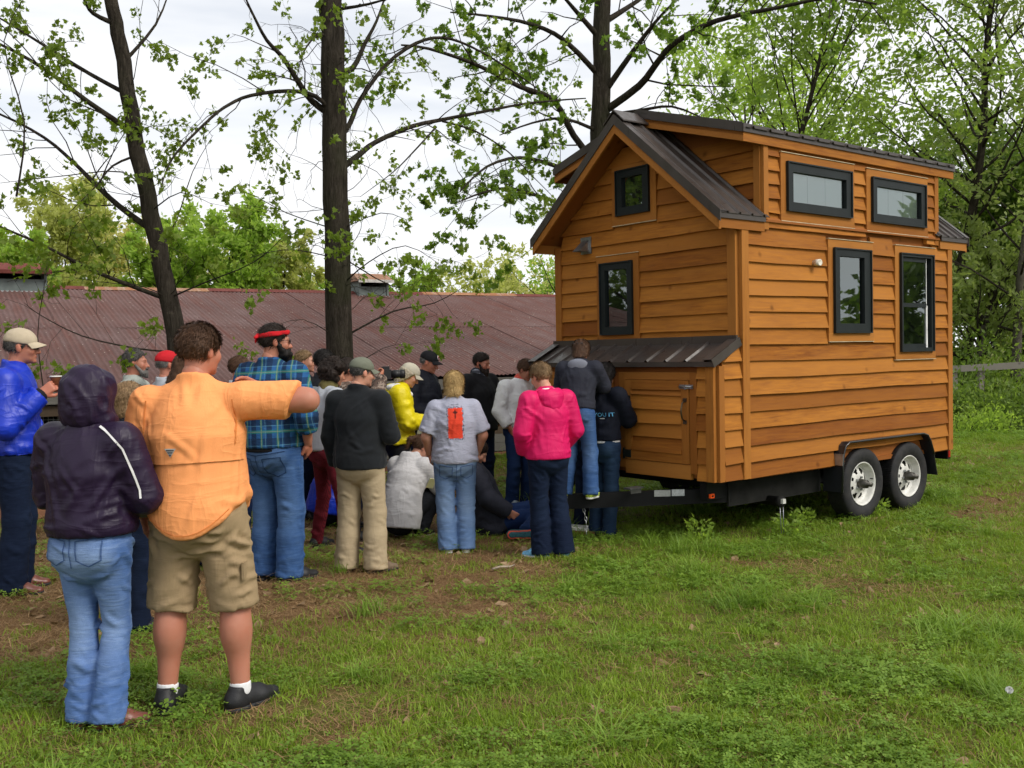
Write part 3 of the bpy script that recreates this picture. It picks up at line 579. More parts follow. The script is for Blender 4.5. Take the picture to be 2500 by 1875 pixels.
# chains
def chain(pts, name='chain'):
    m = MB(); pts = [Vector(p) for p in pts]; k = 0
    for a, b in zip(pts[:-1], pts[1:]):
        n = max(1, int((b - a).length / 0.032))
        for i in range(n):
            c = a.lerp(b, (i + 0.5) / n); d = (b - a).normalized(); s = d.orthogonal().normalized(); s = s if k % 2 else d.cross(s); k += 1
            m.tube([c + d * 0.019 * math.cos(t) + s * 0.011 * math.sin(t) for t in [2 * PI * q / 8 for q in range(9)]], 0.0038, 5, False)
    return m.build(name, STEEL, house)
chain([(-1.12, 0.98, 0.40), (-1.2, 1.0, 0.25), (-1.24, 1.02, 0.14), (-1.3, 1.05, 0.30), (-1.33, 1.1, 0.42)]); chain([(-0.98, 0.93, 0.38), (-0.96, 0.90, 0.2), (-0.96, 0.9, 0.08)])
# axles, wheels, fender
TYRE = None
def tyre_mat():
    t = NT('tyre_rubber'); v = t.coord('Object'); s = t.sep(v); ang = t.math('ARCTAN2', s[2], s[0]); tr_ = t.math('SINE', t.math('MULTIPLY', ang, 120.0)); side = t.math('GREATER_THAN', t.math('ABSOLUTE', s[1]), 0.085)
    n = t.noise(v, 18, 5); col = t.mix(t.rng(n, 0.4, 0.75, 0, 0.5), (0.018, 0.018, 0.020), (0.05, 0.045, 0.04)); return t.fin(col, 0.75, t.bump(t.math('MULTIPLY', tr_, t.math('SUBTRACT', 1.0, side)), 0.5, 0.004), 0, 0.3)
TYRE = tyre_mat(); RIM = simple('white_rim', (0.66, 0.65, 0.61), 0.4, 0.18, 14, 0.05)
tp = [(0.205, 0.075), (0.222, 0.088), (0.250, 0.102), (0.285, 0.106), (0.315, 0.100), (0.334, 0.088), (0.342, 0.075)] + [(0.346, y) if k % 2 == 0 else (0.338, y) for k, y in enumerate((0.070, 0.052, 0.046, 0.020, 0.014, -0.014, -0.020, -0.046, -0.052, -0.070))] 
tp = tp + [(r, -y) for r, y in tp[:7][::-1]]
def make_wheel():
    w = empty('wheel', parent=house)
    MB().lathe(tp, 48, 'y').build('tyre', TYRE, w)
    # rim: y negative is outward; dish with eight windows
    m = MB(); m.lathe([(0.205, -0.080), (0.211, -0.084), (0.207, -0.089), (0.198, -0.082), (0.190, -0.060), (0.186, -0.03), (0.178, -0.02), (0.170, -0.022), (0.166, -0.012)], 48, 'y'); m.lathe([(0.206, 0.08), (0.19, 0.05), (0.186, -0.02)], 48, 'y')
    prof = [(0.166, -0.012), (0.150, -0.016), (0.120, -0.030), (0.098, -0.040), (0.080, -0.046), (0.045, -0.046)]; seg = 64; v = []; f = []
    for k in range(seg):
        a = 2 * PI * k / seg
        for r, y in prof: v.append((r * math.cos(a), y, r * math.sin(a)))
    n = len(prof)
    for k in range(seg):
        for i in range(n - 1):
            kk = k % 8
            if (i == 1 and kk in (1, 2, 3, 4, 5)) or (i == 2 and kk in (2, 3, 4)): continue
            f.append((k * n + i, ((k + 1) % seg) * n + i, ((k + 1) % seg) * n + i + 1, k * n + i + 1))
    m.add(v, f, False); m.build('rim', RIM, w)
    MB().lathe([(0.0, -0.175), (0.022, -0.175), (0.022, -0.135), (0.040, -0.13), (0.048, -0.05), (0.045, -0.03)], 20, 'y').build('hub', simple('greasy_hub', (0.075, 0.07, 0.06), 0.4, 0.4, 20, 0.2, 0.6), w)
    l = MB()
    for k in range(5): a = 2 * PI * k / 5; MB().lathe([(0, -0.068), (0.011, -0.066), (0.012, -0.04)], 6, 'y', (0.062 * math.cos(a), 0, 0.062 * math.sin(a)), False).build('lug_nut', STEEL, w)
    MB().tube([(0.175, -0.05, 0.03), (0.182, -0.078, 0.03)], 0.005, 6).build('valve', BLK, w); MB().lathe([(0.0, 0.02), (0.13, 0.02), (0.15, 0.06), (0.0, 0.06)], 24, 'y').build('brake_drum', BLK, w)
    return w
w0 = make_wheel()
def copy_tree(o, parent):
    c = o.copy(); COL.objects.link(c); c.parent = parent
    for ch in list(o.children): copy_tree(ch, c)
    return c
for k, (wa, wb, fl) in enumerate(((1.78, 0.055, 0), (2.60, 0.055, 0), (1.78, HW - 0.055, 1), (2.60, HW - 0.055, 1))):
    w = w0 if k == 0 else copy_tree(w0, house); w.location = (wa, wb, 0.343); w.rotation_euler = (0, 0.4 * k, PI * fl) if not fl else (0, 0, PI)
for wa in (1.78, 2.60): MB().tube([(wa, 0.1, 0.34), (wa, HW - 0.1, 0.34)], 0.038, 10).build('axle', BLK, house)
prof = [(1.325, Z(-0.25)), (1.338, Z(0.0)), (1.352, Z(0.10)), (1.385, Z(0.175)), (1.445, Z(0.208)), (2.74, Z(0.208)), (2.83, Z(0.185)), (2.885, Z(0.12)), (2.95, Z(-0.02)), (3.01, Z(-0.235))]
FEN = simple('fender_black', (0.014, 0.015, 0.018), 0.3, 0.2, spec=0.6)
for y0, y1, sg in ((-0.105, 0.10, -1), (HW - 0.10, HW + 0.105, 1)):
    v = []; f = []; n = len(prof)
    for (x, z) in prof:
        for y in (y0, y1):
            v.append((x, y, z))
    for i in range(n - 1): f.append((2 * i, 2 * i + 1, 2 * i + 3, 2 * i + 2))
    m = MB(); m.add(v, f); o_ = m.build('fender', FEN, house); md = o_.modifiers.new('s', 'SOLIDIFY'); md.thickness = 0.008; md.offset = 0
    ye = y0 if sg < 0 else y1; MB().tube([(x, ye, z) for x, z in prof[:9]], 0.010, 8).build('fender_bead', FEN, o_)
    # dark arch liner
    MB().add([(x, (y1 if sg < 0 else y0), z) for x, z in prof[1:9]] + [(2.9, (y1 if sg < 0 else y0), 0.45), (1.36, (y1 if sg < 0 else y0), 0.45)], [tuple(range(10))]).build('arch_liner', BLK, o_)
    if sg < 0: MB().hexa([(1.322, y0 - 0.004, Z(0.0)), (1.338, y0 - 0.004, Z(0.0)), (1.338, y1, Z(0.0)), (1.322, y1, Z(0.0)), (1.338, y0 - 0.004, Z(0.105)), (1.352, y0 - 0.004, Z(0.105)), (1.352, y1, Z(0.105)), (1.338, y1, Z(0.105))]).build('fender_cap', STEEL, o_)
sk = simple('grey_skirt', (0.012, 0.012, 0.011), 0.9, 0.4, spec=0.15)
MB().box(0.0, 0.135, 0.30, 1.33, 0.155, 0.52).build('skirt', sk, house)
MB().lathe([(0, -0.03), (0.05, -0.03), (0.05, 0.01), (0.042, 0.01), (0.042, 0.5), (0, 0.5)], 18, 'y').build('drain_pipe', sk, house, (0.55, 0.02, 0.30)); MB().box(0.53, -0.035, 0.285, 0.57, -0.01, 0.325).build('drain_plug', simple('pvc_grey', (0.5, 0.5, 0.46), 0.5), house)
MB().tube([(0.53, 0.0, 0.27), (0.535, -0.01, 0.02)], 0.004, 4).tube([(0.575, 0.0, 0.27), (0.57, -0.01, 0.02)], 0.004, 4).build('drain_wire', STEEL, house)
MB().box(3.46, 0.03, 0.44, 3.52, 0.18, 0.56).build('tail_light_box', BLK, house); MB().box(3.47, 0.022, 0.46, 3.512, 0.031, 0.53).build('tail_light', simple('red_lens', (0.32, 0.01, 0.01), 0.25), house); MB().box(3.45, 0.3, 0.36, 3.56, 0.6, 0.42).build('rear_bumper', BLK, house)
# block and board under the chain
wb = MB().box(-0.14, -0.09, 0, 0.14, 0.09, 0.055).build('wood_block', wood('raw_pine', (0.33, 0.17, 0.07), (0.24, 0.11, 0.045), (0.36, 0.2, 0.09)), None, (0.63, 9.0, float(gh(0.63, 9.0))), (0, 0, -0.5)); tag(wb, 'short wooden block on the grass under the trailer tongue', 'block')
pb = MB().box(-0.12, -0.085, 0, 0.12, 0.085, 0.022).build('white_board', simple('white_board_paint', (0.62, 0.62, 0.6), 0.5), None, (0.58, 9.02, float(gh(0.63, 9.0)) + 0.0565), (0, 0.02, -0.42)); tag(pb, 'white panel lying on the wooden block', 'panel')
# ================================================================ the long barn behind
BW = Vector((-4.9, 10.7, 0)); BD = Vector((0.859, 0.512, 0)).normalized(); BN = Vector((-BD.y, BD.x, 0)); BA = math.atan2(BD.y, BD.x)
barn = empty('barn', tuple(BW), BA, 'long low barn with rusty corrugated metal roof behind the crowd', 'barn')
EAV, RID, RDY = 1.36, 2.80, 5.5
def rust_mat(name, c0, c1, rust, amt):
    t = NT(name); v = t.coord('Object', rnd=True); n = t.noise(v, 1.2, 5, 0.65); st = t.noise(t.coord('Object', (5.0, 0.35, 1), rnd=True), 1.6, 5, 0.7); fine = t.noise(v, 30, 4)
    col = t.mix(t.rng(n, 0.3, 0.7), c0, c1); col = t.mix(t.rng(st, 0.52 - amt, 0.75, 0, 0.85), col, rust); big = t.noise(t.coord('World', (0.35, 0.35, 0.35)), 1.4, 5, 0.6); col = t.mix(t.rng(big, 0.42, 0.68, 0, 0.45), col, tuple(x * 0.75 for x in rust)); col = t.mix(t.rng(fine, 0.35, 0.7, 0.0, 0.45), col, tuple(x * 0.5 for x in c0)); return t.fin(col, 0.8, t.bump(fine, 0.2, 0.004), 0.0, 0.12)
R1 = rust_mat('rusted_roof_sheet', (0.148, 0.084, 0.076), (0.205, 0.138, 0.130), (0.17, 0.058, 0.04), 0.05)
R2 = rust_mat('rusted_red_cap', (0.16, 0.045, 0.04), (0.22, 0.075, 0.06), (0.12, 0.03, 0.02), 0.05); R3 = rust_mat('rusted_orange_cap', (0.30, 0.11, 0.045), (0.42, 0.20, 0.09), (0.5, 0.46, 0.40), 0.0)
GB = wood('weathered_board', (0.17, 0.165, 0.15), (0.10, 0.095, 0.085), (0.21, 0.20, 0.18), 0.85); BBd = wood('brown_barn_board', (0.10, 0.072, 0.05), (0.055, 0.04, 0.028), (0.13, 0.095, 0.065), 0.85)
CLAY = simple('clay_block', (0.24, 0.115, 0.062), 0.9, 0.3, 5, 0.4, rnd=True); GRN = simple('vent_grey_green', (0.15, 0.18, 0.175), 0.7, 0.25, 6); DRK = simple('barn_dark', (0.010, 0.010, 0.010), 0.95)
PW = 0.66
def corr(L, W_=PW, p=0.066, h=0.008):
    n = int(W_ / p) * 6 + 1; v = []; f = []
    for i in range(n):
        x = W_ * 1.03 * i / (n - 1); z = h * math.sin(2 * PI * x / p)
        for y in (0, L): v.append((x, y, z))
    for i in range(n - 1): f.append((2 * i, 2 * i + 2, 2 * i + 3, 2 * i + 1))
    return mesh('roof_sheet', v, f, True)
slv = Vector((0, RDY, RID - EAV)); SLL = slv.length; ang = math.atan2(RID - EAV, RDY)
rw = random.Random(2); me_lo = corr(SLL * 0.5 + 0.08); me_hi = corr(SLL * 0.5 + 0.04); me_lo.materials.append(R1); me_hi.materials.append(R1)
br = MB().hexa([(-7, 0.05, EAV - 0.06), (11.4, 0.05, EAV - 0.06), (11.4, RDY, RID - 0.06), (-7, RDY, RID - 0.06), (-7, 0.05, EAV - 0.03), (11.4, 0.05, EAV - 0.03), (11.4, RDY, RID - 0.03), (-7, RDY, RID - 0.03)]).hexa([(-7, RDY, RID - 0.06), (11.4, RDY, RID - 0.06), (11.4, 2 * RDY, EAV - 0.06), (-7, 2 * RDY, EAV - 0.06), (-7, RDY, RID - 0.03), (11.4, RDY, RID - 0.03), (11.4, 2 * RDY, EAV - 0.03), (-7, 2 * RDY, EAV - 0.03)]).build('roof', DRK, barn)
for k in range(28):
    for row, me_ in ((0, me_lo), (1, me_hi)):
        o = bpy.data.objects.new('roof_sheet', me_); COL.objects.link(o); o.parent = br; t = 0.0 if row == 0 else 0.5
        o.location = (-6.9 + k * PW, t * RDY - (0.03 if row == 0 else 0.0), EAV + t * (RID - EAV) + 0.012 + row * 0.016 + (k % 2) * 0.005); o.rotation_euler = (ang + rw.uniform(-.002, .002), 0, rw.uniform(-.004, .004))
cap_ = MB()
for k in range(9):
    x0 = -7 + 2 * k; z = RID + 0.055 + 0.006 * (k % 2); m = MB(); m.hexa([(x0, RDY - 0.16, z - 0.06), (x0 + 2.05, RDY - 0.16, z - 0.06), (x0 + 2.05, RDY + 0.16, z - 0.06), (x0, RDY + 0.16, z - 0.06), (x0, RDY - 0.02, z), (x0 + 2.05, RDY - 0.02, z), (x0 + 2.05, RDY + 0.02, z), (x0, RDY + 0.02, z)]).build('ridge_cap', R3 if k % 3 == 1 else R2, br)
for k in range(4): MB().box(0, 0, 0, 4.58, 0.03, 0.135).build('fascia_board', GB, barn, (-7 + 4.6 * k, -0.005, EAV - 0.16))
for k in range(4): MB().box(0, 0, 0, 4.58, 0.02, 0.11).build('lower_eave_board', BBd, barn, (-7 + 4.6 * k, 0.05, EAV - 0.29))
MB().box(-7, 0.62, -0.4, 11.4, 0.66, EAV).build('barn_shade_sheet', DRK, barn)  # near-black sheet paints the shade inside the barn behind the wire
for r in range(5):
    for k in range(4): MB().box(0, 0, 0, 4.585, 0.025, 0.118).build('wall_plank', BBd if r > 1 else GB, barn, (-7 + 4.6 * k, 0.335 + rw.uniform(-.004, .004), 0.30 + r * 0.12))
blk = mesh('clay_block', *(lambda b: (b.v, b.f))(MB().box(0, 0, 0, 0.395, 0.12, 0.19))); blk.materials.append(CLAY)
for r in range(4):
    for k in range(45):
        o = bpy.data.objects.new('clay_block', blk); COL.objects.link(o); o.parent = barn; o.location = (-7 + 0.402 * k + (0.2 if r % 2 else 0), 0.31 + rw.uniform(-.006, .006), 0.095 - r * 0.198); o.rotation_euler = (0, 0, rw.uniform(-.01, .01))
for k in range(19): MB().box(-0.05, 0.36, 0.88, 0.05, 0.45, EAV - 0.1).build('wall_post', BBd, barn, (-6.9 + k, 0, 0))
wi = MB()
for k in range(366): wi.box(-7 + 0.05 * k, 0.33, 0.9, -6.997 + 0.05 * k, 0.333, EAV - 0.2)
for k in range(6): wi.box(-7, 0.328, 0.92 + 0.05 * k, 11.4, 0.331, 0.923 + 0.05 * k)
tag(wi.build('wire_mesh', STEEL, barn), kind='stuff')
def cupola(u, label, capm, wd, ht):
    k = (u - 1250) / FPX; p = BW + BN * RDY; t = (k * p.y - p.x) / (BD.x - k * BD.y); q = p + BD * t; c = empty('roof_vent', (q.x, q.y, RID), BA, label, 'roof vent')
    for sx in (-1, 1): MB().box(sx * wd - 0.02, -0.3, -0.1, sx * wd + 0.02, 0.3, ht).build('side_wall', GRN, c)
    MB().box(-wd + 0.02, -0.28, -0.14, wd - 0.02, -0.25, ht * 0.55).build('front_panel', GRN, c); MB().box(-wd + 0.02, 0.2, -0.14, wd - 0.02, 0.23, ht).build('back_panel', DRK, c); MB().box(-wd - 0.03, -0.32, -0.16, wd + 0.03, -0.302, -0.05).build('base_flashing', simple('pale_flashing', (0.42, 0.45, 0.46), 0.5, 0.2), c)
    MB().hexa([(-wd - 0.08, -0.42, ht), (wd + 0.08, -0.42, ht), (wd + 0.08, 0.42, ht), (-wd - 0.08, 0.42, ht), (-wd - 0.05, -0.1, ht + 0.15), (wd + 0.05, -0.1, ht + 0.15), (wd + 0.05, 0.1, ht + 0.15), (-wd - 0.05, 0.1, ht + 0.15)]).build('vent_cap', capm, c); MB().box(-wd - 0.08, -0.435, ht - 0.035, wd + 0.08, -0.42, ht + 0.02).build('vent_cap_edge', capm if capm is R2 else simple('white_edge', (0.55, 0.53, 0.5), 0.6), c)
cupola(42, 'red rusted roof vent on the barn ridge at the left edge', R2, 0.42, 0.24); cupola(903, 'orange rusted roof vent on the barn ridge beside the thick trunk', R3, 0.27, 0.22)
pe = MB()
for _ in range(1500):
    a, b = rw.uniform(-6, 12), rw.random(); s = rw.uniform(.006, .013); y = b * RDY; z = EAV + b * (RID - EAV) + 0.045; pe.add([(a - s, y - s, z), (a + s, y - s * .5, z), (a + s * .6, y + s, z + .004)], [(0, 1, 2)])
p_ = pe.build('fallen_petals', simple('petal', (0.6, 0.55, 0.45), 0.8)); p_.location = BW; p_.rotation_euler = (0, 0, BA); tag(p_, 'pale fallen petals sprinkled over the rusty barn roof', 'petals', kind='stuff')
# ---- rail fence on the right
fn = empty('rail_fence', tuple(at(2400, 1000, 19)), 0, 'grey wooden rail fence beyond the house on the right', 'fence'); fn.location.z = float(gh(fn.location.x, fn.location.y)); fo = fn.location.copy()
GB2 = wood('grey_rail', (0.30, 0.28, 0.24), (0.20, 0.18, 0.15), (0.36, 0.33, 0.29), 0.9)
r0, r1 = at(2180, 909, 20.0) - fo, at(2700, 880, 18.6) - fo
def bar(a, b, w, h, mat, name, parent):
    a, b = Vector(a), Vector(b); L = (b - a).length; o = MB().box(0, -w / 2, -h / 2, L, w / 2, h / 2).build(name, mat, parent); o.matrix_basis = Matrix.Translation(a) @ (b - a).to_track_quat('X', 'Z').to_matrix().to_4x4(); return o
n_ = 3
for k in range(n_): bar(r0.lerp(r1, k / n_), r0.lerp(r1, (k + 1) / n_ - 0.002), 0.05, 0.125, GB2, 'rail', fn)
for t in (0.05, 0.31, 0.44, 0.72, 0.97): p = r0.lerp(r1, t); bar((p.x, p.y + 0.08, -0.1), (p.x, p.y + 0.08, p.z + 0.06), 0.1, 0.1, GB2, 'post', fn)
# ================================================================ trees
def bark_mat(name, c, c2, moss=(0.04, 0.048, 0.02)):
    t = NT(name); v = t.coord('World', (9, 9, 1.6)); f = t.noise(v, 2.8, 8, 0.75, 1.0); f2 = t.noise(t.coord('World', (22, 22, 9)), 1.5, 5, 0.7); b = t.noise(t.coord('World'), 1.6, 4); p = t.noise(t.coord('World', (1, 1, 0.7)), 7.0, 6, 0.7); col = t.mix(t.rng(f, 0.35, 0.65), c, c2); col = t.mix(t.rng(f2, 0.35, 0.7, 0, 0.5), col, c); col = t.mix(t.rng(b, 0.5, 0.75, 0, 0.5), col, moss); col = t.mix(t.rng(p, 0.60, 0.72, 0, 0.45), col, tuple(min(1, x * 2.0) for x in c2)); return t.fin(col, 0.95, t.bump(f2, 0.6, 0.012, t.bump(f, 1.0, 0.035)), 0, 0.1)
BARK = bark_mat('grey_bark', (0.018, 0.0145, 0.011), (0.082, 0.069, 0.054)); BARKP = bark_mat('pale_bark', (0.06, 0.05, 0.04), (0.20, 0.18, 0.15))
LF = leaf_mat('maple_leaf', (0.095, 0.155, 0.014), (0.23, 0.31, 0.04), 0.5); LFD = leaf_mat('maple_leaf_dark', (0.085, 0.16, 0.016), (0.20, 0.31, 0.04), 0.5)
LB = {'green': leaf_mat('leaf_green', (0.19, 0.31, 0.04), (0.42, 0.54, 0.11), 0.6, vs=0.3), 'olive': leaf_mat('leaf_olive', (0.36, 0.38, 0.10), (0.58, 0.57, 0.24), 0.6, vs=0.3), 'yellow': leaf_mat('leaf_yellow', (0.50, 0.46, 0.15), (0.68, 0.62, 0.3), 0.6, vs=0.3), 'mid': leaf_mat('leaf_mid', (0.13, 0.21, 0.03), (0.31, 0.41, 0.08), 0.52, vs=0.3), 'pale': leaf_mat('leaf_pale', (0.17, 0.24, 0.06), (0.40, 0.45, 0.17), 0.52, vs=0.3), 'dark': leaf_mat('leaf_dark', (0.075, 0.13, 0.022), (0.19, 0.27, 0.055), 0.48, vs=0.3)}
MAPLE = np.array([(0, 0, 0), (.16, .02, 0), (.42, -.10, -.10), (.36, .14, -.06), (.56, .34, -.16), (.32, .42, -.06), (.26, .66, -.08), (.13, .60, -.02), (0, 1.0, -.14), (-.13, .60, -.02), (-.26, .66, -.08), (-.32, .42, -.06), (-.56, .34, -.16), (-.36, .14, -.06), (-.42, -.10, -.10), (-.16, .02, 0)])
OVAL = np.array([(0, 0, 0), (.24, .38, -.05), (.0, 1.0, -.16), (-.24, .38, -.05)])
def leaves(P, D, size, shape, rg, droop=0.5):
    """P: base points, D: growth directions"""
    n = len(P); y = D + rg.normal(0, 0.55, (n, 3)); y[:, 2] -= droop; y /= np.linalg.norm(y, axis=1)[:, None]; r = rg.normal(0, 1, (n, 3)); r[:, 2] *= 0.5; x = np.cross(y, r); x /= np.maximum(np.linalg.norm(x, axis=1), 1e-6)[:, None]; z = np.cross(x, y)
    s = size * rg.uniform(0.55, 1.2, n); k = len(shape); V = P[:, None, :] + s[:, None, None] * (shape[None, :, 0, None] * x[:, None, :] + shape[None, :, 1, None] * y[:, None, :] + shape[None, :, 2, None] * z[:, None, :] * 1.2)
    return V.reshape(-1, 3), np.arange(n * k).reshape(n, k)
def curve(p0, d, L, n, rg, up=0.0, wob=0.15):
    pts = [Vector(p0)]; d = Vector(d).normalized()
    for i in range(n):
        d = (d + Vector((rg.normal(0, wob), rg.normal(0, wob), rg.normal(0, wob) + up))).normalized(); pts.append(pts[-1] + d * (L / n))
    return pts
def along(pts, t):
    x = t * (len(pts) - 1); i = min(int(x), len(pts) - 2); return pts[i].lerp(pts[i + 1], x - i), (pts[i + 1] - pts[i]).normalized()
def side_dir(d, rg, ang):
    r = Vector(rg.normal(0, 1, 3)); r = (r - d * r.dot(d)); r = r.normalized() if r.length > 1e-5 else d.orthogonal().normalized(); return (d * math.cos(ang) + r * math.sin(ang)).normalized()
def twigs(m, pts, r0, rg, levels, tips, start=0.25):
    """levels: list of (spacing, (Lmin, Lmax), radius factor, sides, up)"""
    if not levels: return
    sp, (la, lb), rf, sd, up = levels[0]; L = sum((b - a).length for a, b in zip(pts[:-1], pts[1:])); n = max(1, int(L * (1 - start) / sp))
    for k in range(n):
        t = start + (1 - start) * (k + rg.random()) / n; p, d = along(pts, min(t, 0.999)); dd = side_dir(d, rg, rg.uniform(0.6, 1.1)); Lc = rg.uniform(la, lb) * (1.1 - 0.5 * t); rr = max(0.0022, r0 * rf * (1 - 0.5 * t)); c = curve(p, dd, Lc, 4, rg, up, 0.16)
        m.tube(c, [rr, rr * 0.85, rr * 0.65, rr * 0.5, rr * 0.3], sd, False)
        if len(levels) == 1:
            for q in (0.55, 0.8, 1.0): tips.append((*along(c, min(q, 0.999)), q))
        twigs(m, c, rr, rg, levels[1:], tips, 0.3)
FORE = [(0.24, (0.4, 1.25), 0.34, 4, 0.02), (0.17, (0.14, 0.48), 0.42, 3, 0.02)]
def fore_tree(label, trunk, tr_r, limbs, seed, dens=1.0, leaf=LF, size=0.085, extra=10, top=12.0, lv=FORE, nleaf=2.0, bark=BARK, name='maple_tree', wiry=0, ext=(0.84, 1.0)):
    rg = np.random.default_rng(seed); base = trunk[0]; root = empty(name, tuple(base), 0, label, 'tree', 'trees in front of the barn'); off = Vector(base); m = MB(); tips = []
    T = [Vector(p) - off for p in trunk]; fine = [T[0]]
    for a, b in zip(T[:-1], T[1:]): fine += [a.lerp(b, k / 4) for k in (1, 2, 3, 4)]
    n = len(fine); R = [tr_r[0] + (tr_r[1] - tr_r[0]) * (i / (n - 1)) for i in range(n)]; R[0] *= 1.45; R[1] *= 1.12
    tm = MB(); tm.tube([p + Vector((rg.normal(0, .008), rg.normal(0, .008), 0)) for p in fine], R, 20); tm.build('trunk', bark, root)
    for pl, w in limbs:
        pts = [Vector(p) - off for p in pl]; near = min(fine, key=lambda q: (q - pts[0]).length); ff = None
        if (near - pts[0]).length < 0.45: pts[0] = pts[0].lerp(near, 0.8) if (near - pts[0]).length > 0.02 else pts[0]
        ff = [pts[0]]
        for i in range(len(pts) - 1):
            p0, p1, p2, p3 = pts[max(i - 1, 0)], pts[i], pts[i + 1], pts[min(i + 2, len(pts) - 1)]
            for k in (1, 2, 3): t = k / 3; ff.append(0.5 * ((2 * p1) + (p2 - p0) * t + (2 * p0 - 5 * p1 + 4 * p2 - p3) * t * t + (3 * p1 - p0 - 3 * p2 + p3) * t ** 3))
        w = w * 0.82; k = len(ff); m.tube(ff, [w * (1.2 - 0.95 * i / (k - 1)) for i in range(k)], 8); twigs(m, ff, w, rg, lv, tips, 0.12)
    for k in range(wiry):       # thin wiry shoots low on the trunk, barely in leaf
        q, d = along(fine, rg.uniform(0.27, 0.62)); a = rg.uniform(0, 6.28); c = curve(q, (math.cos(a), 0.5 * math.sin(a) + 0.2, rg.uniform(-0.1, 0.6)), rg.uniform(0.4, 1.3), 7, rg, -0.02, 0.3); m.tube(c, [0.005, 0.0045, 0.004, 0.0035, 0.003, 0.0026, 0.0022, 0.0016], 4, False); st = []; twigs(m, c, 0.004, rg, [(0.16, (0.12, 0.45), 0.6, 3, 0.0)], st, 0.2); tips += [s_ for s_ in st if rg.random() < 0.16]
    tp = fine[-1]
    for k in range(extra):
        t = ext[0] + (ext[1] - ext[0]) * rg.random(); p, d = along(fine, min(t, .999)); a = rg.uniform(0, 6.28); dd = Vector((math.cos(a), math.sin(a), rg.uniform(0.3, 1.0))); c = curve(p, dd, rg.uniform(2, 4), 6, rg, 0.02, 0.12); w = 0.045; m.tube(c, [w * (1.1 - 0.8 * i / 6) for i in range(7)], 6); twigs(m, c, w, rg, [(0.6, (0.6, 1.4), 0.42, 4, 0.02), (0.4, (0.2, 0.5), 0.5, 3, 0.03)], tips, 0.2)
    m.build('branches', bark, root)
    keep = [q for q in tips if rg.random() < dens]; P = np.array([q[0] for q in keep]); D = np.array([q[1] for q in keep]); k = rg.poisson(nleaf, len(P)); P = np.repeat(P, k, 0) + rg.normal(0, 0.03, (k.sum(), 3)); D = np.repeat(D, k, 0); V, F = leaves(P, D, size, MAPLE, rg); o = obj('crown', mesh('crown', V, F), leaf, root); return root
def px(lst, y0, y1): n = len(lst); return [at(u, v, y0 + (y1 - y0) * i / (n - 1)) for i, (u, v) in enumerate(lst)]
# T1: the slim leaning tree on the left
def gp(u, Y): p = at(u, 1200, Y); return Vector((p.x, p.y, float(gh(p.x, p.y)) - 0.1))
Y1 = 9.7
t1 = [gp(484, Y1), at(457, 1000, Y1), at(429, 814, Y1), at(392, 640, Y1), at(360, 480, Y1), at(320, 271, Y1), at(293, 110, Y1), at(272, 0, Y1), at(225, -250, Y1 + .3), at(150, -560, Y1 + .5)]
L1 = [(px([(390, 741), (300, 690), (217, 656), (108, 600), (0, 553), (-120, 500)], Y1, 8.6), 0.024), (px([(358, 575), (293, 505), (233, 450), (179, 396), (108, 336), (0, 279), (-130, 240)], Y1, 10.6), 0.034), (px([(312, 325), (217, 250), (108, 168), (0, 108), (-100, 70)], Y1, 9.0), 0.030), (px([(288, 222), (217, 179), (108, 111), (16, 54), (-80, 0)], Y1, 10.4), 0.024), (px([(268, 70), (228, 33), (206, 0), (180, -60)], Y1, 9.2), 0.028), (px([(325, 388), (275, 405), (233, 456), (168, 520)], Y1, 9.3), 0.014), (px([(350, 470), (300, 420), (150, 430), (0, 447)], Y1, 9.0), 0.009),
      (px([(420, 730), (500, 690), (620, 640), (700, 570)], Y1, 9.0), 0.010), (px([(430, 860), (330, 850), (200, 820), (100, 770), (60, 740)], Y1, 8.4), 0.010), (px([(400, 600), (430, 540), (470, 420), (520, 330)], Y1, 10.2), 0.010), (px([(310, 160), (380, 60), (420, -40)], Y1, 10.3), 0.02), (px([(370, 500), (440, 470), (520, 500)], Y1, 9), 0.008), (px([(40, 480), (60, 300), (10, 100), (90, -50)], 8.7, 8.9), 0.010), (px([(110, 980), (92, 820), (108, 700), (115, 640)], 8.5, 8.5), 0.006)]
fore_tree('slim leaning maple with sparse leaves at the left of the barn', t1, (0.105, 0.05), L1, 3, 1.0, LF, 0.056, 16, nleaf=6.5, wiry=10)
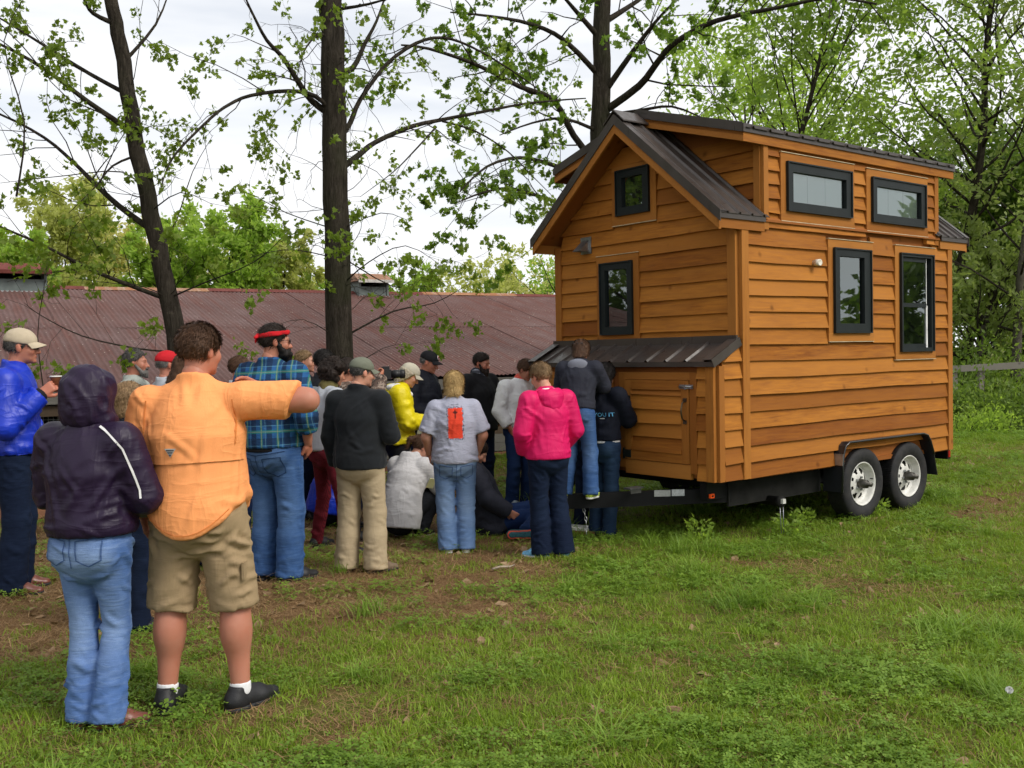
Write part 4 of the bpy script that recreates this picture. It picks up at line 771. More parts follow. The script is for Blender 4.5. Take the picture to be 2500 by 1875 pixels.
# T2: the thick trunk in the middle
Y2 = 10.4
t2 = [gp(838, Y2), at(834, 1000, Y2), at(829, 830, Y2), at(823, 560, Y2), at(817, 280, Y2), at(811, 80, Y2), at(806, -150, Y2), at(800, -500, Y2), at(800, -800, Y2)]
L2 = [(px([(800, 300), (760, 245), (722, 190), (690, 140), (651, 98), (620, 40), (597, -10)], Y2, 9.6), 0.040), (px([(795, 262), (770, 235), (705, 222), (613, 233), (560, 255), (515, 288), (434, 369), (405, 420), (393, 461)], Y2, 8.8), 0.026), (px([(840, 200), (862, 165), (890, 108), (920, 50), (944, -20)], Y2, 10.9), 0.036), (px([(835, 340), (855, 300), (879, 244), (944, 157), (1015, 106), (1080, 92), (1150, 114), (1243, 168), (1310, 215)], Y2, 11.6), 0.032), (px([(845, 410), (880, 375), (917, 347), (1004, 309), (1091, 290), (1188, 271), (1270, 255), (1360, 245), (1430, 240)], Y2, 12.6), 0.036), (px([(1080, 296), (1160, 320), (1240, 370), (1300, 430), (1360, 490)], 11.4, 12.2), 0.014), (px([(1065, 310), (1010, 370), (960, 420), (880, 480)], 11.3, 10.0), 0.012),
      (px([(800, 100), (770, 90), (740, 130), (725, 190)], Y2, 9.9), 0.016), (px([(870, 700), (900, 640), (990, 600), (1080, 650)], Y2, 9.5), 0.009), (px([(872, 800), (960, 760), (1060, 740), (1150, 690)], Y2, 11.0), 0.012), (px([(800, 640), (720, 610), (640, 620), (560, 650)], Y2, 9.4), 0.007), (px([(795, 560), (700, 520), (600, 470), (540, 490)], Y2, 9.6), 0.007), (px([(868, 560), (930, 520), (1000, 540)], Y2, 9.7), 0.007), (px([(865, 620), (960, 700), (1050, 700), (1100, 760)], Y2, 11.2), 0.008), (px([(800, 800), (740, 780), (660, 800)], Y2, 9.6), 0.006), (px([(830, 30), (900, 10), (1000, -20)], Y2, 9.8), 0.022), (px([(870, 900), (935, 850), (1000, 840)], Y2, 11.0), 0.006)]
fore_tree('thick straight maple trunk rising behind the crowd', t2, (0.150, 0.10), L2, 5, 1.0, LF, 0.055, 18, nleaf=5.5, wiry=46)
# T3: tree behind the house
Y3 = 14.6
t3 = [gp(1458, Y3), at(1462, 700, Y3), at(1465, 450, Y3), at(1466, 280, Y3), at(1470, 100, Y3), at(1472, -80, Y3), at(1476, -350, Y3), at(1480, -700, Y3)]
L3 = [(px([(1440, 400), (1400, 330), (1351, 244), (1270, 212), (1161, 157), (1047, 119), (980, 110)], Y3, 12.5), 0.055), (px([(1445, 440), (1362, 407), (1270, 385), (1188, 407), (1123, 467)], Y3, 12.0), 0.040), (px([(1450, 530), (1362, 494), (1253, 461), (1180, 470), (1118, 494)], Y3, 12.3), 0.036), (px([(1487, 220), (1546, 125), (1600, 54), (1650, 0)], Y3, 13.6), 0.05), (px([(1485, 260), (1560, 210), (1600, 159), (1641, 110), (1722, 61), (1803, 37), (1893, 20), (2027, -5), (2140, 10)], Y3, 12.2), 0.06), (px([(1455, 180), (1380, 100), (1300, 60), (1200, 40), (1100, 30)], Y3, 12.8), 0.045), (px([(1460, 90), (1400, 20), (1340, -50)], Y3, 14.0), 0.05), (px([(1480, 60), (1560, 0), (1640, -60)], Y3, 15.6), 0.05), (px([(1455, 320), (1380, 290), (1300, 300), (1220, 330)], Y3, 13.5), 0.03), (px([(1480, 300), (1560, 270), (1640, 260), (1720, 290)], Y3, 13.4), 0.035), (px([(1470, 0), (1420, -60), (1300, -90), (1180, -60)], Y3, 13.4), 0.04), (px([(1440, 600), (1380, 560), (1340, 590)], Y3, 13.4), 0.02)]
fore_tree('leafy maple rising behind the gable of the small house', t3, (0.17, 0.09), L3, 9, 1.0, LFD, 0.076, 12, nleaf=8.0, lv=[(0.24, (0.5, 1.6), 0.36, 4, 0.02), (0.19, (0.18, 0.65), 0.45, 3, 0.02)])

for (x_, y_, sd_, lb_) in ((-6.4, 7.9, 31, 'unseen maple added past the left edge to shade the house front'), (-9.6, 5.2, 32, 'unseen maple added further left to shade the house front'), (-5.2, 3.0, 33, 'tall unseen maple added left of the camera for shade')):  # unseen trees added on the left so their crowns shade the front wall
    z_ = float(gh(x_, y_)) - 0.1; fore_tree(lb_, [Vector((x_, y_, z_)), Vector((x_ + .05, y_, 3)), Vector((x_ - .1, y_ + .1, 6.5)), Vector((x_, y_, 11))], (0.15, 0.05), [], sd_, 1.0, LF, 0.15, 26, nleaf=2.4, ext=(0.45, 1.0))
# ---- trees further back
def back_tree(label, u, Y, wpx_, top, kind, seed, dens=1.0, lo=0.25, leaf=0.16, base_u=None, trunk=True, group='trees behind the barn', fork=False, bare_=False, x=None, nl=26, name='tree', tr=None, sig=0.30):
    rg = np.random.default_rng(seed); p = at(u, top, Y); bx = x if x is not None else p.x; Ht = p.z; wpx = wpx_ * 1.12; Rr = wpx * Y / FPX / 2; gz = float(gh(bx, Y)); root = empty(name, (bx, Y, gz), 0, label, 'tree', group); m = MB(); tips = []; Hc = Ht - gz
    tr = tr or 0.02 * Hc; tm = MB(); c = curve((0, 0, -0.1), (0.06, 0, 1), Hc * 0.8, 8, rg, 0.06, 0.11); tm.tube(c, [tr * (1.1 - 0.9 * i / 8) for i in range(9)], 10); tm.build('trunk', BARK if kind != 'pale' else BARKP, root)
    nb = int(16 * dens + 6)
    for k in range(nb):
        t = lo + (0.97 - lo) * (k + rg.random()) / nb; q, d = along(c, min(t * 1.0, .999)); a = k * 2.4 + rg.uniform(-.4, .4); hh = (t - lo) / (1 - lo); reach = Rr * (0.55 + 0.6 * math.sqrt(max(0, 1 - (2 * hh - 0.75) ** 2 / 1.6))) * rg.uniform(0.75, 1.1)
        dd = Vector((math.cos(a), math.sin(a), 0.55 + 1.0 * hh)); cc = curve(q, dd, reach * math.sqrt(1 + (0.25 + 0.9 * hh) ** 2) * 0.85, 6, rg, 0.03, 0.12); w = tr * 0.26 * (1.1 - 0.6 * hh); m.tube(cc, [w * (1.1 - 0.9 * i / 6) for i in range(7)], 5); twigs(m, cc, w, rg, [(Rr * 0.14, (Rr * 0.15, Rr * 0.42), 0.45, 3, 0.03), (Rr * 0.12, (Rr * 0.06, Rr * 0.16), 0.5, 3, 0.02)], tips, 0.25)
    m.build('branches', BARK, root)
    if not bare_:
        P = np.array([q[0] for q in tips]); D = np.array([q[1] for q in tips]); k = rg.poisson(nl * dens / 2.7, len(P)); P = np.repeat(P, k, 0); D = np.repeat(D, k, 0); P = P + rg.normal(0, sig * Rr * 0.2, P.shape); V, F = leaves(P, D, leaf * 1.1, OVAL, rg, 0.3); obj('crown', mesh('crown', V, F), LB[kind], root)
    return root
back_tree('tall olive yellow tree at the far left behind the barn', 95, 42, 290, 445, 'olive', 21, 1.5, lo=0.12, leaf=0.23, nl=80)
back_tree('dense green tree low at the left edge behind the roof vent', 10, 36, 250, 585, 'green', 22, 1.4, lo=0.06, leaf=0.23, nl=80)
back_tree('yellowish budding tree behind the leaning trunk', 250, 47, 250, 520, 'yellow', 23, 1.3, lo=0.12, leaf=0.22, nl=70)
back_tree('mid green tree behind the leaning maple trunk', 370, 40, 220, 545, 'green', 24, 1.4, lo=0.08, leaf=0.21, nl=75)
back_tree('bright green round tree between the two maple trunks', 530, 40, 270, 490, 'green', 25, 1.6, lo=0.08, leaf=0.23, nl=80)
back_tree('yellow green tree left of the thick trunk', 668, 43, 190, 560, 'olive', 26, 1.4, lo=0.08, leaf=0.21, nl=75)
back_tree('olive tree behind the bright green round tree', 440, 52, 240, 530, 'olive', 27, 1.3, lo=0.08, leaf=0.22, nl=70)
back_tree('small distant green tree left of the thick trunk', 750, 62, 170, 688, 'green', 28, 1.0, lo=0.1, leaf=0.32, nl=30)
back_tree('distant olive tree low behind the barn ridge', 610, 56, 260, 640, 'olive', 29, 1.2, lo=0.08, leaf=0.32, nl=30)
back_tree('distant green tree behind the orange roof vent', 985, 58, 170, 660, 'green', 30, 1.2, lo=0.08, leaf=0.30, nl=32)
back_tree('bare twiggy tree behind the barn ridge', 1085, 56, 150, 615, 'olive', 31, 0.9, lo=0.15, bare_=True)
back_tree('yellow budding tree beside the gable of the house', 1285, 38, 240, 500, 'yellow', 32, 1.0, lo=0.3, leaf=0.13, nl=7, tr=0.14)
back_tree('distant olive tree low beside the yellow budding tree', 1180, 64, 260, 692, 'olive', 33, 1.2, lo=0.06, leaf=0.34, nl=32)
back_tree('distant green tree low near the house wall', 1340, 66, 220, 690, 'green', 34, 1.1, lo=0.06, leaf=0.34, nl=32)
GR = 'trees behind the house on the right'
back_tree('green tree with slim dark trunk behind the dormer roof', 1940, 22.5, 620, -330, 'mid', 41, 1.6, lo=0.28, leaf=0.14, nl=34, group=GR, tr=0.10)
back_tree('forked dark trunk tree right of the dormer roof', 2238, 22, 640, -420, 'mid', 42, 1.5, lo=0.36, leaf=0.14, nl=30, group=GR, tr=0.13)
back_tree('pale leaved tree at the right edge of the field', 2470, 20.5, 540, -120, 'pale', 43, 1.4, lo=0.2, leaf=0.14, nl=24, group=GR, tr=0.10)
back_tree('green tree between the house gable and the slim trunk', 1720, 25, 560, 40, 'green', 44, 1.4, lo=0.2, leaf=0.15, nl=26, group=GR, tr=0.11)
back_tree('dense dark tree low behind the rear corner of the house', 2350, 27, 520, 330, 'dark', 45, 1.8, lo=0.06, leaf=0.19, nl=44, group=GR)
back_tree('dense green tree low at the right edge behind the fence', 2540, 26, 520, 420, 'mid', 46, 1.8, lo=0.05, leaf=0.19, nl=44, group=GR)
back_tree('tall green tree far behind the dormer windows', 2090, 31, 560, 60, 'green', 47, 1.5, lo=0.15, leaf=0.19, nl=26, group=GR)
back_tree('twisted dark trunk tree right behind the rear corner', 2368, 21, 330, 560, 'pale', 48, 1.3, lo=0.35, leaf=0.13, nl=30, group=GR, tr=0.12)
back_tree('green tree just beyond the right edge of the view', 2800, 23, 560, 120, 'mid', 49, 1.1, lo=0.15, leaf=0.2, nl=22, group=GR, tr=0.12); back_tree('dense dark tree beyond the right edge of the view', 3100, 25, 560, 300, 'dark', 50, 1.1, lo=0.06, leaf=0.24, nl=26, group=GR)
# beyond the frame, seen in the window panes
GS = 'trees beyond the edges of the view'
def side_tree(x, y, h, r, kind, seed, label):
    rg = np.random.default_rng(seed); root = empty('tree', (x, y, float(gh(x, y))), 0, label, 'tree', GS); m = MB(); tips = []; c = curve((0, 0, -.1), (0, 0, 1), h * .8, 8, rg, .05, .04); MB().tube(c, [0.18 * (1.1 - .9 * i / 8) for i in range(9)], 8).build('trunk', BARK, root)
    for k in range(20):
        t = 0.12 + 0.85 * k / 20; q, d = along(c, min(t, .999)); a = k * 2.4; cc = curve(q, (math.cos(a), math.sin(a), 0.3 + 0.8 * t), r * (1.2 - 0.6 * t), 5, rg, .02, .12); m.tube(cc, [0.05 * (1.1 - .9 * i / 5) for i in range(6)], 4); twigs(m, cc, 0.05, rg, [(r * 0.16, (r * .18, r * .4), .45, 3, .02)], tips, .2)
    m.build('branches', BARK, root); P = np.repeat(np.array([q[0] for q in tips]), 15, 0); D = np.repeat(np.array([q[1] for q in tips]), 15, 0); P = P + rg.normal(0, 0.06 * r, P.shape); V, F = leaves(P, D, 0.42, OVAL, rg, .3); obj('crown', mesh('crown', V, F), LB[kind], root)
for k, (x, y, h, r, kd, lb) in enumerate(((19, 9, 4.0, 2.4, 'mid', 'nearest tree off to the right, mirrored in the side windows'), (25, 14, 4.8, 3.2, 'dark', 'dark tree off to the right, mirrored in the side windows'), (23, 3, 4.4, 3.0, 'green', 'green tree off to the right of the field'), (-20, 12, 11, 4.4, 'dark', 'dark tree off to the left, mirrored in the gable window'), (-24, 21, 12, 4.6, 'mid', 'tree off to the left beyond the barn end'), (-17, 6, 9, 3.8, 'dark', 'dark tree off to the left of the crowd'), (-14, 15.5, 9, 3.2, 'mid', 'tree off to the left close to the barn roof'), (-22, 9, 12, 4.6, 'dark', 'dark tree off to the left beside the end of the barn'), (-23, 15.5, 12, 4.8, 'dark', 'large dark tree off to the left behind the barn end'))): side_tree(x, y, h, r, kd, 80 + k, lb)
# ---- shrubs by the fence
def shrub(label, u, Y, w, h, kind, seed, leaf=0.07, n=1500):
    rg = np.random.default_rng(seed); p = at(u, 1000, Y); root = empty('shrub', (p.x, Y, float(gh(p.x, Y)) - 0.03), 0, label, 'shrub', 'shrubs along the fence'); m = MB(); pts = []; ds = []
    for k in range(26):
        a = rg.uniform(0, 6.28); c = curve((rg.normal(0, w * .2), rg.normal(0, w * .15), 0), (math.cos(a) * .6, math.sin(a) * .6, 1), h * rg.uniform(.55, 1.1), 5, rg, 0.0, .18); m.tube(c, [0.010 * (1.1 - .9 * i / 5) for i in range(6)], 4)
        for _ in range(n // 26): q, d = along(c, min(.999, rg.uniform(.12, 1))); pts.append(q + Vector(rg.normal(0, w * .10, 3))); ds.append(d)
    m.build('stems', BARK, root); V, F = leaves(np.array(pts), np.array(ds), leaf, OVAL, rg, .2); obj('foliage', mesh('foliage', V, F), LB[kind], root)
shrub('dark green shrub right behind the rear corner of the house', 2345, 17.8, 1.5, 1.0, 'dark', 91, 0.10, 2600); shrub('green shrub under the fence rail', 2425, 17.4, 1.5, 0.8, 'mid', 92, 0.09, 2600); shrub('shrub at the right edge below the fence', 2520, 17.0, 1.5, 0.9, 'dark', 93, 0.09, 2600); shrub('tall shrub behind the fence rail near the house', 2360, 20.6, 2.0, 1.9, 'dark', 94, 0.12, 3000); shrub('tall shrub behind the fence at the right edge', 2480, 20.4, 2.2, 1.7, 'mid', 95, 0.12, 3000); shrub('low weedy shrub in the grass before the fence', 2400, 16.3, 1.2, 0.4, 'green', 96, 0.07, 1800)
for k, (u, v, w, h) in enumerate(((1705, 1288, .22, .22), (1925, 1262, .25, .2), (1960, 1240, .2, .16), (2130, 1262, .3, .14))):
    g = at(u, v, 8.4 + 0.45 * k); rg = np.random.default_rng(100 + k); root = empty('weed', (g.x, g.y, float(gh(g.x, g.y))), 0, ['leafy green weed at the shaded edge under the storage box', 'leafy weed under the drain pipe', 'leafy weed just left of the front wheel', 'leafy weed against the front tyre'][k], 'weed', 'weeds at the trailer edge'); a_ = rg.uniform(0, 6.28, 140); r_ = w * .5 * np.sqrt(rg.random(140)); P = np.stack([r_ * np.cos(a_), r_ * np.sin(a_), rg.uniform(.02, h, 140)], 1); V, F = leaves(P, np.stack([np.cos(a_), np.sin(a_), 0.6 + 0 * a_], 1), 0.05, OVAL, rg, 0); obj('foliage', mesh('foliage', V, F), LB['green'], root)
# ================================================================ people
def fold(P, fr, seed, warp=0.5):
    """soft ridged folds in -1..1"""
    P = np.asarray(P); w = np.stack([vnoise(P * 6 + 9.1, seed + k) for k in range(3)], 1) - 0.5
    n = vnoise(P * np.array(fr) + w * warp * 4, seed + 5)
    return 1 - np.abs(2 * n - 1) * 2

def crease(V, d, fl, fa, seed, sharp=2.2, warp=0.35):
    """long thin folds running along direction d"""
    d = np.array(d, float); d = d / np.linalg.norm(d); a = V @ d; r = V - a[:, None] * d
    w = (np.stack([vnoise(V * 5 + 3.3, seed + k) for k in range(3)], 1) - 0.5) * warp
    n = vnoise(r * fa + a[:, None] * d * fl + w * fa * 0.25, seed + 7); m = np.clip(vnoise(V * 4.5, seed + 11) * 2.2 - 0.55, 0, 1)
    return ((1 - np.abs(2 * n - 1)) ** sharp - 0.3) * m

def ridges(V, N, starts, dirs, Ls, amp, sig):
    """separate long folds laid on a garment: each a ridge with a hollow on either side, fading at its ends"""
    D = np.zeros(len(V))
    for p0, d, L, a, s in zip(starts, dirs, Ls, amp, sig):
        near = np.where(np.linalg.norm(V - (p0 + d * L * 0.5), axis=1) < L * 0.75 + 0.06)[0]
        if len(near) < 8: continue
        Q = V[near]; pts = [p0]
        for k in (1, 2, 3): q = p0 + d * L * k / 3; pts.append(Q[np.argmin(((Q - q) ** 2).sum(1))])
        best = np.full(len(near), 1e9); env = np.zeros(len(near))
        for i in range(3):
            ba = pts[i + 1] - pts[i]; l2 = ba @ ba + 1e-9; t = np.clip((Q - pts[i]) @ ba / l2, 0, 1); dd = np.linalg.norm(Q - pts[i] - t[:, None] * ba, axis=1); k = dd < best; best = np.where(k, dd, best); env = np.where(k, np.sin(PI * np.clip((i + t) / 3, 0.02, 0.98)) ** 0.6, env)
        D[near] += a * env * (np.exp(-(best / s) ** 2) - 0.55 * np.exp(-((best - 2.0 * s) / s) ** 2))
    return D

class SDF:
    def __init__(s): s.p = []
    @staticmethod
    def _v(x): return np.array(x, dtype=np.float32)
    def cone(s, p0, p1, r0, r1, k=0.03, ax=None, sc=(1, 1), cap=None, op='u'):
        p0, p1 = s._v(p0), s._v(p1); R = max(r0, r1) * max(1, *sc) + k + 0.03
        s.p.append((op, k, np.minimum(p0, p1) - R, np.maximum(p0, p1) + R, ('c', p0, p1, r0, r1, None if ax is None else s._v(ax), sc, cap))); return s
    def chain(s, pts, rad, k=0.03, ax=None, sc=None, cap=None):
        for i in range(len(pts) - 1):
            s.cone(pts[i], pts[i + 1], rad[i], rad[i + 1], k, ax, (1, 1) if sc is None else (sc[i], sc[i + 1]), cap if i == len(pts) - 2 else None)
        return s
    def ell(s, c, r, k=0.03, R=None, op='u'):
        c, r = s._v(c), s._v(r); m = float(r.max()) + k + 0.03
        s.p.append((op, k, c - m, c + m, ('e', c, r, None if R is None else np.array(R, dtype=np.float32)))); return s
    def cut(s, fn, k=0.006): s.p.append(('cut', k, None, None, fn)); return s
    def run(s, h, smooth=1):
        lo = np.min([q[2] for q in s.p if q[2] is not None and q[0] == 'u'], 0); hi = np.max([q[3] for q in s.p if q[3] is not None and q[0] == 'u'], 0)
        n = np.ceil((hi - lo) / h).astype(int) + 2
        D = np.full(n, 0.3, np.float32); ax = [lo[i] + h * np.arange(n[i], dtype=np.float32) for i in range(3)]
        for op, k, a, b, g in s.p:
            if op == 'cut':
                d = g(ax[0][:, None, None], ax[1][None, :, None], ax[2][None, None, :])
                t = np.clip(0.5 + 0.5 * (D - d) / k, 0, 1); D = d * (1 - t) + D * t + k * t * (1 - t); D = D.astype(np.float32); continue
            i0 = np.clip(((a - lo) / h).astype(int), 0, n); i1 = np.clip(((b - lo) / h).astype(int) + 2, 0, n)
            if np.any(i1 <= i0): continue
            sl = tuple(slice(i0[j], i1[j]) for j in range(3))
            X, Y, Z = ax[0][sl[0]][:, None, None], ax[1][sl[1]][None, :, None], ax[2][sl[2]][None, None, :]
            if g[0] == 'c':
                _, p0, p1, r0, r1, av, sc, cap = g; ba = p1 - p0; L2 = float(ba @ ba) + 1e-9
                t = np.clip(((X - p0[0]) * ba[0] + (Y - p0[1]) * ba[1] + (Z - p0[2]) * ba[2]) / L2, 0, 1)
                qx, qy, qz = X - p0[0] - ba[0] * t, Y - p0[1] - ba[1] * t, Z - p0[2] - ba[2] * t
                q2 = qx * qx + qy * qy + qz * qz; r = r0 + (r1 - r0) * t
                if av is not None:
                    sv = sc[0] + (sc[1] - sc[0]) * t; cm = qx * av[0] + qy * av[1] + qz * av[2]
                    d = (np.sqrt(np.maximum(q2 + cm * cm * (1 / (sv * sv) - 1), 0)) - r) * np.minimum(1, sv)
                else: d = np.sqrt(q2) - r
                if cap is not None:
                    cp, cn = cap; d = np.maximum(d, (X - cp[0]) * cn[0] + (Y - cp[1]) * cn[1] + (Z - cp[2]) * cn[2])
            else:
                _, c, r, R = g; dx, dy, dz = X - c[0], Y - c[1], Z - c[2]
                if R is not None: dx, dy, dz = R[0, 0] * dx + R[1, 0] * dy + R[2, 0] * dz, R[0, 1] * dx + R[1, 1] * dy + R[2, 1] * dz, R[0, 2] * dx + R[1, 2] * dy + R[2, 2] * dz
                d = (np.sqrt((dx / r[0]) ** 2 + (dy / r[1]) ** 2 + (dz / r[2]) ** 2) - 1) * float(r.min())
            S = D[sl]
            if op == 'u':
                t = np.clip(0.5 + 0.5 * (S - d) / k, 0, 1); D[sl] = S * (1 - t) + d * t - k * t * (1 - t)
            else:
                t = np.clip(0.5 - 0.5 * (S + d) / k, 0, 1); D[sl] = S * (1 - t) - d * t + k * t * (1 - t)
        D[0] = D[-1] = 0.3; D[:, 0] = D[:, -1] = 0.3; D[:, :, 0] = D[:, :, -1] = 0.3
        return surfnets(D, lo, h, smooth)
def surfnets(D, lo, h, smooth=1):
    S = (D < 0).astype(np.uint8); c = 0
    for i in (0, 1):
        for j in (0, 1):
            for k in (0, 1): c = c + S[i:S.shape[0] - 1 + i, j:S.shape[1] - 1 + j, k:S.shape[2] - 1 + k]
    act = (c > 0) & (c < 8); idx = np.argwhere(act); vid = np.full(act.shape, -1, np.int64); vid[act] = np.arange(len(idx))
    pos = np.zeros((len(idx), 3)); cnt = np.zeros(len(idx))
    cs = [(i, j, k) for i in (0, 1) for j in (0, 1) for k in (0, 1)]
    dv = {o: D[idx[:, 0] + o[0], idx[:, 1] + o[1], idx[:, 2] + o[2]] for o in cs}
    for o in cs:
        for a in range(3):
            if o[a] == 0:
                o1 = list(o); o1[a] = 1; o1 = tuple(o1); m = (dv[o] < 0) != (dv[o1] < 0)
                t = np.where(m, dv[o] / np.where(m, dv[o] - dv[o1], 1), 0)
                pos += np.array(o) * m[:, None]; pos[:, a] += t * m; cnt += m
    V = (idx + pos / cnt[:, None]) * h + lo; F = []
    for a in range(3):
        b, d = (a + 1) % 3, (a + 2) % 3; n = D.shape
        sl0 = [slice(None)] * 3; sl1 = [slice(None)] * 3; sl0[a] = slice(0, n[a] - 1); sl1[a] = slice(1, n[a])
        for q in (b, d): sl0[q] = slice(1, n[q] - 1); sl1[q] = slice(1, n[q] - 1)
        A = S[tuple(sl0)]; B = S[tuple(sl1)]; e = np.argwhere(A != B); s0 = A[A != B]
        off = np.zeros(3, int); off[b] = 1; off[d] = 1; e = e + off
        def cell(db, dd):
            q = e.copy(); q[:, b] += db; q[:, d] += dd; return vid[q[:, 0], q[:, 1], q[:, 2]]
        f = np.stack([cell(-1, -1), cell(0, -1), cell(0, 0), cell(-1, 0)], 1)
        f = np.where(s0[:, None] > 0, f, f[:, ::-1]); F.append(f)
    F = np.concatenate(F); F = F[(F >= 0).all(1)]
    for _ in range(smooth): V = lap(V, F, 0.5)
    return V, F
def lap(V, F, w):
    i = np.concatenate([F[:, k] for k in range(4)]); j = np.concatenate([F[:, (k + 1) % 4] for k in range(4)]); n = len(V)
    cnt = np.bincount(i, minlength=n) + np.bincount(j, minlength=n)
    A = np.stack([np.bincount(i, V[j, a], n) + np.bincount(j, V[i, a], n) for a in range(3)], 1) / np.maximum(cnt, 1)[:, None]
    return V + (A - V) * w
def normals(V, F):
    a = np.cross(V[F[:, 2]] - V[F[:, 0]], V[F[:, 3]] - V[F[:, 1]]); n = len(V); N = np.zeros((n, 3))
    for k in range(4):
        for c in range(3): N[:, c] += np.bincount(F[:, k], a[:, c], n)
    return N / np.maximum(np.linalg.norm(N, axis=1), 1e-9)[:, None]

# ---- fabrics and skin
def fabric(name, c, rough=0.85, var=0.18, weave=900, bump=0.25, sheen=0.0, spec=0.25, wr=0.0):
    t = NT(name); v = t.coord('Object'); n = t.noise(v, 7, 5, 0.6); fine = t.noise(v, weave * 0.25, 2)
    col = t.mix(t.rng(n, 0.3, 0.7), tuple(x * (1 - var) for x in c), tuple(min(1, x * (1 + var)) for x in c))
    col = t.mix(t.rng(fine, 0.2, 0.8, 0.0, 0.25), col, tuple(x * 0.6 for x in c))
    nb = t.bump(fine, bump, 0.002)
    if wr:
        for sc_, ro_ in (((2.6, 2.6, 10), (0.25, 0.45, 0)), ((10, 7, 2.4), (0.2, -0.5, 0.3))):
            q_ = t.noise(t.coord('Object', sc_, rot=ro_), 1.0, 3, 0.5, 0.6); q_ = t.math('POWER', t.math('SUBTRACT', 1.0, t.math('ABSOLUTE', t.math('SUBTRACT', t.math('MULTIPLY', q_, 2.0), 1.0))), 9.0); nb = t.bump(q_, wr * 0.6, 0.010, nb)
    t.fin(col, rough, nb, 0, spec)
    if sheen: t.bsdf.inputs['Sheen Weight'].default_value = sheen
    return t.m
def denim(name, c, fade, fs=1.0):
    t = NT(name); v = t.coord('Object'); n = t.noise(v, 9, 6, 0.65)
    st = t.noise(t.coord('Object', (9, 9, 60), rot=(0.2, 0.3, 0)), 1.0, 4, 0.55, 0.8); tw = t.noise(t.coord('Object', (500, 500, 160)), 1.0, 2)
    at_ = t.node('ShaderNodeAttribute', attribute_name='fade').outputs['Fac']
    fac = t.math('MULTIPLY', t.math('ADD', t.rng(n, 0.25, 0.75, 0.0, 0.15), t.math('ADD', t.rng(st, 0.50, 0.72, 0, 0.22), t.math('MULTIPLY', at_, 1.05))), fs)
    col = t.mix(fac, c, fade); col = t.mix(t.rng(tw, 0.3, 0.7, 0, 0.3), col, tuple(x * 0.55 for x in c))
    return t.fin(col, 0.9, t.bump(st, 0.35, 0.012, t.bump(tw, 0.3, 0.002)), 0, 0.2)
def skin_mat(name, c):
    t = NT(name); v = t.coord('Object'); n = t.noise(v, 14, 5, 0.6)
    ti = t.node('ShaderNodeAttribute', attribute_name='tint').outputs['Color']
    col = t.mix(t.rng(n, 0.3, 0.7, 0, 0.5), c, (c[0] * 0.95, c[1] * 0.72, c[2] * 0.66)); col = t.mix(1.0, col, ti, 'MULTIPLY')
    t.fin(col, 0.5, t.bump(t.noise(v, 220, 3), 0.12, 0.002), 0, 0.35)
    b = t.bsdf; b.inputs['Subsurface Weight'].default_value = 0.12; b.inputs['Subsurface Radius'].default_value = (0.012, 0.005, 0.003); b.inputs['Subsurface Scale'].default_value = 1.0
    return t.m
def hair_mat(name, c, c2):
    t = NT(name); v = t.coord('Object', (60, 60, 14)); n = t.noise(v, 2.2, 4, 0.6, 0.5); big = t.noise(t.coord('Object'), 14, 3)
    col = t.mix(t.rng(n, 0.3, 0.7), c, c2); col = t.mix(t.rng(big, 0.35, 0.7, 0, 0.5), col, tuple(x * 0.5 for x in c))
    return t.fin(col, 0.6, t.bump(n, 0.5, 0.006), 0, 0.22)
SKIN = {'fair': skin_mat('skin_fair', (0.56, 0.29, 0.20)), 'ruddy': skin_mat('skin_ruddy', (0.44, 0.19, 0.125)), 'tan': skin_mat('skin_tan', (0.40, 0.19, 0.12)), 'brown': skin_mat('skin_brown', (0.20, 0.095, 0.06))}
HAIR = {'brown': hair_mat('hair_brown', (0.045, 0.022, 0.012), (0.12, 0.06, 0.032)), 'dark': hair_mat('hair_dark', (0.012, 0.008, 0.007), (0.035, 0.022, 0.016)),
        'black': hair_mat('hair_black', (0.006, 0.005, 0.005), (0.014, 0.011, 0.01)), 'grey': hair_mat('hair_grey', (0.07, 0.065, 0.06), (0.26, 0.25, 0.24)),
        'blond': hair_mat('hair_blond', (0.32, 0.19, 0.065), (0.62, 0.44, 0.2)), 'sandy': hair_mat('hair_sandy', (0.11, 0.06, 0.028), (0.38, 0.25, 0.13)),
        'silver': hair_mat('hair_silver', (0.35, 0.29, 0.2), (0.62, 0.56, 0.45)), 'saltdark': hair_mat('hair_saltdark', (0.03, 0.028, 0.026), (0.13, 0.12, 0.115))}
RUB = simple('shoe_rubber', (0.02, 0.02, 0.022), 0.7, 0.3, 30, 0.3)
WHITE_SOLE = simple('white_sole', (0.62, 0.62, 0.6), 0.6, 0.15, 30, 0.2)
GLASSF = simple('glasses_frame', (0.015, 0.012, 0.012), 0.3, 0.1); LENS = simple('dark_lens', (0.01, 0.01, 0.012), 0.08, 0.1, spec=0.7)

JD = dict(pel=(0, 0, 0.95), wai=(0, 0.0, 1.09), che=(0, 0.0, 1.29), nek=(0, -0.02, 1.485),
          shR=(0.185, -0.01, 1.415), elR=(0.25, -0.04, 1.14), wrR=(0.255, 0.05, 0.90), hiR=(0.092, 0, 0.92), knR=(0.105, 0.02, 0.50), anR=(0.112, -0.025, 0.085))
for _k in list(JD):
    if _k.endswith('R'): JD[_k[:-1] + 'L'] = (-JD[_k][0],) + JD[_k][1:]

def hmat(yaw, pitch, roll=0.0):
    return np.array(Euler((pitch, roll, yaw), 'XYZ').to_matrix())   # head frame -> body frame

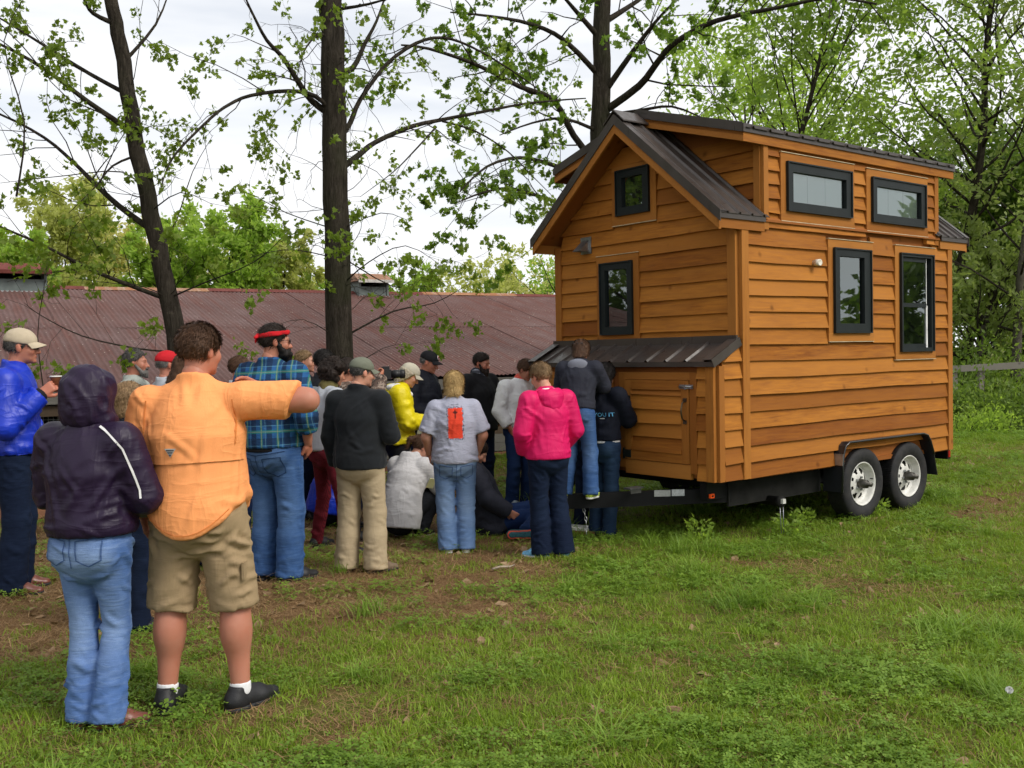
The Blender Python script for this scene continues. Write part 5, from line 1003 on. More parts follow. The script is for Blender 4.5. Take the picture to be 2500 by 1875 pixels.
class Person:
    def __init__(s, loc, yaw, H, label, J=None, head=(0, 0, 0), skin='fair', wid=1.0, dep=1.0, group=None, z=None, h=0.0142):
        s.H = H; s.s = H / 1.78; s.J = {k: np.array(v, dtype=float) for k, v in JD.items()}
        for k, v in (J or {}).items(): s.J[k] = np.array(v, dtype=float)
        gz = float(gh(loc[0], loc[1])) if z is None else z
        s.root = empty('person', (loc[0], loc[1], gz - (0.012 if z is None else 0)), math.radians(yaw), label, 'person', group)
        s.h = h; s.wid = wid; s.dep = dep; s.skin = SKIN[skin]
        s.HR = hmat(math.radians(head[0]), math.radians(head[1]), math.radians(head[2])); s.hup = s.J['nek'] + np.array([0, 0.0, 0.035])
        ax = s.J['nek'] - s.J['che']; ax = ax / np.linalg.norm(ax); s.tax = ax
        s.hc = s.J['nek'] + ax * 0.06 + s.HR @ np.array([0, 0.035, 0.105]) 
        fw = np.array([0, 1, 0]) - ax * ax[1]; s.fw = fw / np.linalg.norm(fw)
        s.hs = 0.93; s.parts = {}; s.seed = int(abs(loc[0] * 1000 + loc[1] * 77)) % 997
    def put(s, name, V, F, mat, attrs=None, parent=None):
        me = mesh(name, V * s.s, F, True)
        for k, v in (attrs or {}).items():
            if v.ndim == 1:
                a = me.attributes.new(k, 'FLOAT', 'POINT'); a.data.foreach_set('value', v.astype(np.float32))
            else:
                a = me.attributes.new(k, 'FLOAT_COLOR', 'POINT'); a.data.foreach_set('color', np.concatenate([v, np.ones((len(v), 1))], 1).astype(np.float32).ravel())
        o = obj(name, me, mat, parent or s.root); s.parts[name] = (o, V, F); return o
    # ---- body: one mesh (trunk, limbs, head with face, hands)
    def hand_prims(s, sd, side, curl, spread=1.0, scale=1.0):
        w = s.J['wr' + side]; e = s.J['el' + side]
        d = s.J.get('hd' + side); d = (w - e) if d is None else d
        d = d / np.linalg.norm(d)
        n = s.J.get('pn' + side)                      # palm normal
        if n is None: n = np.array([-0.9 if side == 'R' else 0.9, -0.1, 0.1])
        n = n - d * (n @ d); n = n / np.linalg.norm(n); x = np.cross(d, n) * (1 if side == 'L' else -1)   # x: toward the thumb
        q = lambda a, b, c: w + (d * a + x * b + n * c) * scale
        sd.cone(w - d * 0.05, q(0.01, 0, 0), 0.030, 0.026, 0.01, n, (0.85, 0.75))
        for b in (-0.026, -0.009, 0.009, 0.026): sd.cone(q(0.015, b * 0.7, 0), q(0.082, b, 0.002), 0.015, 0.0125, 0.008)
        cu = math.radians(curl)
        for b, L in ((-0.029, 0.060), (-0.0095, 0.074), (0.0105, 0.078), (0.030, 0.068)):
            p = q(0.082, b, 0.002); a = 0.0
            for fr, cc, r in ((0.45, 0.75, 0.0095), (0.32, 1.0, 0.0088), (0.23, 0.7, 0.0078)):
                a += cu * cc; p2 = p + (d * math.cos(a) + n * math.sin(a)) * L * fr * scale; sd.cone(p, p2, r, r * 0.93, 0.003); p = p2
        p = q(0.02, 0.030, 0.006); p2 = q(0.058, 0.055, 0.02); p3 = q(0.080, 0.052, 0.034 + 0.02 * min(1, curl / 60)); p4 = q(0.10, 0.044, 0.044 + 0.02 * min(1, curl / 60))
        sd.cone(p, p2, 0.0165, 0.0125, 0.012); sd.cone(p2, p3, 0.0115, 0.010, 0.004); sd.cone(p3, p4, 0.010, 0.0085, 0.003)
    def body(s, hands='RL', curl=(35, 35), face=True, leg=0.78, arm=1.0, hh=0.0068, beard=False):
        J = s.J; sd = SDF(); W, Dp = s.wid, s.dep
        sd.chain([J['pel'], J['wai'], J['che'], J['nek'] - s.tax * 0.09], [0.15 * W, 0.135 * W, 0.152 * W, 0.13], 0.04, s.fw, [0.75 * Dp, 0.74 * Dp, 0.72 * Dp, 0.66])
        sd.chain([J['nek'] - s.tax * 0.08, J['nek'] + s.tax * 0.06], [0.058, 0.054], 0.03)
        for d in 'RL':
            sd.chain([J['nek'] - s.tax * 0.05, J['sh' + d], J['el' + d], J['wr' + d]], [0.05, 0.052 * arm, 0.041 * arm, 0.028 * arm], 0.02)
            k, a = J['kn' + d], J['an' + d]; sd.chain([J['hi' + d], k, a], [0.08 * leg, 0.049 * leg, 0.030 * leg], 0.025)
            ca = k + (a - k) * 0.3; bk = np.cross(np.array([1.0, 0, 0]), k - a); bk = bk / (np.linalg.norm(bk) + 1e-9)
            sd.ell(ca - np.array([0, 0.016, 0]), (0.051 * leg, 0.055 * leg, 0.12), 0.03)
            sd.cone(a + (0, -0.02, -0.045), a + (0, 0.10, -0.055), 0.03, 0.025, 0.02)
        V, F = sd.run(0.0145 if leg > 1 else (0.020 if s.h < 0.0125 else 0.025), 1); T = np.ones((len(V), 3))
        # head and face, finer
        hd = SDF(); iv = s.HR.T
        nk = iv @ (J['nek'] - s.hc) / s.hs; nk2 = iv @ (J['nek'] - s.tax * 0.04 - s.hc) / s.hs
        hd.ell((0, -0.014, 0.032), (0.0755, 0.097, 0.088), 0.02).ell((0, 0.026, -0.030), (0.061, 0.068, 0.083), 0.025).ell((0, 0.046, -0.078), (0.042, 0.044, 0.036), 0.02)
        hd.cone((0, -0.022, -0.04), nk, 0.056, 0.056, 0.025); hd.cone(nk, nk2, 0.056, 0.06, 0.02)
        for q in (-1, 1):
            hd.ell((q * 0.0775, -0.012, -0.012), (0.010, 0.019, 0.032), 0.008, np.array(Euler((0.2, 0, -q * 0.35)).to_matrix())).ell((q * 0.04, 0.066, -0.028), (0.024, 0.024, 0.028), 0.02)
            if face: hd.ell((q * 0.031, 0.101, 0.004), (0.017, 0.018, 0.011), 0.012, op='s')
        if face:
            hd.ell((0, 0.082, 0.022), (0.050, 0.017, 0.012), 0.015).cone((0, 0.092, 0.004), (0, 0.116, -0.036), 0.009, 0.0135, 0.012).ell((0, 0.098, -0.040), (0.019, 0.013, 0.010), 0.01)
            for q in (-1, 1): hd.ell((q * 0.031, 0.081, 0.003), (0.0135, 0.0135, 0.0125), 0.003)
            hd.ell((0, 0.089, -0.064), (0.025, 0.012, 0.006), 0.006).ell((0, 0.087, -0.074), (0.022, 0.012, 0.006), 0.006).ell((0, 0.080, -0.102), (0.020, 0.018, 0.016), 0.015)
        v, f = hd.run(hh, 1); t = np.ones((len(v), 3))
        if face:
            def blob(c, r): return np.clip(1.25 - np.sqrt((((v - np.array(c)) / np.array(r)) ** 2).sum(1)), 0, 1)[:, None]
            for q in (-1, 1):
                e = blob((q * 0.031, 0.094, 0.003), (0.015, 0.012, 0.0075)); t = t * (1 - e) + e * np.array([0.62, 0.75, 0.85])
                e = blob((q * 0.031, 0.096, 0.003), (0.0065, 0.01, 0.0065)); t = t * (1 - e) + e * np.array([0.08, 0.09, 0.1])
                e = blob((q * 0.034, 0.094, 0.024), (0.022, 0.014, 0.0055)) * 0.8; t = t * (1 - e) + e * np.array([0.25, 0.22, 0.2])
                e = blob((q * 0.045, 0.085, -0.035), (0.025, 0.03, 0.022)) * 0.4; t = t * (1 - e) + e * np.array([1.05, 0.78, 0.74])
                e = blob((q * 0.08, -0.012, -0.012), (0.015, 0.03, 0.04)) * 0.5; t = t * (1 - e) + e * np.array([1.05, 0.75, 0.7])
            e = blob((0, 0.098, -0.069), (0.026, 0.016, 0.009)); t = t * (1 - e) + e * np.array([0.85, 0.52, 0.52])
            e = blob((0, 0.115, -0.034), (0.018, 0.02, 0.018)) * 0.4; t = t * (1 - e) + e * np.array([1.05, 0.8, 0.76])
        vs, fs, ts = [V, v @ s.HR.T * s.hs + s.hc], [F, f + len(V)], [T, t]
        for d, cu in zip('RL', curl):
            if d in hands:
                g = SDF(); s.hand_prims(g, d, cu); v, f = g.run(0.0062, 1); fs.append(f + sum(len(x) for x in vs)); vs.append(v); ts.append(np.ones((len(v), 3)) * np.array([1.0, 0.9, 0.88]))
        s.put('body', np.concatenate(vs), np.concatenate(fs), s.skin, {'tint': np.concatenate(ts)}); return s
    # ---- clothes
    def top(s, mat, name='jacket', pad=0.018, hem=0.93, sleeve=1.0, sr=0.0, collar=0.0, hood=None, flare=0.0, curve=0.0, wr=0.006, cuff=None, cuffmat=None, belly=0.0, bust=0.0, neckr=0.085, elastic=0.0, gather=None, collar_mat=None):
        J = s.J; sd = SDF(); W, Dp = s.wid, s.dep; p = pad
        dn = J['pel'] - J['wai']; dn = dn / np.linalg.norm(dn); low = J['pel'] + dn * max(0.02, 0.95 - hem + 0.06)
        sd.chain([low, J['pel'], J['wai'], J['che'], J['nek'] - s.tax * 0.10], [0.160 * W + p + flare, 0.160 * W + p + flare * 0.7, 0.147 * W + p + belly * 0.3, 0.158 * W + p, 0.135 + p], 0.05, s.fw, [0.80 * Dp, 0.78 * Dp, 0.77 * Dp, 0.75 * Dp, 0.7])
        if belly: sd.ell(J['wai'] + s.fw * (0.05 * Dp), (0.13 * W + p, 0.10 * Dp + p + belly, 0.16), 0.06)
        if bust:
            for q in (-1, 1): sd.ell(J['che'] + s.fw * 0.085 + np.array([q * 0.07, 0, -0.01]), (0.06, 0.05 + bust, 0.06), 0.05)
        sd.cone(J['nek'] - s.tax * 0.09, J['nek'] - s.tax * 0.005, 0.11, neckr - 0.012, 0.04)
        for d in 'RL':
            sh, el, w = J['sh' + d], J['el' + d], J['wr' + d]; tr = J['nek'] - s.tax * 0.045; tr = tr + (sh - tr) * 0.3
            sd.cone(tr, sh, 0.05 + p * 0.6, 0.060 + p * 0.8, 0.035)
            r0, r1, r2 = 0.062 + p + sr, 0.050 + p + sr, 0.040 + p * 0.9 + sr * 0.8
            if sleeve > 0.5:
                t = (sleeve - 0.5) * 2; end = el + (w - el) * t; dr = (w - el) / np.linalg.norm(w - el)
                mid = sh + (el - sh) * 0.38; rm = r0 + (r1 - r0) * 0.38; sd.cone(sh, mid, r0, rm, 0.03); sd.cone(mid, el, rm, r1, 0.012); sd.cone(el, end, r1, r1 + (r2 - r1) * t, 0.012, cap=(end, dr))
            else:
                end = sh + (el - sh) * sleeve * 2; dr = (el - sh) / np.linalg.norm(el - sh); sd.cone(sh, end, r0, r0 + 0.006, 0.03, cap=(end, dr))
        c0 = J['pel'] + dn * (0.95 - hem)
        sd.cut(lambda X, Y, Z: (X - c0[0]) * dn[0] + (Y - c0[1]) * dn[1] + (Z - c0[2]) * dn[2] + curve * ((X - c0[0]) ** 2) * 4, 0.008)
        if hood == 'down':
            b = J['nek'] - s.fw * 0.085
            sd.ell(b - s.tax * 0.03, (0.105, 0.055, 0.075), 0.03); sd.ell(b - s.tax * 0.09 - s.fw * 0.015, (0.085, 0.05, 0.06), 0.03)
            for q in (-1, 1): sd.cone(b + np.array([q * 0.075, 0.02, 0.01]), J['nek'] + s.fw * 0.07 + np.array([q * 0.05, 0, -0.05]), 0.038, 0.03, 0.02)
        if collar:
            sd.cone(J['nek'] - s.tax * 0.03, J['nek'] + s.tax * collar, neckr, neckr - 0.004, 0.008, cap=(J['nek'] + s.tax * collar - s.fw * 0.0, s.tax * 0.94 + s.fw * 0.34))
        V, F = sd.run(s.h, 1)
        if gather is not None:      # clinch at a height
            pass
        N = normals(V, F); se = s.seed
        z = V[:, 2]; zn = (z - hem) / 0.5; lowz = np.clip(1 - zn, 0, 1)
        dw = np.min([np.linalg.norm(V - J['el' + d], axis=1) for d in 'RL'], 0); elb = np.exp(-(dw / 0.11) ** 2)
        da = np.min([np.linalg.norm(V - (J['sh' + d] * np.array([0.8, 1, 1]) - np.array([0, 0, 0.09])), axis=1) for d in 'RL'], 0); arm = np.exp(-(da / 0.12) ** 2)
        ta = np.ones(len(V)); arm_t = np.zeros(len(V)); isarm = np.zeros(len(V))
        for d in 'RL':
            for p0, p1, off in ((J['sh' + d], J['el' + d], 0.0), (J['el' + d], J['wr' + d], 1.0)):
                ba = p1 - p0; t = np.clip((V - p0) @ ba / (ba @ ba), 0, 1); q = np.linalg.norm(V - p0 - t[:, None] * ba, axis=1)
                k = (q < 0.062 + pad + sr + 0.012) & (q < ta) & ((t > 0.25) | (off > 0)); ta = np.where(k, q, ta); arm_t = np.where(k, t + off, arm_t); isarm = np.where(k, 1.0, isarm)
        Q = np.stack([V[:, 0] * 0.55, V[:, 1] * 0.55, V[:, 2]], 1)
        sl = crease(Q + 0.3 * V[:, [2, 0, 1]] * np.sign(V[:, :1]), (1, 0.5, 0.15), 6, 24, se + 2) * (0.6 + 1.3 * elb)
        tor = crease(V, (0.3, 0, 1), 4, 15, se) + 0.8 * crease(V, (-0.45, 0.1, 1), 4, 17, se + 50) + (0.5 + 1.1 * lowz) * crease(V, (1, 0.3, 0.22), 4, 20, se + 90) + 0.9 * arm * crease(V, (0.8, 0, 0.9), 4, 22, se + 130)
        disp = wr * 1.35 * np.where(isarm > 0, sl * 1.3, tor) + wr * 0.9 * (vnoise(V * 7, se + 60) - 0.5)
        rg = np.random.default_rng(se + 400); nf = int(44 * (wr / 0.006)); idx = rg.integers(0, len(V), nf * 2); idx = idx[(np.abs(N[idx, 2]) < 0.8)][:nf]; st = V[idx]; sx = np.sign(st[:, 0]); dirs = []; Ls = []
        for i, k in enumerate(idx):
            pv = V[k]; n = N[k]
            if isarm[k] > 0:
                axd = (J['elR' if pv[0] > 0 else 'elL'] - J['shR' if pv[0] > 0 else 'shL']) if arm_t[k] < 1 else (J['wrR' if pv[0] > 0 else 'wrL'] - J['elR' if pv[0] > 0 else 'elL']); axd = axd / np.linalg.norm(axd); d = np.cross(n, axd) * rg.choice([-1, 1]) + axd * rg.uniform(-0.7, 0.7); L = rg.uniform(0.06, 0.13)
            elif lowz[k] > 0.62: d = np.array([sx[i] * rg.uniform(0.6, 1), 0, rg.uniform(-0.35, 0.35)]); L = rg.uniform(0.08, 0.2)
            else: d = np.array([-sx[i] * rg.uniform(0.1, 0.9), 0, -rg.uniform(0.4, 1.0)]); L = rg.uniform(0.10, 0.26)
            d = d - n * (d @ n); dirs.append(d / (np.linalg.norm(d) + 1e-9)); Ls.append(L)
        disp = disp * 0.45 + ridges(V, N, st, dirs, Ls, rg.uniform(0.5, 1.35, len(st)) * wr * 1.0, rg.uniform(0.9, 1.7, len(st)) * s.h)
        V = V + N * disp[:, None]
        if elastic: 
            e = np.exp(-((z - hem) / 0.03) ** 2); V = V - N * (e * elastic)[:, None]
        o = s.put(name, V, F, mat, {'zrel': (V[:, 2])})
        if hood == 'up': pass
        if cuffmat is not None:
            for d in 'RL':
                el, w = J['el' + d], J['wr' + d]; dr = (w - el) / np.linalg.norm(w - el); t = (sleeve - 0.5) * 2; end = el + (w - el) * t
                c = SDF(); c.cone(end - dr * 0.03, end + dr * 0.028, 0.041 + p * 0.6, 0.034 + p * 0.4, 0.01, cap=(end + dr * 0.028, dr)); v, f = c.run(0.009); s.put('cuff', v, f, cuffmat, parent=o)
        return o
    def bottom(s, mat, name='trousers', pad=0.012, cuff=0.062, knee=0.062, end=1.0, wr=0.006, waist=1.0, hip=1.0, flare_knee=None, stack=1.0):
        J = s.J; sd = SDF(); W, Dp = s.wid * hip, s.dep; p = pad
        sd.chain([J['pel'] - (0, 0, 0.05), J['pel'] + (J['wai'] - J['pel']) * 0.45], [0.150 * W + p, 0.142 * W + p], 0.03, s.fw, [0.80 * Dp, 0.80 * Dp], cap=(J['pel'] + (J['wai'] - J['pel']) * 0.45 * waist, (J['wai'] - J['pel']) / np.linalg.norm(J['wai'] - J['pel'])))
        fade = None
        for d, q in (('R', 1), ('L', -1)):
            h, k, a = J['hi' + d], J['kn' + d], J['an' + d] - np.array([0, 0, 0.0])
            sd.ell(h + np.array([-q * 0.005, 0, 0.0]) - s.fw * 0.055 * Dp + np.array([0, 0, -0.02]), (0.082 * W + p * 0.5, 0.075 * Dp + p * 0.5, 0.105), 0.04)
            if end >= 1:
                dr = (a - k) / np.linalg.norm(a - k); e = a + dr * 0.045
                sd.cone(h, k, 0.092 * (0.55 + 0.45 * W) + p, knee + p, 0.016); m = k + (a - k) * 0.45
                sd.cone(k, m, knee + p, (knee + cuff) * 0.5 + p, 0.03); sd.cone(m, e, (knee + cuff) * 0.5 + p, cuff + p, 0.02, cap=(e, dr))
            else:
                e = k + (a - k) * end; dr = (k - h) / np.linalg.norm(k - h); sd.cone(h, e, 0.098 * (0.5 + 0.5 * W) + p, cuff + p, 0.03, cap=(e, dr))
        V, F = sd.run(s.h, 1); N = normals(V, F); se = s.seed + 300
        dk = np.min([np.linalg.norm(V - J['kn' + d], axis=1) for d in 'RL'], 0); da = np.min([np.linalg.norm(V - J['an' + d], axis=1) for d in 'RL'], 0)
        dc = np.abs(V[:, 2] - (J['hiR'][2] - 0.12))
        amt = 0.35 + 0.9 * np.exp(-(dk / 0.16) ** 2) + stack * 1.2 * np.exp(-(da / 0.17) ** 2) + 0.8 * np.exp(-(dc / 0.09) ** 2)
        sg = np.sign(V[:, :1]); Vm = V * np.concatenate([sg, np.ones_like(V[:, 1:])], 1)
        disp = wr * 2.4 * amt * (0.7 * crease(Vm, (1, 0.3, 0.45), 5, 24, se) + 0.6 * crease(Vm, (1, -0.3, -0.35), 5, 27, se + 40)) + wr * 0.8 * crease(Vm, (0.1, 0, 1), 3, 16, se + 70) + wr * 0.6 * (vnoise(V * 7, se + 60) - 0.5)
        rg = np.random.default_rng(se + 500); cand = rg.integers(0, len(V), 900); w = np.clip(amt[cand] - 0.3, 0.04, 2); cand = cand[rg.random(900) < w / w.max() * 0.16]; cand = cand[np.abs(N[cand, 2]) < 0.8]; dirs = []
        for k in cand:
            n = N[k]; d = np.array([rg.choice([-1, 1]) * 1.0, 0, rg.uniform(-0.75, 0.45)]); d = d - n * (d @ n); dirs.append(d / (np.linalg.norm(d) + 1e-9))
        disp = disp * 0.4 + ridges(V, N, V[cand], dirs, rg.uniform(0.06, 0.17, len(cand)), rg.uniform(0.5, 1.3, len(cand)) * wr * 1.0, rg.uniform(0.9, 1.6, len(cand)) * s.h)
        V = V + N * disp[:, None]
        fd = 0.55 * np.exp(-(dk / 0.2) ** 2) * np.abs(N[:, 1]) + 0.5 * np.exp(-(((V[:, 2] - (J['hiR'][2] - 0.06)) / 0.1)) ** 2) * np.clip(np.abs(N[:, 1]) * 1.3 - 0.2, 0, 1) + 0.25 * np.clip(0.14 - da, 0, 1) * 4
        return s.put(name, V, F, mat, {'fade': np.clip(fd, 0, 1)})
    def shoes(s, mat, sole=None, toe=None, size=1.0, low=0.0, name='shoe', sock=None, hgt=0.055):
        for d, q in (('R', 1), ('L', -1)):
            a = s.J['an' + d]; an = math.radians((toe or {}).get(d, -q * 9)); fwd = np.array([math.sin(-an), math.cos(an), 0]); fwd = np.array([-math.sin(an), math.cos(an), 0])
            pt = (toe or {}).get('p' + d, 0.0); fwd = fwd * math.cos(pt) + np.array([0, 0, -math.sin(pt)]); up = np.cross(np.array([fwd[1], -fwd[0], 0]) / max(1e-6, math.hypot(fwd[0], fwd[1])), fwd); up = up / np.linalg.norm(up)
            rt = np.cross(fwd, up); b = a - up * 0.085
            P = lambda x, y, z: b + rt * x * size + fwd * y * size + up * z * size
            sd = SDF(); sd.cone(P(0, -0.035, 0.05), P(0, 0.09, 0.042), 0.042 * size, 0.046 * size, 0.02, up, (1.0, 0.85)); sd.cone(P(0, 0.09, 0.042), P(0.004 * -q, 0.165, 0.034), 0.047 * size, 0.036 * size, 0.02, up, (0.85, 0.7))
            sd.cone(P(0, -0.03, 0.05), P(0, -0.012, 0.05 + hgt), 0.04 * size, 0.041, 0.02, cap=(P(0, 0, 0.045 + hgt), up)); sd.cone(P(0, 0.03, 0.07), P(0, 0.09, 0.06), 0.036 * size, 0.03 * size, 0.02)
            pb = P(0, 0, 0.012); sd.cut(lambda X, Y, Z: -((X - pb[0]) * up[0] + (Y - pb[1]) * up[1] + (Z - pb[2]) * up[2]), 0.006)
            v, f = sd.run(0.0088 if s.h < 0.0115 else 0.0125); o = s.put(name, v, f, mat)
            if sole is not None:
                sd = SDF(); sd.cone(P(0, -0.035, 0.03), P(0, 0.08, 0.03), 0.045 * size, 0.05 * size, 0.02); sd.cone(P(0, 0.08, 0.03), P(-q * 0.004, 0.165, 0.03), 0.05 * size, 0.041 * size, 0.02)
                p1 = P(0, 0, 0.03); p2 = P(0, 0, 0.001)
                sd.cut(lambda X, Y, Z: ((X - p1[0]) * up[0] + (Y - p1[1]) * up[1] + (Z - p1[2]) * up[2]), 0.004); sd.cut(lambda X, Y, Z: -((X - p2[0]) * up[0] + (Y - p2[1]) * up[1] + (Z - p2[2]) * up[2]), 0.004)
                v, f = sd.run(0.0088 if s.h < 0.0115 else 0.0125); s.put('sole', v, f, sole, parent=o)
            if sock is not None:
                sd = SDF(); k = s.J['kn' + d]; dr = (k - a) / np.linalg.norm(k - a); sd.cone(a + dr * 0.015, a + dr * 0.052, 0.047, 0.0485, 0.01, cap=(a + dr * 0.052, dr)); v, f = sd.run(0.009); s.put('sock', v, f, sock)
        return s
    # ---- head pieces, in the head frame
    def hput(s, name, V, F, mat, parent=None): return s.put(name, V @ s.HR.T * s.hs + s.hc, F, mat, parent=parent)
    def hair(s, kind='short', mat=None, strands=900, line=0.0, hh=0.0085, vol=1.0, cap=False):
        mat = HAIR[mat]; sd = SDF(); r = 0.009 * vol * (0.3 if cap else 1)
        if kind == 'short':
            sd.ell((0, -0.016, 0.035), (0.0785 + r, 0.099 + r, 0.090 + r), 0.02)
            sd.cut(lambda X, Y, Z: (Y - 0.083 + line) * 0.72 - (Z - 0.055) * 0.70 + 0 * X, 0.012)
            sd.cut(lambda X, Y, Z: -(Z + 0.085) + 0 * X + 0 * Y + np.clip(np.abs(X) - 0.03, 0, 1) * 0.4, 0.01)
            for q in (-1, 1): sd.ell((q * 0.083, -0.004, -0.022), (0.022, 0.026, 0.044), 0.012, op='s')
        elif kind in ('bob', 'long', 'pony'):
            sd.ell((0, -0.018, 0.035), (0.084 + r, 0.105 + r, 0.092 + r), 0.02)
            if kind == 'bob':
                sd.cone((0, -0.035, 0.02), (0, -0.045, -0.10), 0.098, 0.094, 0.03, (0, 1, 0), (0.9, 0.85)); sd.cut(lambda X, Y, Z: -(Z + 0.135) + 0.25 * (Y + 0.05) + 0 * X, 0.02)
            elif kind == 'long':
                sd.cone((0, -0.04, 0.02), (0, -0.115, -0.15), 0.102, 0.112, 0.03, (0, 1, 0), (0.85, 0.62)); sd.cone((0, -0.115, -0.15), (0.02, -0.150, -0.29), 0.112, 0.07, 0.03, (0, 1, 0), (0.62, 0.6))
            else:
                sd.cone((0, -0.10, 0.07), (0, -0.165, 0.02), 0.028, 0.03, 0.012); sd.cone((0, -0.165, 0.02), (0, -0.155, -0.12), 0.03, 0.012, 0.012)
                sd.cut(lambda X, Y, Z: -(Z + 0.07) + 0 * X + 0.3 * (Y + 0.05), 0.02)
            sd.ell((0, 0.12, -0.055), (0.066, 0.085, 0.125), 0.012, op='s')
            sd.cut(lambda X, Y, Z: (Y - 0.045) * 0.8 - (Z - 0.03) * 0.6 + 0 * X, 0.02)
        elif kind == 'curly':
            sd.ell((0, -0.02, 0.035), (0.088, 0.105, 0.098), 0.02); sd.ell((0, -0.05, -0.03), (0.092, 0.075, 0.085), 0.02)
            rg = np.random.default_rng(s.seed)
            for _ in range(70):
                a = rg.uniform(0, 2 * PI); zz = rg.uniform(-0.75, 1); c = math.sqrt(max(0, 1 - zz * zz)); p = np.array([0.10 * c * math.cos(a), -0.025 + 0.115 * c * math.sin(a), 0.015 + 0.115 * zz])
                if p[1] < 0.06 - 0.5 * max(0, -p[2]): sd.ell(p, np.array([1, 1, 1]) * rg.uniform(0.02, 0.034) * vol, 0.012)
            sd.ell((0, 0.13, -0.06), (0.062, 0.085, 0.115), 0.012, op='s')
        if cap: sd.cut(lambda X, Y, Z: Z - 0.034 + 0.10 * Y + 0 * X, 0.006)
        V, F = sd.run(hh, 1); N = normals(V, F)
        amp = {'short': 0.0045, 'bob': 0.005, 'long': 0.006, 'pony': 0.003, 'curly': 0.007}[kind]
        fr = (70, 70, 18) if kind != 'curly' else (45, 45, 45)
        V = V + N * (amp * fold(V, fr, s.seed + 77, 0.25))[:, None]
        # loose strands so that the outline is not clean
        rg = np.random.default_rng(s.seed + 5); idx = rg.integers(0, len(V), strands); p = V[idx]; n = N[idx]; k = (n[:, 2] > -0.6) & ((p[:, 2] < 0.015) | (not cap)); p, n = p[k], n[k]
        L = rg.uniform(0.02, 0.05, len(p))[:, None]; fl = np.array([0, -0.55, -0.55]) + np.stack([np.sign(p[:, 0]) * 0.35, 0 * p[:, 0], 0 * p[:, 0]], 1) + rg.normal(0, 0.35 if kind != 'curly' else 1.2, (len(p), 3))
        fl = fl - n * (fl * n).sum(1)[:, None]; fl = fl / np.maximum(np.linalg.norm(fl, axis=1), 1e-6)[:, None]; sd_ = np.cross(n, fl) * 0.0022
        m1 = p + fl * L * 0.55 + n * 0.006; m2 = p + fl * L + n * (0.004 + 0.008 * rg.random((len(p), 1)))
        b = len(V); m = len(p); SV = np.concatenate([p - sd_, p + sd_, m1 + sd_, m1 - sd_, m2 + sd_ * 0.3, m2 - sd_ * 0.3]); ar = np.arange(m)
        SF = np.concatenate([np.stack([ar, ar + m, ar + 2 * m, ar + 3 * m], 1), np.stack([ar + 3 * m, ar + 2 * m, ar + 4 * m, ar + 5 * m], 1)]) + b
        return s.hput('hair', np.concatenate([V, SV]), np.concatenate([F, SF]), mat)
    def beard(s, mat, size=1.0, drop=0.0):
        sd = SDF(); sd.ell((0, 0.062, -0.088), (0.055 * size, 0.048 * size, 0.045), 0.02); sd.cone((0, 0.085, -0.10), (0, 0.095, -0.13 - drop), 0.035 * size, 0.022 * size, 0.02)
        for q in (-1, 1): sd.cone((q * 0.066, 0.01, -0.02), (q * 0.045, 0.06, -0.09), 0.014 * size, 0.024 * size, 0.015)
        sd.cone((-0.02, 0.102, -0.057), (0.02, 0.102, -0.057), 0.009, 0.009, 0.006); sd.ell((0, 0.112, -0.070), (0.017, 0.012, 0.004), 0.004, op='s')
        V, F = sd.run(0.0075); N = normals(V, F); V = V + N * (0.005 * fold(V, (60, 60, 25), s.seed, 0.3))[:, None]; s.hput('beard', V, F, HAIR[mat]); return s
    def cap(s, mat, brim=True, tilt=0.0, name='cap'):
        R = np.array(Euler((tilt, 0, 0)).to_matrix()); sd = SDF()
        sd.ell((0, -0.012, 0.045), (0.091, 0.113, 0.092), 0.02); sd.cut(lambda X, Y, Z: -(Z - 0.022) + 0.10 * (-Y) + 0 * X, 0.006)
        V, F = sd.run(0.0085); N = normals(V, F); V = V + N * (0.0015 * fold(V, (30, 30, 30), s.seed))[:, None]
        o = s.hput(name, V @ R.T, F, mat)
        if brim:
            sd = SDF(); sd.ell((0, 0.115, 0.020), (0.078, 0.070, 0.10), 0.01); sd.ell((0, 0.105, 0.012 - 0.025), (0.20, 0.30, 0.045), 0.0)
            # brim: bent shell
            n1, n2 = 13, 8; vs = []; fs = []
            for lay in (0, 1):
                for i in range(n1):
                    a = -1.15 + 2.3 * i / (n1 - 1)
                    for j in range(n2):
                        t = j / (n2 - 1); r = 0.095 + 0.075 * t * (math.cos(a * 0.95) ** 0.6); x = math.sin(a) * (0.082 + 0.006 * t) * (1 - 0.06 * t * t); y = math.cos(a) * 0.09 + 0.075 * t * max(0.0, math.cos(a * 1.1)) ** 0.5 - 0.0
                        vs.append((x, y, 0.036 + 0.008 * math.cos(a) - 0.020 * t - 5.0 * x * x * (0.25 + 0.75 * t) + (0.0035 if lay else 0)))
            for lay in (0, 1):
                for i in range(n1 - 1):
                    for j in range(n2 - 1):
                        q = [lay * n1 * n2 + i * n2 + j, lay * n1 * n2 + (i + 1) * n2 + j, lay * n1 * n2 + (i + 1) * n2 + j + 1, lay * n1 * n2 + i * n2 + j + 1]; fs.append(q if not lay else q[::-1])
            m = n1 * n2
            for i in range(n1 - 1): q = [i * n2 + n2 - 1, (i + 1) * n2 + n2 - 1, m + (i + 1) * n2 + n2 - 1, m + i * n2 + n2 - 1]; fs.append(q)
            s.hput('brim', np.array(vs) @ R.T, np.array(fs), mat, parent=o)
        return o
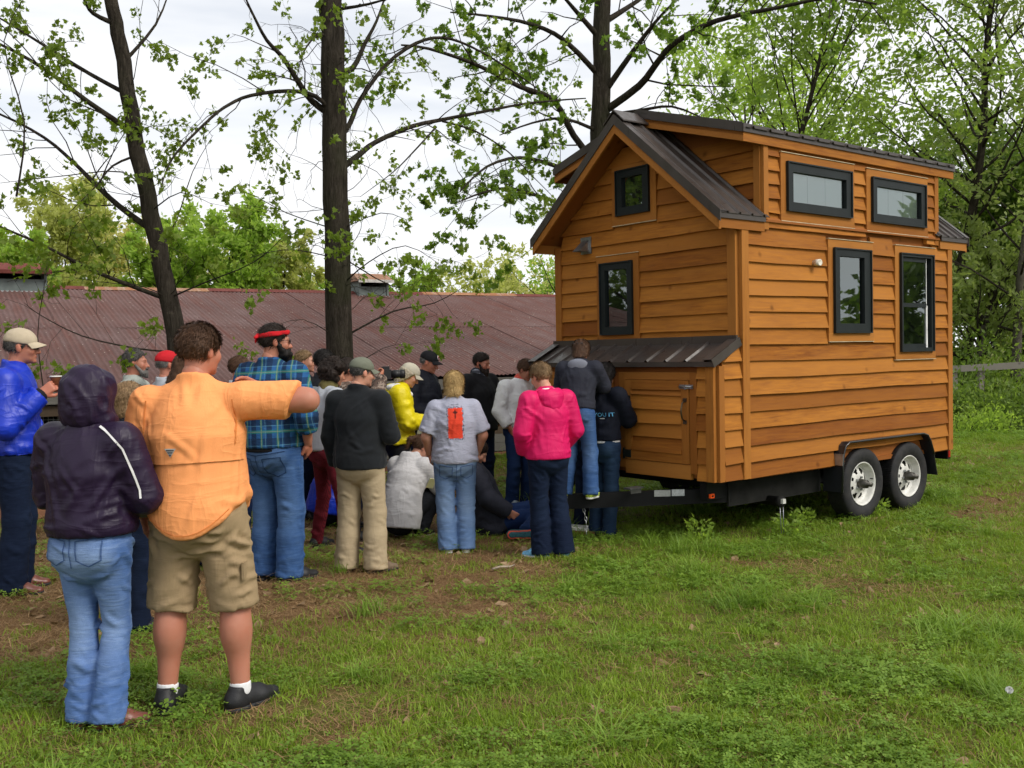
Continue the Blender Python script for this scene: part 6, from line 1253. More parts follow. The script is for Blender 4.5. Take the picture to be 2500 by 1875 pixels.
    def glasses(s, lens=LENS):
        m = MB(); 
        for q in (-1, 1):
            ring = [(q * 0.033 + 0.024 * math.cos(a), 0.108 - abs(q * 0.033 + 0.024 * math.cos(a)) * 0.12, 0.002 + 0.017 * math.sin(a)) for a in [2 * PI * k / 12 for k in range(13)]]
            m.tube(ring, 0.0022, 4); m.tube([(q * 0.056, 0.102, 0.008), (q * 0.074, 0.06, 0.006), (q * 0.081, -0.01, 0.004)], 0.0025, 4)
        m.tube([(-0.010, 0.110, 0.006), (0.010, 0.110, 0.006)], 0.0022, 4)
        V = np.array(m.v); o = s.hput('glasses', V, np.array([f if len(f) == 4 else (f[0], f[1], f[2], f[3]) for f in m.f]), GLASSF)
        if lens is not None:
            for q in (-1, 1):
                v = [(q * 0.033 + 0.023 * math.cos(a), 0.1085 - abs(q * 0.033 + 0.023 * math.cos(a)) * 0.12, 0.002 + 0.0165 * math.sin(a)) for a in [2 * PI * k / 12 for k in range(12)]]
                v = np.array(v); s.hput('lens', v, np.array([(0, 1, 2, 3), (0, 3, 4, 5), (0, 5, 6, 7), (0, 7, 8, 9), (0, 9, 10, 11)]), lens, parent=o)
        return s
    def stitch(s, part, line, w, mat, name='seam', off=0.0035):
        pts = []; fs = []; line = [np.array(q, float) for q in line]; n = len(line)
        for i, q in enumerate(line):
            t = line[min(i + 1, n - 1)] - line[max(i - 1, 0)]; t = t / np.linalg.norm(t); nn = np.array([-t[1], t[0]]) * w / 2; pts += [q - nn, q + nn]
        for i in range(n - 1): fs.append((2 * i, 2 * i + 2, 2 * i + 3, 2 * i + 1))
        return s.decal(part, pts, fs, mat, name, off=off)
    def pockets(s, mat, part='jeans', x=0.09, z=0.90, w=0.06, hgt=0.065, sl=0.008):
        for q in (-1, 1):
            c = [(q * x - w, z + hgt - q * sl), (q * x - w * 0.95, z - hgt * 0.55), (q * x, z - hgt), (q * x + w * 0.95, z - hgt * 0.55), (q * x + w, z + hgt + q * sl), (q * x, z + hgt), (q * x - w, z + hgt - q * sl)]
            f = []
            for a, b in zip(c[:-1], c[1:]): f += [tuple(np.array(a) + (np.array(b) - np.array(a)) * k / 4) for k in range(4)]
            s.stitch(part, f + [c[-1]], 0.006, mat, 'pocket_seam')
        s.stitch(part, [(-0.19 + 0.02 * k, z + hgt + 0.045 - 0.03 * (1 - abs(k - 9.5) / 9.5)) for k in range(20)], 0.005, mat, 'yoke_seam'); s.stitch(part, [(0.0, z + hgt + 0.02 - 0.02 * k) for k in range(9)], 0.005, mat, 'centre_seam')
    def decal(s, part, pts, faces, mat, name='print', back=True, off=0.004, parent=True, origin=(0, 0, 0)):
        """flat marks (x, z in body metres) laid on the back of a garment"""
        o, V, F = s.parts[part]; P = np.array(pts, dtype=float); out = []
        b = V[(V[:, 1] < s.J['che'][1] + 0.02)] if back else V[(V[:, 1] > s.J['che'][1])]
        for x, z in P:
            d = (b[:, 0] - x) ** 2 + (b[:, 2] - z) ** 2; i = np.argsort(d)[:6]; y = (b[i, 1] / (d[i] + 1e-5)).sum() / (1 / (d[i] + 1e-5)).sum()
            ym = b[i, 1].min() if back else b[i, 1].max(); out.append((x, (0.4 * y + 0.6 * ym) - off if back else (0.4 * y + 0.6 * ym) + off, z))
        me = mesh(name, [tuple(np.array(q) * s.s) for q in out], faces); return obj(name, me, mat, o)
# ---------------------------------------------------------------- the crowd
m_blue = fabric('blue_nylon', (0.004, 0.03, 0.44), 0.45, 0.15, wr=0.45, spec=0.45)
m_black = fabric('black_knit', (0.008, 0.008, 0.01), 0.8)
m_purple = fabric('purple_nylon', (0.016, 0.0065, 0.029), 0.48, 0.2, wr=0.3, spec=0.32)
m_orange = fabric('orange_cotton', (0.92, 0.355, 0.125), 0.8, 0.05, wr=0.35)
m_khaki = fabric('khaki_shorts', (0.32, 0.23, 0.13), 0.9, 0.12, wr=0.2)
m_tan = fabric('tan_slacks', (0.40, 0.315, 0.20), 0.9, 0.1, wr=0.2)
m_fleece = fabric('charcoal_fleece', (0.010, 0.012, 0.015), 0.95, 0.3, 400, 0.5, 0.1)
m_navy = fabric('navy_cloth', (0.004, 0.006, 0.015), 0.85, 0.25, wr=0.2)
m_navyj = fabric('navy_jacket', (0.004, 0.006, 0.014), 0.7, 0.2, wr=0.35)
m_yellow = fabric('yellow_nylon', (0.80, 0.66, 0.008), 0.45, 0.08, wr=0.3, spec=0.3)
m_white = fabric('white_lining', (0.78, 0.77, 0.77), 0.8, 0.06)
m_hoodie = fabric('pale_hoodie', (0.58, 0.57, 0.58), 0.9, 0.08, wr=0.35)
m_pink = fabric('pink_nylon', (0.66, 0.008, 0.115), 0.55, 0.1, wr=0.3, spec=0.25)
m_slate = fabric('slate_cloth', (0.020, 0.022, 0.034), 0.8, 0.2, wr=0.3)
m_greyhood = fabric('grey_heather', (0.17, 0.18, 0.22), 0.9, 0.15)
m_greyshirt = fabric('pale_grey_shirt', (0.40, 0.42, 0.46), 0.85, 0.1, wr=0.2)
m_sage = fabric('sage_striped_shirt', (0.36, 0.39, 0.36), 0.85, 0.12, wr=0.25)
m_redcord = None
m_redcap = fabric('red_cap', (0.50, 0.012, 0.02), 0.8, 0.12); m_beigecap = fabric('beige_cap', (0.48, 0.40, 0.29), 0.85, 0.1)
m_greencap = fabric('green_cap', (0.155, 0.165, 0.125), 0.9, 0.15); m_palecap = fabric('pale_cap', (0.52, 0.48, 0.38), 0.85, 0.1)
m_blackcap = fabric('black_cap', (0.010, 0.010, 0.013), 0.8, 0.2); m_red = fabric('red_cotton', (0.55, 0.012, 0.015), 0.85, 0.1)
m_coral = fabric('coral_cotton', (0.62, 0.10, 0.07), 0.85, 0.1)
m_olive = fabric('olive_scarf', (0.12, 0.10, 0.035), 0.9, 0.3)
d_light = denim('light_denim', (0.055, 0.125, 0.33), (0.36, 0.49, 0.72), 0.85); d_pale = denim('pale_denim', (0.10, 0.185, 0.37), (0.30, 0.41, 0.58), 0.85)
d_mid = denim('mid_denim', (0.024, 0.07, 0.20), (0.13, 0.23, 0.42)); d_dark = denim('dark_denim', (0.003, 0.008, 0.026), (0.012, 0.026, 0.06), 0.6)
d_navy = denim('navy_denim', (0.006, 0.02, 0.08), (0.03, 0.065, 0.16)); d_teal = denim('slate_denim', (0.010, 0.026, 0.065), (0.04, 0.08, 0.14))
m_shoeblack = simple('black_leather_shoe', (0.012, 0.012, 0.014), 0.55, 0.3, 30, 0.3); m_clog = simple('brown_clog_leather', (0.15, 0.05, 0.035), 0.35, 0.3, 14, 0.2)
m_suede = simple('brown_suede', (0.14, 0.10, 0.065), 0.9, 0.3, 30, 0.3); m_sock = fabric('white_sock', (0.75, 0.75, 0.76), 0.9, 0.05)
m_sneak = simple('blue_sneaker_mesh', (0.16, 0.40, 0.62), 0.7, 0.5, 40, 0.3); m_neon = simple('neon_sneaker', (0.42, 0.52, 0.06), 0.7, 0.4, 40, 0.3)
m_teal = simple('teal_sole', (0.015, 0.09, 0.11), 0.7, 0.4, 50, 0.3); m_greysn = simple('grey_sneaker', (0.25, 0.3, 0.34), 0.7, 0.5, 40, 0.3)
def plaid_mat(name, base, bands, sc=1.0):
    t = NT(name); v = t.sep(t.coord('Object', rot=(0.0, 0.03, 0.05))); x = t.math('ADD', v[0], t.math('MULTIPLY', v[1], 0.55)); z = v[2]
    col = base
    for ax, f, w, ph, c, a in bands:
        q = t.math('FRACT', t.math('ADD', t.math('MULTIPLY', x if ax == 'x' else z, f * sc), ph)); m = t.math('LESS_THAN', t.math('ABSOLUTE', t.math('SUBTRACT', q, 0.5)), w)
        col = t.mix(t.math('MULTIPLY', m, a), col, c)
    n = t.noise(t.coord('Object'), 300, 2); nb = t.bump(t.noise(t.coord('Object', (10, 10, 22)), 1.0, 4, 0.5, 1.5), 0.35, 0.02, t.bump(n, 0.3, 0.002))
    return t.fin(t.mix(t.rng(n, 0.3, 0.7, 0, 0.25), col, (0.01, 0.02, 0.03)), 0.9, nb, 0, 0.2)
m_plaid = plaid_mat('blue_plaid', (0.022, 0.10, 0.27), [('x', 7.5, 0.16, 0.0, (0.008, 0.018, 0.05), 0.75), ('z', 7.0, 0.17, 0.1, (0.008, 0.022, 0.06), 0.7), ('x', 7.5, 0.07, 0.5, (0.03, 0.20, 0.15), 0.7), ('z', 7.0, 0.08, 0.6, (0.03, 0.21, 0.17), 0.7), ('x', 7.5, 0.022, 0.5, (0.30, 0.26, 0.17), 0.6), ('z', 7.0, 0.02, 0.6, (0.25, 0.28, 0.2), 0.6), ('x', 7.5, 0.015, 0.25, (0.15, 0.35, 0.45), 0.5), ('z', 7.0, 0.014, 0.3, (0.14, 0.33, 0.42), 0.5)])
m_bwplaid = plaid_mat('black_white_plaid', (0.30, 0.31, 0.36), [('x', 16, 0.22, 0, (0.012, 0.012, 0.02), 0.9), ('z', 15, 0.2, 0, (0.012, 0.012, 0.02), 0.8)])
m_track = plaid_mat('black_track_pants', (0.008, 0.008, 0.01), [])
m_redcord = plaid_mat('red_corduroy', (0.145, 0.008, 0.015), [('x', 90, 0.2, 0, (0.045, 0.002, 0.006), 0.8)])
m_sweater = plaid_mat('white_knit', (0.82, 0.82, 0.83), [])
m_bandana = plaid_mat('red_bandana', (0.58, 0.012, 0.018), [])
def camo():
    t = NT('camo_cloth'); v = t.coord('Object', (1, 1, 1.3)); a = t.noise(v, 16, 3, 0.6); b = t.noise(v, 27, 3, 0.6)
    c = t.mix(t.rng(a, 0.48, 0.52), (0.10, 0.065, 0.05), (0.26, 0.20, 0.16)); c = t.mix(t.rng(b, 0.55, 0.58), c, (0.03, 0.022, 0.018)); return t.fin(c, 0.9)
m_camo = camo()
def tee_mat():
    """heather grey with a ragged orange block on the back and a dark cross on it"""
    t = NT('grey_heather_tee'); cv = t.coord('Object'); v = t.sep(cv); n = t.noise(cv, 300, 2); nb = t.noise(cv, 55, 3, 0.7); dn = t.math('MULTIPLY', t.math('SUBTRACT', nb, 0.5), 0.035)
    base = t.mix(t.rng(n, 0.3, 0.7), (0.27, 0.28, 0.36), (0.42, 0.43, 0.52))
    def rect(x0, x1, z0, z1, j=True):
        X = t.math('ADD', v[0], dn) if j else v[0]; Zz = t.math('ADD', v[2], dn) if j else v[2]
        a = t.math('MULTIPLY', t.math('GREATER_THAN', X, x0), t.math('LESS_THAN', X, x1)); b = t.math('MULTIPLY', t.math('GREATER_THAN', Zz, z0), t.math('LESS_THAN', Zz, z1)); return t.math('MULTIPLY', a, b)
    back = t.math('LESS_THAN', v[1], 0.0)
    X0, X1, Z0, Z1 = -0.062, 0.058, 0.985, 1.235
    sp = t.math('MULTIPLY', rect(X0 - 0.012, X1 + 0.012, Z0 - 0.012, Z1 + 0.014), t.math('GREATER_THAN', t.noise(cv, 120, 2), 0.52))
    col = t.mix(t.math('MULTIPLY', back, sp), base, (0.05, 0.05, 0.08))
    col = t.mix(t.math('MULTIPLY', back, rect(X0, X1, Z0, Z1)), col, (0.66, 0.055, 0.025))
    cx = -0.002
    for r in ((cx - 0.006, cx + 0.006, 1.15, 1.222), (cx - 0.02, cx + 0.02, 1.194, 1.206), (cx - 0.012, cx + 0.012, 1.189, 1.211)): col = t.mix(t.math('MULTIPLY', t.math('MULTIPLY', back, rect(*r, False)), 0.8), col, (0.06, 0.012, 0.01))
    for zz, hw in ((1.262, 0.03),): col = t.mix(t.math('MULTIPLY', t.math('MULTIPLY', back, rect(cx - hw, cx + hw, zz - 0.006, zz + 0.006)), 0.6), col, (0.08, 0.08, 0.1))
    return t.fin(col, 0.9, t.bump(t.noise(t.coord('Object', (10, 10, 24)), 1.0, 4, 0.5, 1.5), 0.4, 0.02), 0, 0.2)
G_CROWD = 'crowd gathered by the trailer tongue'
SQ = dict(pel=(0, -0.14, 0.27), wai=(0, -0.11, 0.42), che=(0, 0.0, 0.61), nek=(0, 0.11, 0.78), shR=(0.17, 0.06, 0.72), shL=(-0.17, 0.06, 0.72), elR=(0.25, 0.19, 0.50), elL=(-0.25, 0.19, 0.50), wrR=(0.12, 0.36, 0.47), wrL=(-0.12, 0.36, 0.47),
          hiR=(0.09, -0.12, 0.27), hiL=(-0.09, -0.12, 0.27), knR=(0.17, 0.25, 0.44), knL=(-0.17, 0.25, 0.44), anR=(0.13, 0.03, 0.085), anL=(-0.13, 0.03, 0.085))
NEAR = 0.0112

# man in the orange shirt
P = Person((-1.505, 4.74), -2, 1.845, 'man in orange button shirt and khaki shorts with his elbow raised', dict(shR=(0.225, -0.005, 1.43), elR=(0.505, 0.03, 1.425), wrR=(0.24, 0.21, 1.475), hdR=(-0.9, 0.35, 0.35), shL=(-0.22, 0, 1.42), elL=(-0.29, 0.0, 1.14), wrL=(-0.29, 0.09, 0.90),
     hiR=(0.10, 0, 0.92), hiL=(-0.10, 0, 0.92), knR=(0.152, 0.01, 0.50), knL=(-0.142, 0.01, 0.50), anR=(0.178, -0.02, 0.085), anL=(-0.162, -0.03, 0.085), nek=(0, -0.01, 1.50)), (-28, -4, 0), 'ruddy', 1.22, 1.25, G_CROWD, h=NEAR)
P.body(leg=1.40, arm=1.38, curl=(40, 35)); P.top(m_orange, 'shirt', 0.018, 0.825, 0.45, 0.006, 0.045, None, 0.018, 0.75, 0.0055, belly=0.02, neckr=0.082); P.bottom(m_khaki, 'shorts', 0.008, 0.102, end=0.05, wr=0.011)
P.shoes(m_shoeblack, RUB, {'R': -32, 'L': 4}, 1.12, sock=m_sock, hgt=0.066); P.hair('short', 'brown', 3600, vol=1.1)
so_, sv_, sf_ = P.parts['shirt']
def _cape():      # vent cape across the back: the upper back hangs over the lower part
    k = (sv_[:, 2] > 1.158) & (sv_[:, 1] < 0.0) & (np.abs(sv_[:, 0]) < 0.225); N = normals(sv_, sf_); idx = np.where(k)[0]; mp = -np.ones(len(sv_), int); mp[idx] = np.arange(len(idx)); f = sf_[k[sf_].all(1)]
    low = np.clip((1.32 - sv_[idx, 2]) / 0.16, 0, 1); cv_ = sv_[idx].copy(); cv_[:, 2] = np.where(cv_[:, 2] < 1.1745, 1.164 + 0.004 * np.sin(cv_[:, 0] * 14), cv_[:, 2]); P.put('vent_cape', cv_ + N[idx] * (0.001 + 0.008 * low)[:, None], mp[f], m_orange, parent=so_)
_cape()
m_oseam = fabric('orange_seam', (0.70, 0.22, 0.055), 0.85)
for _q in (-1, 1): P.stitch('shirt', [(_q * (0.196 + 0.012 * math.sin(k * 0.3)), 1.44 - 0.028 * k) for k in range(10)], 0.005, m_oseam, 'armhole_seam')
P.stitch('shirt', [(-0.19 + 0.02 * k, 0.835 + 0.012 + 3.0 * (-0.19 + 0.02 * k) ** 2) for k in range(20)], 0.004, m_oseam, 'hem_seam')
m_patch = simple('grey_patch', (0.45, 0.45, 0.42), 0.8); m_patchd = simple('dark_patch_lines', (0.07, 0.07, 0.08), 0.8)
P.decal('vent_cape', [(-0.073, 1.232), (-0.019, 1.232), (-0.046, 1.192)], [(0, 1, 2)], m_patch, 'badge', off=0.004)
P.decal('vent_cape', [(-0.064, 1.227), (-0.028, 1.227), (-0.028, 1.221), (-0.064, 1.221), (-0.060, 1.217), (-0.032, 1.217), (-0.036, 1.211), (-0.056, 1.211), (-0.054, 1.207), (-0.038, 1.207), (-0.046, 1.196)], [(0, 1, 2, 3), (4, 5, 6, 7), (8, 9, 10)], m_patchd, 'badge_print', off=0.0065)
for sx, sg in ((0.218, 1),):
    MB().box(sx * P.s, -0.09 * P.s, 0.62 * P.s, (sx + 0.012) * P.s, 0.06 * P.s, 0.70 * P.s).build('cargo_pocket_flap', m_khaki, P.root)

# woman in the purple hooded jacket
P = Person((-1.932, 4.54), -14, 1.655, 'woman in dark purple hooded jacket and light jeans seen from behind', dict(elR=(0.265, 0.04, 1.15), wrR=(0.13, 0.24, 1.08), elL=(-0.255, 0.04, 1.15), wrL=(-0.13, 0.24, 1.08), hiR=(0.088, 0, 0.92), hiL=(-0.088, 0, 0.92), knR=(0.072, 0.07, 0.50), knL=(-0.078, 0.02, 0.50), anR=(0.078, -0.03, 0.085), anL=(-0.07, -0.02, 0.085)), (-8, -8, 0), 'fair', 1.15, 1.12, G_CROWD, h=NEAR)
P.body(hands=''); o_ = P.top(m_purple, 'jacket', 0.030, 0.955, 1.0, 0.010, 0.0, None, 0.006, 0.0, 0.0075, elastic=0.02); P.bottom(d_light, 'jeans', 0.009, 0.074, 0.053, wr=0.009, hip=1.05); P.shoes(m_clog, RUB, {'R': -48, 'L': 5}, 1.0, hgt=0.03)
def hood_up(P, mat, parent):
    sd = SDF(); sd.ell((0, -0.03, 0.03), (0.128, 0.142, 0.128), 0.03); sd.ell((0, -0.04, -0.07), (0.122, 0.118, 0.12), 0.05); sd.ell((0, 0.01, -0.13), (0.13, 0.12, 0.07), 0.04); sd.ell((0, 0.155, -0.01), (0.085, 0.11, 0.115), 0.02, op='s')
    V, F = sd.run(0.010); N = normals(V, F); V = V + N * (0.009 * fold(V + 0.3 * V[:, [2, 0, 1]], (16, 16, 9), 3, 0.5) + 0.004 * fold(V, (26, 26, 20), 8, 0.5))[:, None]; P.hput('hood', V, F, mat, parent=parent)
hood_up(P, m_purple, o_); P.hair('bob', 'sandy', 200)
P.stitch('jacket', [(0.115, 1.50), (0.15, 1.485), (0.19, 1.462), (0.225, 1.43), (0.25, 1.39), (0.268, 1.34), (0.282, 1.29), (0.295, 1.24), (0.305, 1.19), (0.31, 1.15)], 0.0085, m_white, 'piping', off=0.005)
d_seam = denim('seam_denim', (0.05, 0.10, 0.24), (0.16, 0.24, 0.40), 0.5); d_seam2 = denim('dark_seam_denim', (0.016, 0.045, 0.12), (0.05, 0.10, 0.2), 0.5)
P.pockets(d_seam)

# man in the blue jacket with the cup
P = Person((-3.62, 7.22), -74, 1.93, 'man in bright blue jacket and tan cap holding a paper cup', dict(nek=(0, 0.02, 1.485), elR=(0.27, 0.0, 1.13), wrR=(0.16, 0.20, 1.335), hdR=(-0.1, 0.75, 0.55), pnR=(-0.75, 0.45, 0.2), elL=(-0.26, 0.0, 1.14), wrL=(-0.2, 0.15, 1.0)), (4, -2, 0), 'ruddy', 1.08, 1.05, G_CROWD, h=NEAR)
P.body(hands='R', curl=(62, 40), hh=0.0055); P.top(m_blue, 'jacket', 0.026, 0.925, 0.98, 0.010, 0.05, None, 0.005, 0, 0.009, cuffmat=m_black, elastic=0.015, neckr=0.092); P.bottom(d_dark, 'jeans', 0.014, 0.085, 0.07); P.shoes(m_clog, RUB, None, 1.0, hgt=0.01, name='sandal'); P.hair('short', 'saltdark', 700, cap=True); P.cap(m_beigecap, tilt=-0.06); P.glasses()
mb = MB(); mb.lathe([(0.0, 0), (0.026, 0), (0.0375, 0.098), (0.0395, 0.1)], 24)
_ca = P.J['wrR'] + np.array([-0.055, 0.085, 0.02]); _cw = P.root.matrix_basis @ Vector(_ca * P.s)
cup = empty('paper_cup', (_cw.x, _cw.y, _cw.z), 0, 'small brown paper coffee cup held by the man in blue', 'cup')
m_cup = simple('brown_paper', (0.22, 0.075, 0.035), 0.7, 0.35, 40); m_cupw = simple('white_paper', (0.75, 0.74, 0.7), 0.6, 0.05)
mb.build('cup_wall', m_cup, cup); MB().lathe([(0.0385, 0.096), (0.0415, 0.097), (0.0415, 0.104), (0.0385, 0.105), (0.036, 0.1)], 24).build('rim', m_cupw, cup)

# man in the plaid shirt with the bandana
P = Person((-1.775, 7.40), -28, 1.93, 'bearded man in blue plaid shirt with red bandana around his head', dict(elR=(0.32, -0.05, 1.15), wrR=(0.245, 0.06, 0.95), elL=(-0.31, -0.03, 1.15), wrL=(-0.25, 0.08, 0.95), shR=(0.205, -0.01, 1.42), shL=(-0.205, -0.01, 1.42), hiR=(0.10, 0, 0.92), hiL=(-0.10, 0, 0.92), knR=(0.12, 0.02, 0.5), knL=(-0.10, 0.02, 0.5), anR=(0.12, -0.02, 0.085), anL=(-0.10, -0.02, 0.085)), (-40, -3, 0), 'ruddy', 1.2, 1.25, G_CROWD, h=NEAR)
P.body(curl=(30, 30), arm=1.15); P.top(m_plaid, 'shirt', 0.018, 0.93, 0.74, 0.014, 0.04, None, 0.0, 0, 0.0065, belly=0.02); P.bottom(d_mid, 'jeans', 0.012, 0.08, 0.076, wr=0.007, stack=1.6); P.pockets(d_seam2, x=0.11, z=0.80); P.shoes(m_shoeblack, RUB, {'R': -22, 'L': 0}, 1.1); P.hair('short', 'dark', 900, line=-0.0, vol=1.1); P.beard('black', 1.15, 0.03)
sd = SDF(); sd.cone((0, -0.014, 0.040), (0, -0.014, 0.072), 0.103, 0.101, 0.0, (0, 1, 0), (1.17, 1.17)); sd.cut(lambda X, Y, Z: np.abs(Z - 0.056 - 0.16 * Y) - 0.017 + 0 * X, 0.004); sd.cone((0.02, -0.125, 0.04), (0.045, -0.15, 0.02), 0.014, 0.01, 0.01); sd.cone((0.0, -0.125, 0.035), (-0.012, -0.14, -0.015), 0.012, 0.008, 0.01)
V, F = sd.run(0.0075); N = normals(V, F); P.hput('bandana', V + N * (0.004 * fold(V, (18, 18, 40), 4))[:, None], F, m_bandana); P.glasses()
sd = SDF(); sd.chain([P.J['pel'] + (0, 0, -0.03), P.J['pel'] + (0, 0, 0.02)], [0.212, 0.212], 0.01, P.fw, [0.98, 0.98]); sd.cut(lambda X, Y, Z: np.abs(Z - 0.918) - 0.014 + 0 * X + 0 * Y, 0.004); V, F = sd.run(0.012); P.put('undershirt_hem', V, F, m_black)

# man in the charcoal fleece
P = Person((-1.175, 7.62), -12, 1.665, 'man in charcoal fleece jacket, tan slacks and grey-green cap', dict(elR=(0.268, 0.0, 1.13), wrR=(0.14, 0.2, 1.10), elL=(-0.245, -0.02, 1.12), wrL=(-0.225, 0.05, 0.88), knR=(0.11, 0.02, 0.5), knL=(-0.11, 0.02, 0.5), anR=(0.12, -0.02, 0.085), anL=(-0.13, -0.02, 0.085)), (-42, -8, 0), 'fair', 1.12, 1.18, G_CROWD, h=NEAR)
P.body(hands=''); P.top(m_fleece, 'fleece_jacket', 0.024, 0.865, 1.0, 0.004, 0.055, None, 0.006, 0, 0.0065); P.bottom(m_tan, 'slacks', 0.016, 0.082, 0.074, wr=0.0065, stack=1.6); P.shoes(m_suede, RUB, {'R': -42, 'L': 8}, 1.05); P.hair('short', 'saltdark', 600, cap=True); P.cap(m_greencap); P.glasses(None)

# woman in the grey tee shirt
P = Person((-0.495, 8.41), 8, 1.55, 'blond woman in grey t-shirt with orange block print on the back', dict(elR=(0.275, -0.02, 1.14), wrR=(0.23, 0.10, 0.96), elL=(-0.275, -0.02, 1.14), wrL=(-0.24, 0.09, 0.96), shR=(0.178, -0.01, 1.41), shL=(-0.178, -0.01, 1.41), hiR=(0.10, 0, 0.92), hiL=(-0.10, 0, 0.92), knR=(0.10, 0.02, 0.5), knL=(-0.10, 0.02, 0.5), anR=(0.09, -0.02, 0.085), anL=(-0.09, -0.02, 0.085)), (-10, -10, 0), 'fair', 1.24, 1.15, G_CROWD, h=NEAR)
P.body(arm=1.25); P.top(tee_mat(), 'tee_shirt', 0.014, 0.885, 0.44, 0.012, 0.0, None, 0.004, 0, 0.006); P.bottom(d_pale, 'jeans', 0.012, 0.08, 0.076, wr=0.005); P.pockets(d_seam, x=0.10, z=0.80); P.shoes(WHITE_SOLE, WHITE_SOLE, {'R': -8, 'L': 8}, 0.95); P.hair('bob', 'blond', 1600, vol=1.25)

# woman in the pink jacket
P = Person((0.285, 8.16), 26, 1.63, 'woman in bright pink rain jacket and dark jeans seen from behind', dict(elR=(0.265, -0.03, 1.14), wrR=(0.19, 0.11, 0.97), elL=(-0.265, -0.02, 1.14), wrL=(-0.19, 0.10, 0.96), nek=(0, 0.02, 1.48), hiR=(0.09, 0, 0.92), hiL=(-0.09, 0, 0.92), knR=(0.095, 0.0, 0.5), knL=(-0.085, 0.03, 0.5), anR=(0.10, -0.08, 0.085), anL=(-0.08, 0.0, 0.085)), (12, -22, 0), 'fair', 1.04, 1.06, G_CROWD, h=NEAR)
P.body(hands=''); P.top(m_pink, 'rain_jacket', 0.023, 0.895, 1.0, 0.010, 0.03, None, 0.010, 0, 0.0055); P.bottom(d_dark, 'jeans', 0.012, 0.086, 0.066); P.shoes(m_sneak, WHITE_SOLE, {'R': 20, 'L': 40}, 0.98)
sd = SDF(); b = P.J['nek'] - P.fw * 0.09; sd.ell(b - (0, 0.0, 0.035), (0.125, 0.075, 0.07), 0.03); sd.ell(b - (0, 0.03, 0.095), (0.098, 0.055, 0.075), 0.03); sd.ell(b - (0, 0.02, 0.155), (0.05, 0.04, 0.05), 0.03)
for q in (-1, 1): sd.cone(b + np.array([q * 0.085, 0.02, 0.0]), P.J['nek'] + P.fw * 0.08 + np.array([q * 0.05, 0, -0.05]), 0.036, 0.026, 0.02)
V, F = sd.run(0.010); N = normals(V, F); P.put('hood', V + N * (0.006 * fold(V, (12, 12, 26), 5, 0.5))[:, None], F, m_pink); sd = SDF(); sd.ell(b + (0, 0.035, 0.022), (0.085, 0.06, 0.018), 0.02); V, F = sd.run(0.009); P.put('hood_lining', V, F, m_white)
P.hair('short', 'sandy', 1500, vol=1.9)

# woman with curly hair and red trousers
P = Person((-1.60, 8.55), -48, 1.68, 'curly dark haired woman in grey top and red corduroy trousers', dict(hiR=(0.09, 0, 0.92), knR=(0.20, 0.03, 0.5), anR=(0.30, -0.02, 0.085), knL=(-0.16, 0.05, 0.5), anL=(-0.25, 0.02, 0.085), nek=(0, 0.02, 1.48), elR=(0.25, 0.0, 1.14), wrR=(0.15, 0.2, 1.12)), (-10, -14, 0), 'tan', 1.0, 1.0, G_CROWD)
P.body(hands=''); P.top(m_greyshirt, 'top', 0.018, 0.93, 0.9, 0.012, 0, None); P.bottom(m_redcord, 'corduroy_trousers', 0.008, 0.05, 0.055); P.shoes(m_shoeblack, RUB); P.hair('curly', 'dark', 900)
sd = SDF(); sd.cone(P.J['nek'] - (0, 0, 0.035), P.J['nek'] + (0, 0.01, 0.03), 0.10, 0.082, 0.02); V, F = sd.run(0.012); N = normals(V, F); P.put('scarf', V + N * (0.008 * fold(V, (14, 14, 30), 6))[:, None], F, m_olive)

# woman in the yellow jacket
P = Person((-1.13, 9.75), -72, 1.665, 'woman in yellow rain jacket and pale cap looking down', dict(nek=(0, 0.045, 1.475), elR=(0.24, 0.06, 1.13), wrR=(0.12, 0.28, 1.12), hdR=(-0.1, 0.9, -0.1), elL=(-0.24, 0.05, 1.13), wrL=(-0.1, 0.27, 1.12)), (-4, -30, 0), 'fair', 1.05, 1.05, G_CROWD)
P.body(hands='R', curl=(55, 50)); o_ = P.top(m_yellow, 'rain_jacket', 0.032, 0.90, 0.97, 0.012, 0.0, None, 0.012, 0, 0.009); P.bottom(m_black, 'trousers', 0.01, 0.06, 0.06); P.shoes(m_shoeblack, RUB); P.hair('bob', 'silver', 700, cap=True); P.cap(m_palecap)
sd = SDF(); b = P.J['nek'] - P.fw * 0.07; sd.ell(b - (0, 0, 0.02), (0.115, 0.07, 0.05), 0.03); sd.ell(b + (0, 0.02, -0.005), (0.12, 0.1, 0.028), 0.03)
for q in (-1, 1): sd.cone(b + np.array([q * 0.08, 0.02, 0.0]), P.J['nek'] + np.array([q * 0.06, 0.09, -0.07]), 0.036, 0.028, 0.02)
V, F = sd.run(0.011); P.put('hood_lining', V, F, m_white, parent=o_)

